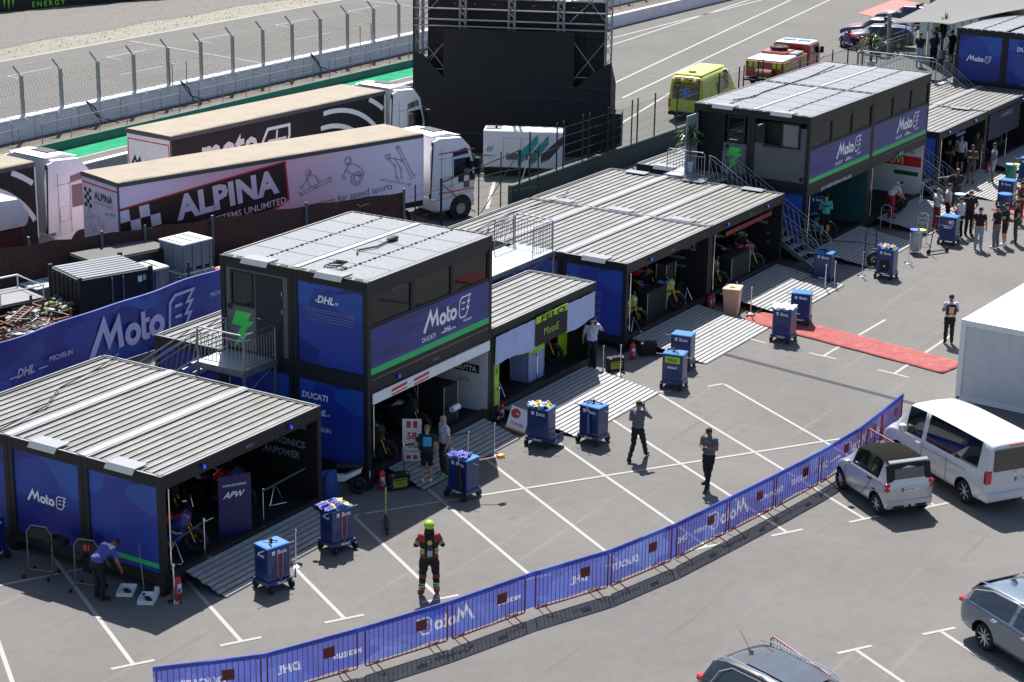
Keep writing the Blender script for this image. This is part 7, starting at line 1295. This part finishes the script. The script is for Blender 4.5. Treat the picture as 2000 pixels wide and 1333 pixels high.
for cx, cz, s, pr in ((8.6, 2.75, .85, skier), (10.6, 2.9, .95, rider), (12.7, 2.75, .85, jumper)):
    for o in (0, .02, .05): sketch(cx+o, cz+o*.6, s*(1-o*.7), pr)
q.obj('sketch_print', t)
q = MB(); text(q, 'ALPINA', .30, (-.002, 1.0, 3.25), UY, UZ, m_black, off=.03, wid=1.25); text(q, 'SAFETY SYSTEMS UNLIMITED', .08, (-.002, 1.0, 2.98), UY, UZ, msk, wid=1.25); text(q, 'est. 1979', .13, (-.002, .6, 2.68), UY, UZ, m_black, off=0)
for i in range(3):
    for j in range(5):
        if (i+j) % 2 == 0: q.box((-.006, 2.3-i*.16-.16, 3.45-j*.15-.15), (-.002, 2.3-i*.16, 3.45-j*.15), m_black)
for cy, cz, pr in ((1.9, 2.45, skier), (1.2, 2.2, rider), (1.75, 1.75, jumper)):
    for P in pr: stroke(q, [(x*.4, z*.4) for x, z in P], .02, (-.002, cy, cz), UY, UZ, msk, n=.002)
q.box((-.006, .06, 3.62), (-.002, 2.44, 3.68), m_red); q.obj('rear_print', t)
q = MB(); x = Lt+.5; [q.box((x+.3, -.016, z), (x+2.2, -.013, z+.05), m_red) for z in (1.25, 2.98)]; 
for i in range(3):
    for j in range(4):
        if (i+j) % 2: q.box((x+1.35+i*.3, -.017, 1.35+j*.28), (x+1.65+i*.3, -.0135, 1.63+j*.28), (m_dark, m_grey)[i % 2])
q.obj('cab_print', t)
def arcs(q, x1, m=None):
    for k in range(5):
        r = 1.75+.62*k; P = []
        for a in range(25):
            an = R(98-a*3.7); x = x1-4.1+k*.28+r*1.25*cos(an); z = .62+r*sin(an)
            if x < x1-.08 and 1.2 < z < 3.78: P.append((x, z))
        if len(P) > 2: stroke(q, P, .20, (0, .016, 0), UX, UZ, m or m_white, n=0)
t = thing('semi_truck', 'articulated truck with black trailer side and white arcs, parked behind the pink one', 'truck', (25.42, 22.02, 0), R(-4.2)); Lt = 13.0; trailer(t, Lt, m_black, m_white); cabin_truck(t, Lt+.5, m_white)
q = MB(); arcs(q, Lt); text(q, 'moto', 1.3, (3.3, .012, 2.95), UX, UZ, m_white, off=.025, wid=3.2, n=0); stroke(q, [(5.2, 2.3), (5.2, 3.0), (5.5, 3.45), (6.8, 3.45), (6.8, 3.0), (6.5, 2.4), (5.3, 2.3)], .13, (0, .012, 0), UX, UZ, m_white, True, n=0); stroke(q, [(5.5, 2.95), (6.6, 2.95)], .1, (0, .010, 0), UX, UZ, m_white, n=0); stroke(q, [(6.05, 3.35), (5.95, 2.4)], .1, (0, .008, 0), UX, UZ, m_white, n=0); q.obj('lettering', t)
q = MB(); moto_e(q, 2.0, (-.003, 1.25, 2.75), UY, UZ, m_black)
for a, b in (((.1, 3.62), (2.4, 3.67)), ((.1, 1.2), (2.4, 1.24))): q.box((-.008, a[0], a[1]), (-.003, b[0], b[1]), m_red)
for y in (.1, 2.36): q.box((-.008, y, 1.24), (-.003, y+.04, 3.62), m_red)
q.obj('rear_print', t)
t = thing('semi_truck', 'articulated truck at the left edge, white cab with dark window behind the pink trailer', 'truck', (6.6, 24.1, 0), R(-5)); Lt = 12.6; trailer(t, Lt, m_black, m_white); cabin_truck(t, Lt+.55, m_white); q = MB(); arcs(q, Lt); q.obj('arc_print', t)
t = thing('truck_cab', 'white truck front with dark red interior at the left edge above the brown fence', 'truck', (14.2, 21.5, 0), R(-10)); q = MB(); q.prism([(.0, 2.35), (2.6, 2.35), (2.75, 2.8), (2.3, 3.45), (.0, 3.55)], 0, 2.3, M('pinkish_white', (.70, .62, .66), .35, coat=.5), bev=.2); q.obj('cab_top', t, smooth=2); q = MB(); q.bbox((.2, .1, .3), (2.5, 2.2, 2.36), M('dark_red_inside', (.10, .01, .01), .5), .05); q.obj('cab_inside', t); q = MB(); q.cyl((2.55, -.02, 1.0), (2.55, -.02, 2.0), .05, m_galv, 6); q.ell((2.0, -.04, 2.3), (.07, .03, .07), m_black); q.obj('trim', t)
# ---------------- people ----------------
def capsule(q, a, b, ra, rb, m, sx=1., n=12):
    # tapered capsule with elliptical section (sx = side/front ratio on local x)
    a, b = V(a), V(b); d = b-a; Ln = d.length; d.normalize(); x = V((1, 0, 0)); x = (x-d*x.dot(d)); x = x.normalized() if x.length > .1 else d.orthogonal().normalized(); y = d.cross(x); vs = []; rings = []
    for t, r in [(-.8, .6), (-.35, .93), (0, 1)]: rings.append((a+d*(ra*t*.9), ra*r))
    for t, r in [(0, 1), (.35, .93), (.8, .6)]: rings.append((b+d*(rb*t*.9), rb*r))
    for c, r in rings:
        for i in range(n): u = 2*pi*i/n; vs.append(c+x*(r*sx*cos(u))+y*(r*sin(u)))
    fs = [(k*n+i, k*n+(i+1) % n, (k+1)*n+(i+1) % n, (k+1)*n+i) for k in range(len(rings)-1) for i in range(n)]
    fs += [tuple(range(n-1, -1, -1)), tuple(range((len(rings)-1)*n, len(rings)*n))]; q.add(vs, fs, m)
def person(label, loc, rz, pose, shirt, pants, shoes=m_black, skin=m_skin, hair=None, hgt=1.75, short=True, shorts=False, voxel=.017, group=None, extras=None, bandsm=None, bulk=1.1):
    if bandsm: bulk = 1.27
    s = hgt/1.75; P = {'pel': (0, 0, .95), 'waist': (0, 0, 1.08), 'chest': (0, .0, 1.32), 'neck': (0, -.005, 1.48), 'head': (0, .015, 1.62)}
    for k, sd_ in (('L', -1), ('R', 1)):
        P['sh'+k] = (sd_*.185, 0, 1.41); P['el'+k] = (sd_*.25, -.03, 1.14); P['wr'+k] = (sd_*.26, .06, .90); P['hip'+k] = (sd_*.09, 0, .90); P['kn'+k] = (sd_*.10, .02, .50); P['an'+k] = (sd_*.11, -.02, .085); P['toe'+k] = (sd_*.13, .15, .03)
    for k, v in pose.items(): P[k] = v
    P = {k: V(v)*s for k, v in P.items()}
    lean = P['chest']-P['waist']
    segs = []  # (a, b, ra, rb, sx, tag)
    A = lambda a, b, ra, rb, sx, tg: segs.append((P[a] if isinstance(a, str) else a, P[b] if isinstance(b, str) else b, ra*s*(bulk if tg not in ('skin', 'hand', 'shoe') else 1), rb*s*(bulk if tg not in ('skin', 'hand', 'shoe') else 1), sx, tg))
    A('pel', 'waist', .115, .11, 1.38, 'pants' if 1 else ''); A('waist', 'chest', .11, .125, 1.42, 'shirt'); cu = P['chest']+(P['neck']-P['chest'])*.35; A('chest', cu, .125, .10, 1.5, 'shirt'); A('neck', P['neck']+(P['head']-P['neck'])*.45, .058, .052, 1, 'skin')
    hd = (P['head']-P['neck']).normalized(); A(P['head']-hd*.045*s, P['head']+hd*.045*s, .078, .083, .93, 'skin')
    A(P['waist']-lean.normalized()*.06*s, 'waist', .118, .115, 1.40, 'shirt')
    for k in 'LR':
        A(P['sh'+k].lerp(P['chest'], .35), 'sh'+k, .075, .068, 1, 'shirt'); A('sh'+k, 'el'+k, .062, .045, 1, 'arm'); A('el'+k, 'wr'+k, .043, .030, 1, 'fore')
        dd = (P['wr'+k]-P['el'+k]).normalized(); A('wr'+k, P['wr'+k]+dd*.065*s, .031, .034, 1.2, 'hand')
        A('hip'+k, 'kn'+k, .094, .068, 1, 'thigh'); A('kn'+k, 'an'+k, .068 if not shorts else .052, .054 if not shorts else .034, 1, 'calf'); A('an'+k, 'toe'+k, .045, .038, 1.05, 'shoe'); A('an'+k, P['an'+k]+V((0, 0, -.03))*s, .046, .046, 1, 'shoe')
    q = MB(); [capsule(q, *sg[:4], m_black, sg[4]) for sg in segs]
    o = q.obj('tmp'); C.objects.unlink(o); TS.collection.objects.link(o); r = o.modifiers.new('r', 'REMESH'); r.mode = 'VOXEL'; r.voxel_size = voxel*s; sm = o.modifiers.new('s', 'SMOOTH'); sm.factor = .6; sm.iterations = 3
    me = evald(o); bpy.data.objects.remove(o)
    rd = random.Random(int(loc[0]*100)); sh_m, pa_m = shirt, pants
    me.materials.clear(); slots = [skin, shirt, pants, shoes]+(bandsm or [])
    for m in slots: me.materials.append(m)
    import numpy as np
    nP = len(me.polygons); cen = np.empty(nP*3); me.polygons.foreach_get('center', cen); cen = cen.reshape(-1, 3); bestE = np.full(nP, 9e9); bT = np.zeros(nP, int); bU = np.zeros(nP)
    for k, (a, b, ra, rb, sx, t_) in enumerate(segs):
        a_, ab = np.array(a), np.array(b-a); u = np.clip(((cen-a_) @ ab)/max(1e-9, ab @ ab), 0, 1); dd = cen-(a_+u[:, None]*ab)
        if sx > 1.2: dd[:, 0] /= sx
        e = np.sqrt((dd**2).sum(1))-(ra+(rb-ra)*u); w_ = e < bestE; bestE[w_] = e[w_]; bT[w_] = k; bU[w_] = u[w_]
    for p in me.polygons:
        c = V(cen[p.index]); tg = segs[bT[p.index]][5]; tt = bU[p.index]
        mi = {'skin': 0, 'hand': 0, 'shirt': 1, 'pants': 2, 'shoe': 3, 'thigh': 2, 'calf': 2, 'arm': 1, 'fore': 0 if short else 1}[tg]
        if tg == 'arm' and short and tt > .62: mi = 0
        if shorts and ((tg == 'thigh' and tt > .93) or tg == 'calf'): mi = 0
        if shorts and tg == 'calf' and tt > .85: mi = 3
        if tg == 'pants' and tt > .55: mi = 1
        if bandsm and mi in (1, 2):
            z = c.z/s
            if tg in ('shirt', 'pants') and (1.03 < z < 1.055 or 1.075 < z < 1.10 or 1.12 < z < 1.14): mi = 4
            elif tg in ('shirt', 'pants') and .93 < z < 1.03: mi = 5
            elif tg == 'arm' and (.55 < tt < .62 or .70 < tt < .77): mi = 4
            elif tg in ('arm', 'shirt') and z > 1.30 and (abs(c.x) > .10*s): mi = 5
            elif tg == 'calf' and (.50 < tt < .57 or .64 < tt < .71 or .78 < tt < .83): mi = 4
            elif tg == 'calf' and (tt < .2 or tt > .86): mi = 5
        p.material_index = mi
    me.polygons.foreach_set('use_smooth', [True]*len(me.polygons))
    # fold-like noise on cloth
    nv = len(me.vertices); co = np.empty(nv*3); no = np.empty(nv*3); me.vertices.foreach_get('co', co); me.vertex_normals.foreach_get('vector', no); co = co.reshape(-1, 3); no = no.reshape(-1, 3); x_, y_, z_ = co.T
    am = .006*s*np.sin(z_*38+x_*21+loc[0])+.0045*s*np.sin(x_*55+y_*47+z_*13); am[(z_ > 1.46*s) | (z_ < .12*s)] = 0; me.vertices.foreach_set('co', (co+no*am[:, None]).ravel())
    # face features and fingers join the same mesh
    f = MB(); fw = V((0, 1, 0)); rt = hd.cross(fw); fw = (fw-hd*fw.dot(hd)).normalized(); rt = fw.cross(hd); H = P['head']; w = lambda x, y, z: H+(rt*x+fw*y+hd*z)*s
    f.cone(w(0, .072, .018), w(0, .102, -.018), .008*s, .016*s, skin, 6); [f.ell(w(sx_*.076, -.005, -.005), (.012*s, .018*s, .028*s), skin, None, 8, 6) for sx_ in (-1, 1)]
    [f.ell(w(sx_*.028, .074, .012), (.011*s, .008*s, .006*s), m_black, None, 6, 4) for sx_ in (-1, 1)]; f.ell(w(0, .078, -.045), (.024*s, .008*s, .006*s), M('lips', (.30, .10, .08), .6), None, 6, 4)
    for k, sd_ in (('L', -1), ('R', 1)):
        dd = (P['wr'+k]-P['el'+k]).normalized(); h0 = P['wr'+k]+dd*.075*s; sx_ = dd.orthogonal().normalized(); ac = V((1, 0, 0)) if abs(dd.x) < .7 else V((0, 1, 0)); sx_ = (ac-dd*ac.dot(dd)).normalized(); cu = dd.cross(sx_)*sd_
        for i in range(4): a = h0+sx_*(i-1.5)*.017*s; ln = (.062, .074, .070, .055)[i]*s; b = a+dd*ln*.5+cu*.004; c = b+dd*ln*.42+cu*ln*.35; f.cone(a, b, .0095*s, .0085*s, skin, 6); f.cone(b, c, .0085*s, .007*s, skin, 6)
        a = P['wr'+k]+dd*.03*s-sx_*.026*s; f.cone(a, a+dd*.035*s-sx_*.022*s+cu*.012, .010*s, .009*s, skin, 6)
    g = MB(); g.mats = list(slots); g.v = [tuple(v.co) for v in me.vertices]; g.f = [tuple(p.vertices) for p in me.polygons]; g.mi = [p.material_index for p in me.polygons]; bpy.data.meshes.remove(me)
    k0 = len(g.v); g.v += f.v; g.f += [tuple(a+k0 for a in ff) for ff in f.f]; g.mi += [g.mid(f.mats[i]) for i in f.mi]; body = g.obj('person', smooth=True)
    body.location = loc; body.rotation_euler = (0, 0, rz); tag(body, label, 'person', group)
    if hair:
        h = MB(); n, k = 16, 8; vs = []
        for j in range(k+1):
            t = j/k*R(112)
            for i in range(n): u = 2*pi*i/n; fr = max(0, sin(u)); tt = t*(1-.42*fr); rr = (.090+.004*sin(i*5+j*3)); vs.append(w(rr*.98*sin(tt)*cos(u), (rr*1.06)*sin(tt)*sin(u)-.006, .035+rr*.98*cos(tt)*1.03))
        h.add(vs, [(j*n+i, j*n+(i+1) % n, (j+1)*n+(i+1) % n, (j+1)*n+i) for j in range(k) for i in range(n)], hair[0])
        if len(hair) > 1 and hair[1] == 'cap': h.add([w(.075*x, .08+.07*y, .055-.02*abs(x)) for y in (0, 1) for x in (-1, -.5, 0, .5, 1)], [(0, 1, 6, 5), (1, 2, 7, 6), (2, 3, 8, 7), (3, 4, 9, 8)], hair[0])
        if len(hair) > 1 and hair[1] == 'capback': h.add([w(.075*x, -.08-.06*y, .0-.02*abs(x)) for y in (0, 1) for x in (-1, -.5, 0, .5, 1)], [(0, 1, 6, 5), (1, 2, 7, 6), (2, 3, 8, 7), (3, 4, 9, 8)], hair[0])
        h.obj('cap' if len(hair) > 1 else 'hair', body, smooth=True)
    if extras:
        extras(body, P, s, w)
    return body
hb = M('dark_brown_hair', (.035, .02, .012), .7); hg = M('grey_hair', (.38, .36, .34), .7); hblo = M('blond_hair', (.32, .2, .09), .7); hbk = M('black_hair', (.01, .01, .012), .6); capb = M('black_cap', (.012, .013, .02), .7)
polo = M('grey_polo', (.17, .19, .225), .8, var=.12, scale=6); trb = M('black_trousers', (.01, .01, .012), .85); wsh = M('white_shirt', (.5, .5, .58), .8, var=.08); blk = M('black_shirt', (.014, .014, .017), .85)
AWAY = R(-58); 
hands_front = {'elL': (-.24, .02, 1.16), 'elR': (.24, .02, 1.16), 'wrL': (-.07, .22, 1.22), 'wrR': (.07, .22, 1.20)}
folded = {'elL': (-.25, .0, 1.15), 'elR': (.25, .0, 1.15), 'wrL': (.06, .16, 1.14), 'wrR': (-.06, .18, 1.12)}
hip_l = {'elL': (-.34, -.08, 1.16), 'wrL': (-.17, .03, 1.03)}
def helmet_gear(b, P, s, w):
    q = MB(); q.ell(w(0, -.01, .045), (.118*s, .14*s, .112*s), M('lime_helmet', (.30, .52, .02), .35, coat=.4), None, 16, 10); q.obj('helmet', b, smooth=True)
    q = MB(); q.cone(w(0, -.02, -.03), w(0, -.02, -.13), .10*s, .12*s, m_black, 12); q.obj('neck_guard', b, smooth=True)
    q = MB(); q.cyl((.0, -.21, 1.02), (.0, -.19, 1.36), .062, M('dark_cylinder', (.05, .055, .05), .35), 14); q.cyl((.0, -.212, 1.08), (.0, -.20, 1.22), .0635, M('pale_label', (.45, .45, .42), .5), 14); q.ell((.0, -.19, 1.40), (.06, .06, .065), M('yellow_valve', (.75, .45, .08), .4)); q.obj('air_cylinder', b, smooth=2)
    q = MB(); [q.tube([(x, -.16, 1.05), (x, -.165, 1.3), (x, -.06, 1.50), (x, .10, 1.42)], .022, m_black, 6) for x in (-.10, .10)]; q.bbox((-.10, -.165, 1.0), (.10, -.13, 1.4), m_black, .02); q.bbox((.19, -.08, .68), (.24, .08, .88), m_black, .02); q.bbox((-.24, -.08, .68), (-.19, .08, .88), m_black, .02); q.obj('harness', b)
ffm = [M('lime_reflective', (.5, .6, .15), .5), M('fire_suit_red', (.38, .035, .03), .7)]
fk = M('fire_suit_black', (.016, .016, .02), .8, var=.2)
person('person in dark red fire suit with lime helmet and air cylinder, standing in the sun', (3.55, -5.05, 0), R(-52), {'elL': (-.30, .02, 1.18), 'wrL': (-.12, .22, 1.22), 'elR': (.30, .02, 1.18), 'wrR': (.10, .24, 1.24), 'anL': (-.17, -.04, .085), 'toeL': (-.22, .12, .03), 'knL': (-.14, .01, .5), 'knR': (.15, .02, .5), 'anR': (.17, .0, .085), 'toeR': (.19, .17, .03)}, fk, fk, hgt=1.86, short=False, extras=helmet_gear, bandsm=ffm)
def phone(k='R'):
    def f(b, P, s, w): q = MB(); c = P['wr'+k]+V((0, 0, .06)); q.bbox(tuple(c-V((.012, .035, .07))), tuple(c+V((.012, .035, .07))), m_black, .006); q.obj('phone', b)
    return f
person('person in grey polo walking away with a phone at the ear', (14.15, -4.85, 0), R(-84), {'shR': (.19, 0, 1.43), 'elR': (.33, .10, 1.27), 'wrR': (.13, .06, 1.55), 'elL': (-.25, .05, 1.14), 'wrL': (-.16, .22, 1.06), 'knR': (.10, .20, .50), 'anR': (.12, .36, .10), 'toeR': (.13, .52, .05), 'knL': (-.09, -.06, .50), 'anL': (-.10, -.36, .085), 'toeL': (-.11, -.20, .03)}, polo, trb, hair=(hb,), hgt=1.76, skin=m_skin2, extras=phone())
person('person in grey polo and black back-to-front cap typing on a phone', (13.35, -7.45, 0), R(86), dict(hands_front, **{'head': (0, .05, 1.60), 'anL': (-.11, .24, .085), 'toeL': (-.13, .41, .03), 'knL': (-.11, .16, .5), 'anR': (.16, -.28, .085), 'toeR': (.24, -.14, .03), 'knR': (.13, -.08, .5)}), polo, trb, hair=(capb, 'cap'), hgt=1.78, skin=m_skin2, extras=lambda b, P, s, w: [MB().bbox((-.04, .27, 1.20), (.04, .36, 1.22), m_black, .005).obj('phone', b), MB().box((-.055, .075, 1.60), (.055, .10, 1.625), m_black).obj('sunglasses', b)])
def lettr(txt, h=.09, z=1.30, m=m_lett, y=-.165): return lambda b, P, s, w: (lambda q: (text(q, txt, h, (0, y, z), (1, 0, 0), (0, 0, 1), m), q.obj('back_print', b)))(MB())
person('person bending forward in white and blue shirt by the tyre stands', (-.95, 1.15, 0), R(-100), {'pel': (0, -.08, .93), 'waist': (0, .0, 1.05), 'chest': (0, .20, 1.17), 'neck': (0, .36, 1.20), 'head': (0, .47, 1.25), 'shL': (-.19, .28, 1.17), 'shR': (.19, .28, 1.17), 'elL': (-.27, .33, .92), 'wrL': (-.26, .43, .70), 'elR': (.26, .32, .92), 'wrR': (.24, .42, .70), 'hipL': (-.1, -.08, .90), 'hipR': (.1, -.08, .90)}, M('blue_team_shirt', (.08, .09, .38), .8), trb, hair=(hb,), hgt=1.78, skin=m_skin2, extras=lambda b, P, s, w: (lambda q: (q.bbox((-.20, .20, 1.22), (.20, .36, 1.31), wsh, .03), q.obj('white_yoke', b, smooth=2)))(MB()))
person('blond person in black and cyan shirt, shorts and white shoes, seen from behind', (9.3, -1.05, .06), R(-55), hip_l, M('black_cyan_shirt', (.02, .03, .04), .8), blk, shoes=m_white, hair=(hblo,), hgt=1.66, shorts=True, extras=lambda b, P, s, w: (lambda q: (q.bbox((-.12, -.175, 1.08), (.12, -.11, 1.36), M('cyan_print', (.03, .32, .55), .6), .03), q.obj('back_print', b), MB().tube([(-.2, -.1, 1.2), (-.2, -.14, 1.0), (-.1, -.16, .95)], .03, m_black).obj('shoulder_bag', b)))(MB()))
person('grey haired person in white shirt, olive trousers and bright green shoes', (10.05, -1.1, .03), R(60), {'head': (0, .03, 1.60)}, wsh, M('olive_trousers', (.06, .065, .045), .85), shoes=M('green_shoes', (.05, .6, .12), .5), hair=(hg,), hgt=1.76)
person('person in pale lilac shirt with lime patch, phone at the ear, at the lilac garage', (20.0, .0, .12), R(-52), {'shR': (.19, 0, 1.43), 'elR': (.33, .10, 1.27), 'wrR': (.13, .06, 1.55), 'elL': (-.25, .05, 1.14), 'wrL': (-.24, .12, .92), 'anL': (-.13, .08, .085), 'toeL': (-.14, .24, .03)}, M('lilac_shirt', (.42, .46, .70), .8), trb, hair=(hbk,), hgt=1.80, extras=lambda b, P, s, w: (MB().bbox((-.09, -.165, 1.33), (.09, -.14, 1.42), m_lime, .004).obj('lime_patch', b), phone()(b, P, s, w)))
person('person in white shirt and navy vest with orange block, by the white container', (29.6, -8.25, 0), R(-62), hands_front, wsh, trb, shoes=m_white, hair=(hbk,), hgt=1.72, skin=m_skin2, extras=lambda b, P, s, w: (lambda q: (q.bbox((-.17, -.185, 1.03), (.17, -.10, 1.40), M('navy_vest', (.012, .015, .06), .8), .04), q.box((-.08, -.19, 1.10), (.08, -.186, 1.27), M('orange_print', (.75, .3, .05), .6)), q.box((-.10, -.19, 1.29), (.10, -.186, 1.31), m_lett), text(q, 'CAT', .05, (0, -.187, 1.05), UX, UZ, m_lett), q.obj('vest', b)))(MB()))
org = M('orange_hem', (.75, .12, .02), .7); jeans = M('light_jeans', (.26, .33, .42), .8); greyp = M('grey_trousers', (.25, .25, .25), .8); brn = M('brown_trousers', (.10, .075, .05), .8)
GB = 'people in black shirts talking on the right'
def hem(b, P, s, w): q = MB(); q.lathe([(.12, .0), (.135, .06)], org, Matrix.Translation((0, -.0, .93*s)) @ Matrix.Diagonal((1.35, 1, 1, 1)), 16); q.obj('orange_hem', b)
person('tall person in black with a lanyard facing the group at the right', (44.1, -3.75, 0), R(135), hip_l, blk, trb, hair=(capb, 'cap'), hgt=1.86, group=GB)
person('person in black shirt and light blue jeans, leftmost of four seen from behind', (42.15, -4.85, 0), R(-75), {}, blk, jeans, shoes=m_white, hair=(hbk,), hgt=1.72, group=GB, extras=hem)
person('person in black shirt with orange hem and pale grey trousers, second of four', (42.75, -5.35, 0), R(-20), folded, blk, greyp, shoes=m_white, hair=(capb, 'cap'), hgt=1.76, group=GB, extras=hem)
person('person in black shirt and black shorts, third of four', (43.35, -5.5, 0), R(0), folded, blk, blk, shoes=m_white, shorts=True, hair=(capb, 'cap'), hgt=1.74, group=GB, extras=hem)
person('person in black polo and brown trousers, rightmost of four', (43.95, -5.75, 0), R(15), hip_l, blk, brn, hair=(hb,), hgt=1.80, group=GB)
cw = 'crew in white shirts at the trolley numbered 40'
person('crew member in white shirt and striped cap behind the trolley numbered 40, left', (44.3, -2.3, 0), R(-120), hands_front, wsh, M('red_trousers', (.4, .03, .03), .8), hair=(M('white_navy_cap', (.3, .3, .36), .7), 'cap'), hgt=1.72, group=cw)
person('crew member in white shirt behind the trolley numbered 40, farther back', (45.3, -2.4, 0), R(-150), {}, wsh, trb, hair=(hbk,), hgt=1.74, group=cw)
person('crew member in white shirt right beside the trolley numbered 40, black cap', (43.45, -3.6, 0), R(-20), hands_front, wsh, trb, hair=(capb, 'cap'), hgt=1.70, group=cw)
person('distant person in fire suit with lime stripes at the right photo edge', (47.2, -4.85, 0), R(40), hands_front, fk, M('red_fire_trousers', (.3, .03, .03), .8), hair=(hb,), hgt=1.82, short=False, bandsm=ffm)
vg = 'visitors at the far right garage'
person('visitor in olive shirt and shorts on the far right garage ramp', (52.3, -.9, .22), R(100), hands_front, M('olive_shirt', (.11, .115, .085), .8), M('olive_shorts', (.16, .17, .13), .8), shorts=True, hair=(hb,), hgt=1.76, group=vg, skin=m_skin2)
person('visitor in pale grey shirt and shorts, hand on the hip', (53.35, -1.55, .16), R(20), dict(hip_l, elR=(.34, -.08, 1.16), wrR=(.17, .03, 1.03)), M('pale_grey_shirt', (.36, .38, .41), .8), M('pale_shorts', (.4, .4, .42), .8), shorts=True, hair=(hb,), hgt=1.80, group=vg, skin=m_skin2)
person('visitor in white shirt behind the one in olive', (53.6, .1, .3), R(90), {}, wsh, blk, shorts=True, hair=(M('tan_hair', (.2, .12, .07), .7),), hgt=1.78, group=vg)
person('visitor in dark clothes with white and black cap, deepest in the group', (54.3, .6, .3), R(110), {}, M('dark_olive', (.03, .03, .025), .8), blk, hair=(M('white_black_cap', (.4, .4, .42), .6), 'cap'), hgt=1.82, group=vg)
person('visitor with dark shirt at the left of the group inside the garage', (52.6, .3, .3), R(60), folded, blk, blk, hair=(hbk,), hgt=1.74, group=vg, skin=m_skin2)
person('visitor in brown shirt at the right rear of the group', (54.9, -.2, .28), R(80), {}, M('brown_shirt', (.09, .05, .035), .8), blk, hair=(hbk,), hgt=1.75, group=vg, skin=m_skin2)
person('person in dark brown clothes resting an arm on the stair rail', (48.1, -1.75, 0), R(110), {'elR': (.42, .03, 1.34), 'wrR': (.66, .08, 1.32), 'elL': (-.27, .04, 1.15), 'wrL': (-.1, .2, 1.1)}, M('dark_brown_shirt', (.05, .042, .035), .8), M('dark_khaki', (.09, .075, .055), .8), hair=(M('bald_skin', (.3, .15, .1), .5),), hgt=1.78, skin=m_skin2)
tl = M('teal_team_shirt', (.05, .42, .42), .8)
person('mechanic in teal and black shirt seen from behind in the turquoise garage', (38.9, .3, .38), R(-50), hands_front, tl, trb, shorts=True, hair=(hb,), hgt=1.78, extras=lettr('KLINT', .085, 1.33, m_black))
person('mechanic in teal shirt half hidden behind the stair rail', (37.0, .9, .38), R(-20), folded, tl, blk, shorts=True, hair=(hb,), hgt=1.74)
wr_ = 'crew in white and red at the far garage'
crouch = {'pel': (0, -.1, .42), 'waist': (0, .0, .55), 'chest': (0, .12, .75), 'neck': (0, .18, .90), 'head': (0, .24, 1.02), 'shL': (-.19, .14, .84), 'shR': (.19, .14, .84), 'elL': (-.26, .28, .66), 'wrL': (-.12, .42, .62), 'elR': (.26, .28, .66), 'wrR': (.12, .42, .62), 'hipL': (-.1, -.1, .40), 'hipR': (.1, -.1, .40), 'knL': (-.16, .28, .52), 'knR': (.16, .28, .52), 'anL': (-.13, .02, .085), 'anR': (.13, .02, .085), 'toeL': (-.15, .18, .03), 'toeR': (.15, .18, .03)}
person('crew member in white shirt and dark trousers standing left in the far garage', (42.9, .3, .36), R(-70), hands_front, wsh, trb, hair=(hb,), hgt=1.76, group=wr_, extras=lambda b, P, s, w: MB().tube([(-.1, -.165, 1.05), (0, -.17, 1.2), (-.1, -.15, 1.42)], .018, m_black).tube([(.1, -.165, 1.05), (0, -.17, 1.2), (.1, -.15, 1.42)], .018, m_black).obj('braces', b))
person('crew member in white top and red trousers leaning over wheels in the far garage', (43.7, -.55, .33), R(-130), {'pel': (0, -.05, .93), 'chest': (0, .16, 1.22), 'neck': (0, .28, 1.32), 'head': (0, .38, 1.42), 'shL': (-.19, .22, 1.27), 'shR': (.19, .22, 1.27), 'elL': (-.25, .33, 1.02), 'wrL': (-.15, .48, .86), 'elR': (.25, .33, 1.02), 'wrR': (.15, .48, .86)}, wsh, M('red_trousers', (.4, .03, .03), .8), hair=(hb,), hgt=1.74, group=wr_, extras=lambda b, P, s, w: MB().bbox((-.08, .0, 1.17), (.08, .04, 1.22), m_red, .005).obj('red_print', b))
person('crew member in red top crouching at the right of the far garage', (45.3, .1, .36), R(-160), crouch, M('red_shirt', (.5, .03, .03), .8), M('red_trousers', (.4, .03, .03), .8), hair=(M('white_cap', (.7, .7, .7), .6), 'cap'), hgt=1.74, group=wr_)
tg_ = 'people on the raised terrace'
person('person in navy shirt and white trousers at the terrace rail, left', (64.7, 6.5, 2.98), R(-75), folded, M('navy_shirt', (.015, .025, .09), .8), M('white_trousers', (.55, .55, .58), .8), hair=(hb,), hgt=1.76, group=tg_)
person('person in dark blue shirt at the terrace rail, second from the left', (65.1, 5.9, 2.98), R(-60), folded, M('navy_shirt', (.015, .025, .09), .8), trb, hair=(hbk,), hgt=1.78, group=tg_)
person('person in black holding a camera on the terrace, arm raised', (66.9, 6.5, 2.98), R(20), {'elR': (.3, .1, 1.3), 'wrR': (.12, .2, 1.5), 'elL': (-.3, .1, 1.3), 'wrL': (-.12, .2, 1.5)}, blk, trb, hair=(hb,), hgt=1.76, group=tg_)
person('person in black with bare legs next to the top right cabin wall', (66.6, 5.5, 2.98), R(-20), {}, blk, blk, shorts=True, hair=(hbk,), hgt=1.74, group=tg_)
print('objects', len(bpy.data.objects))

bpy.data.scenes.remove(TS)
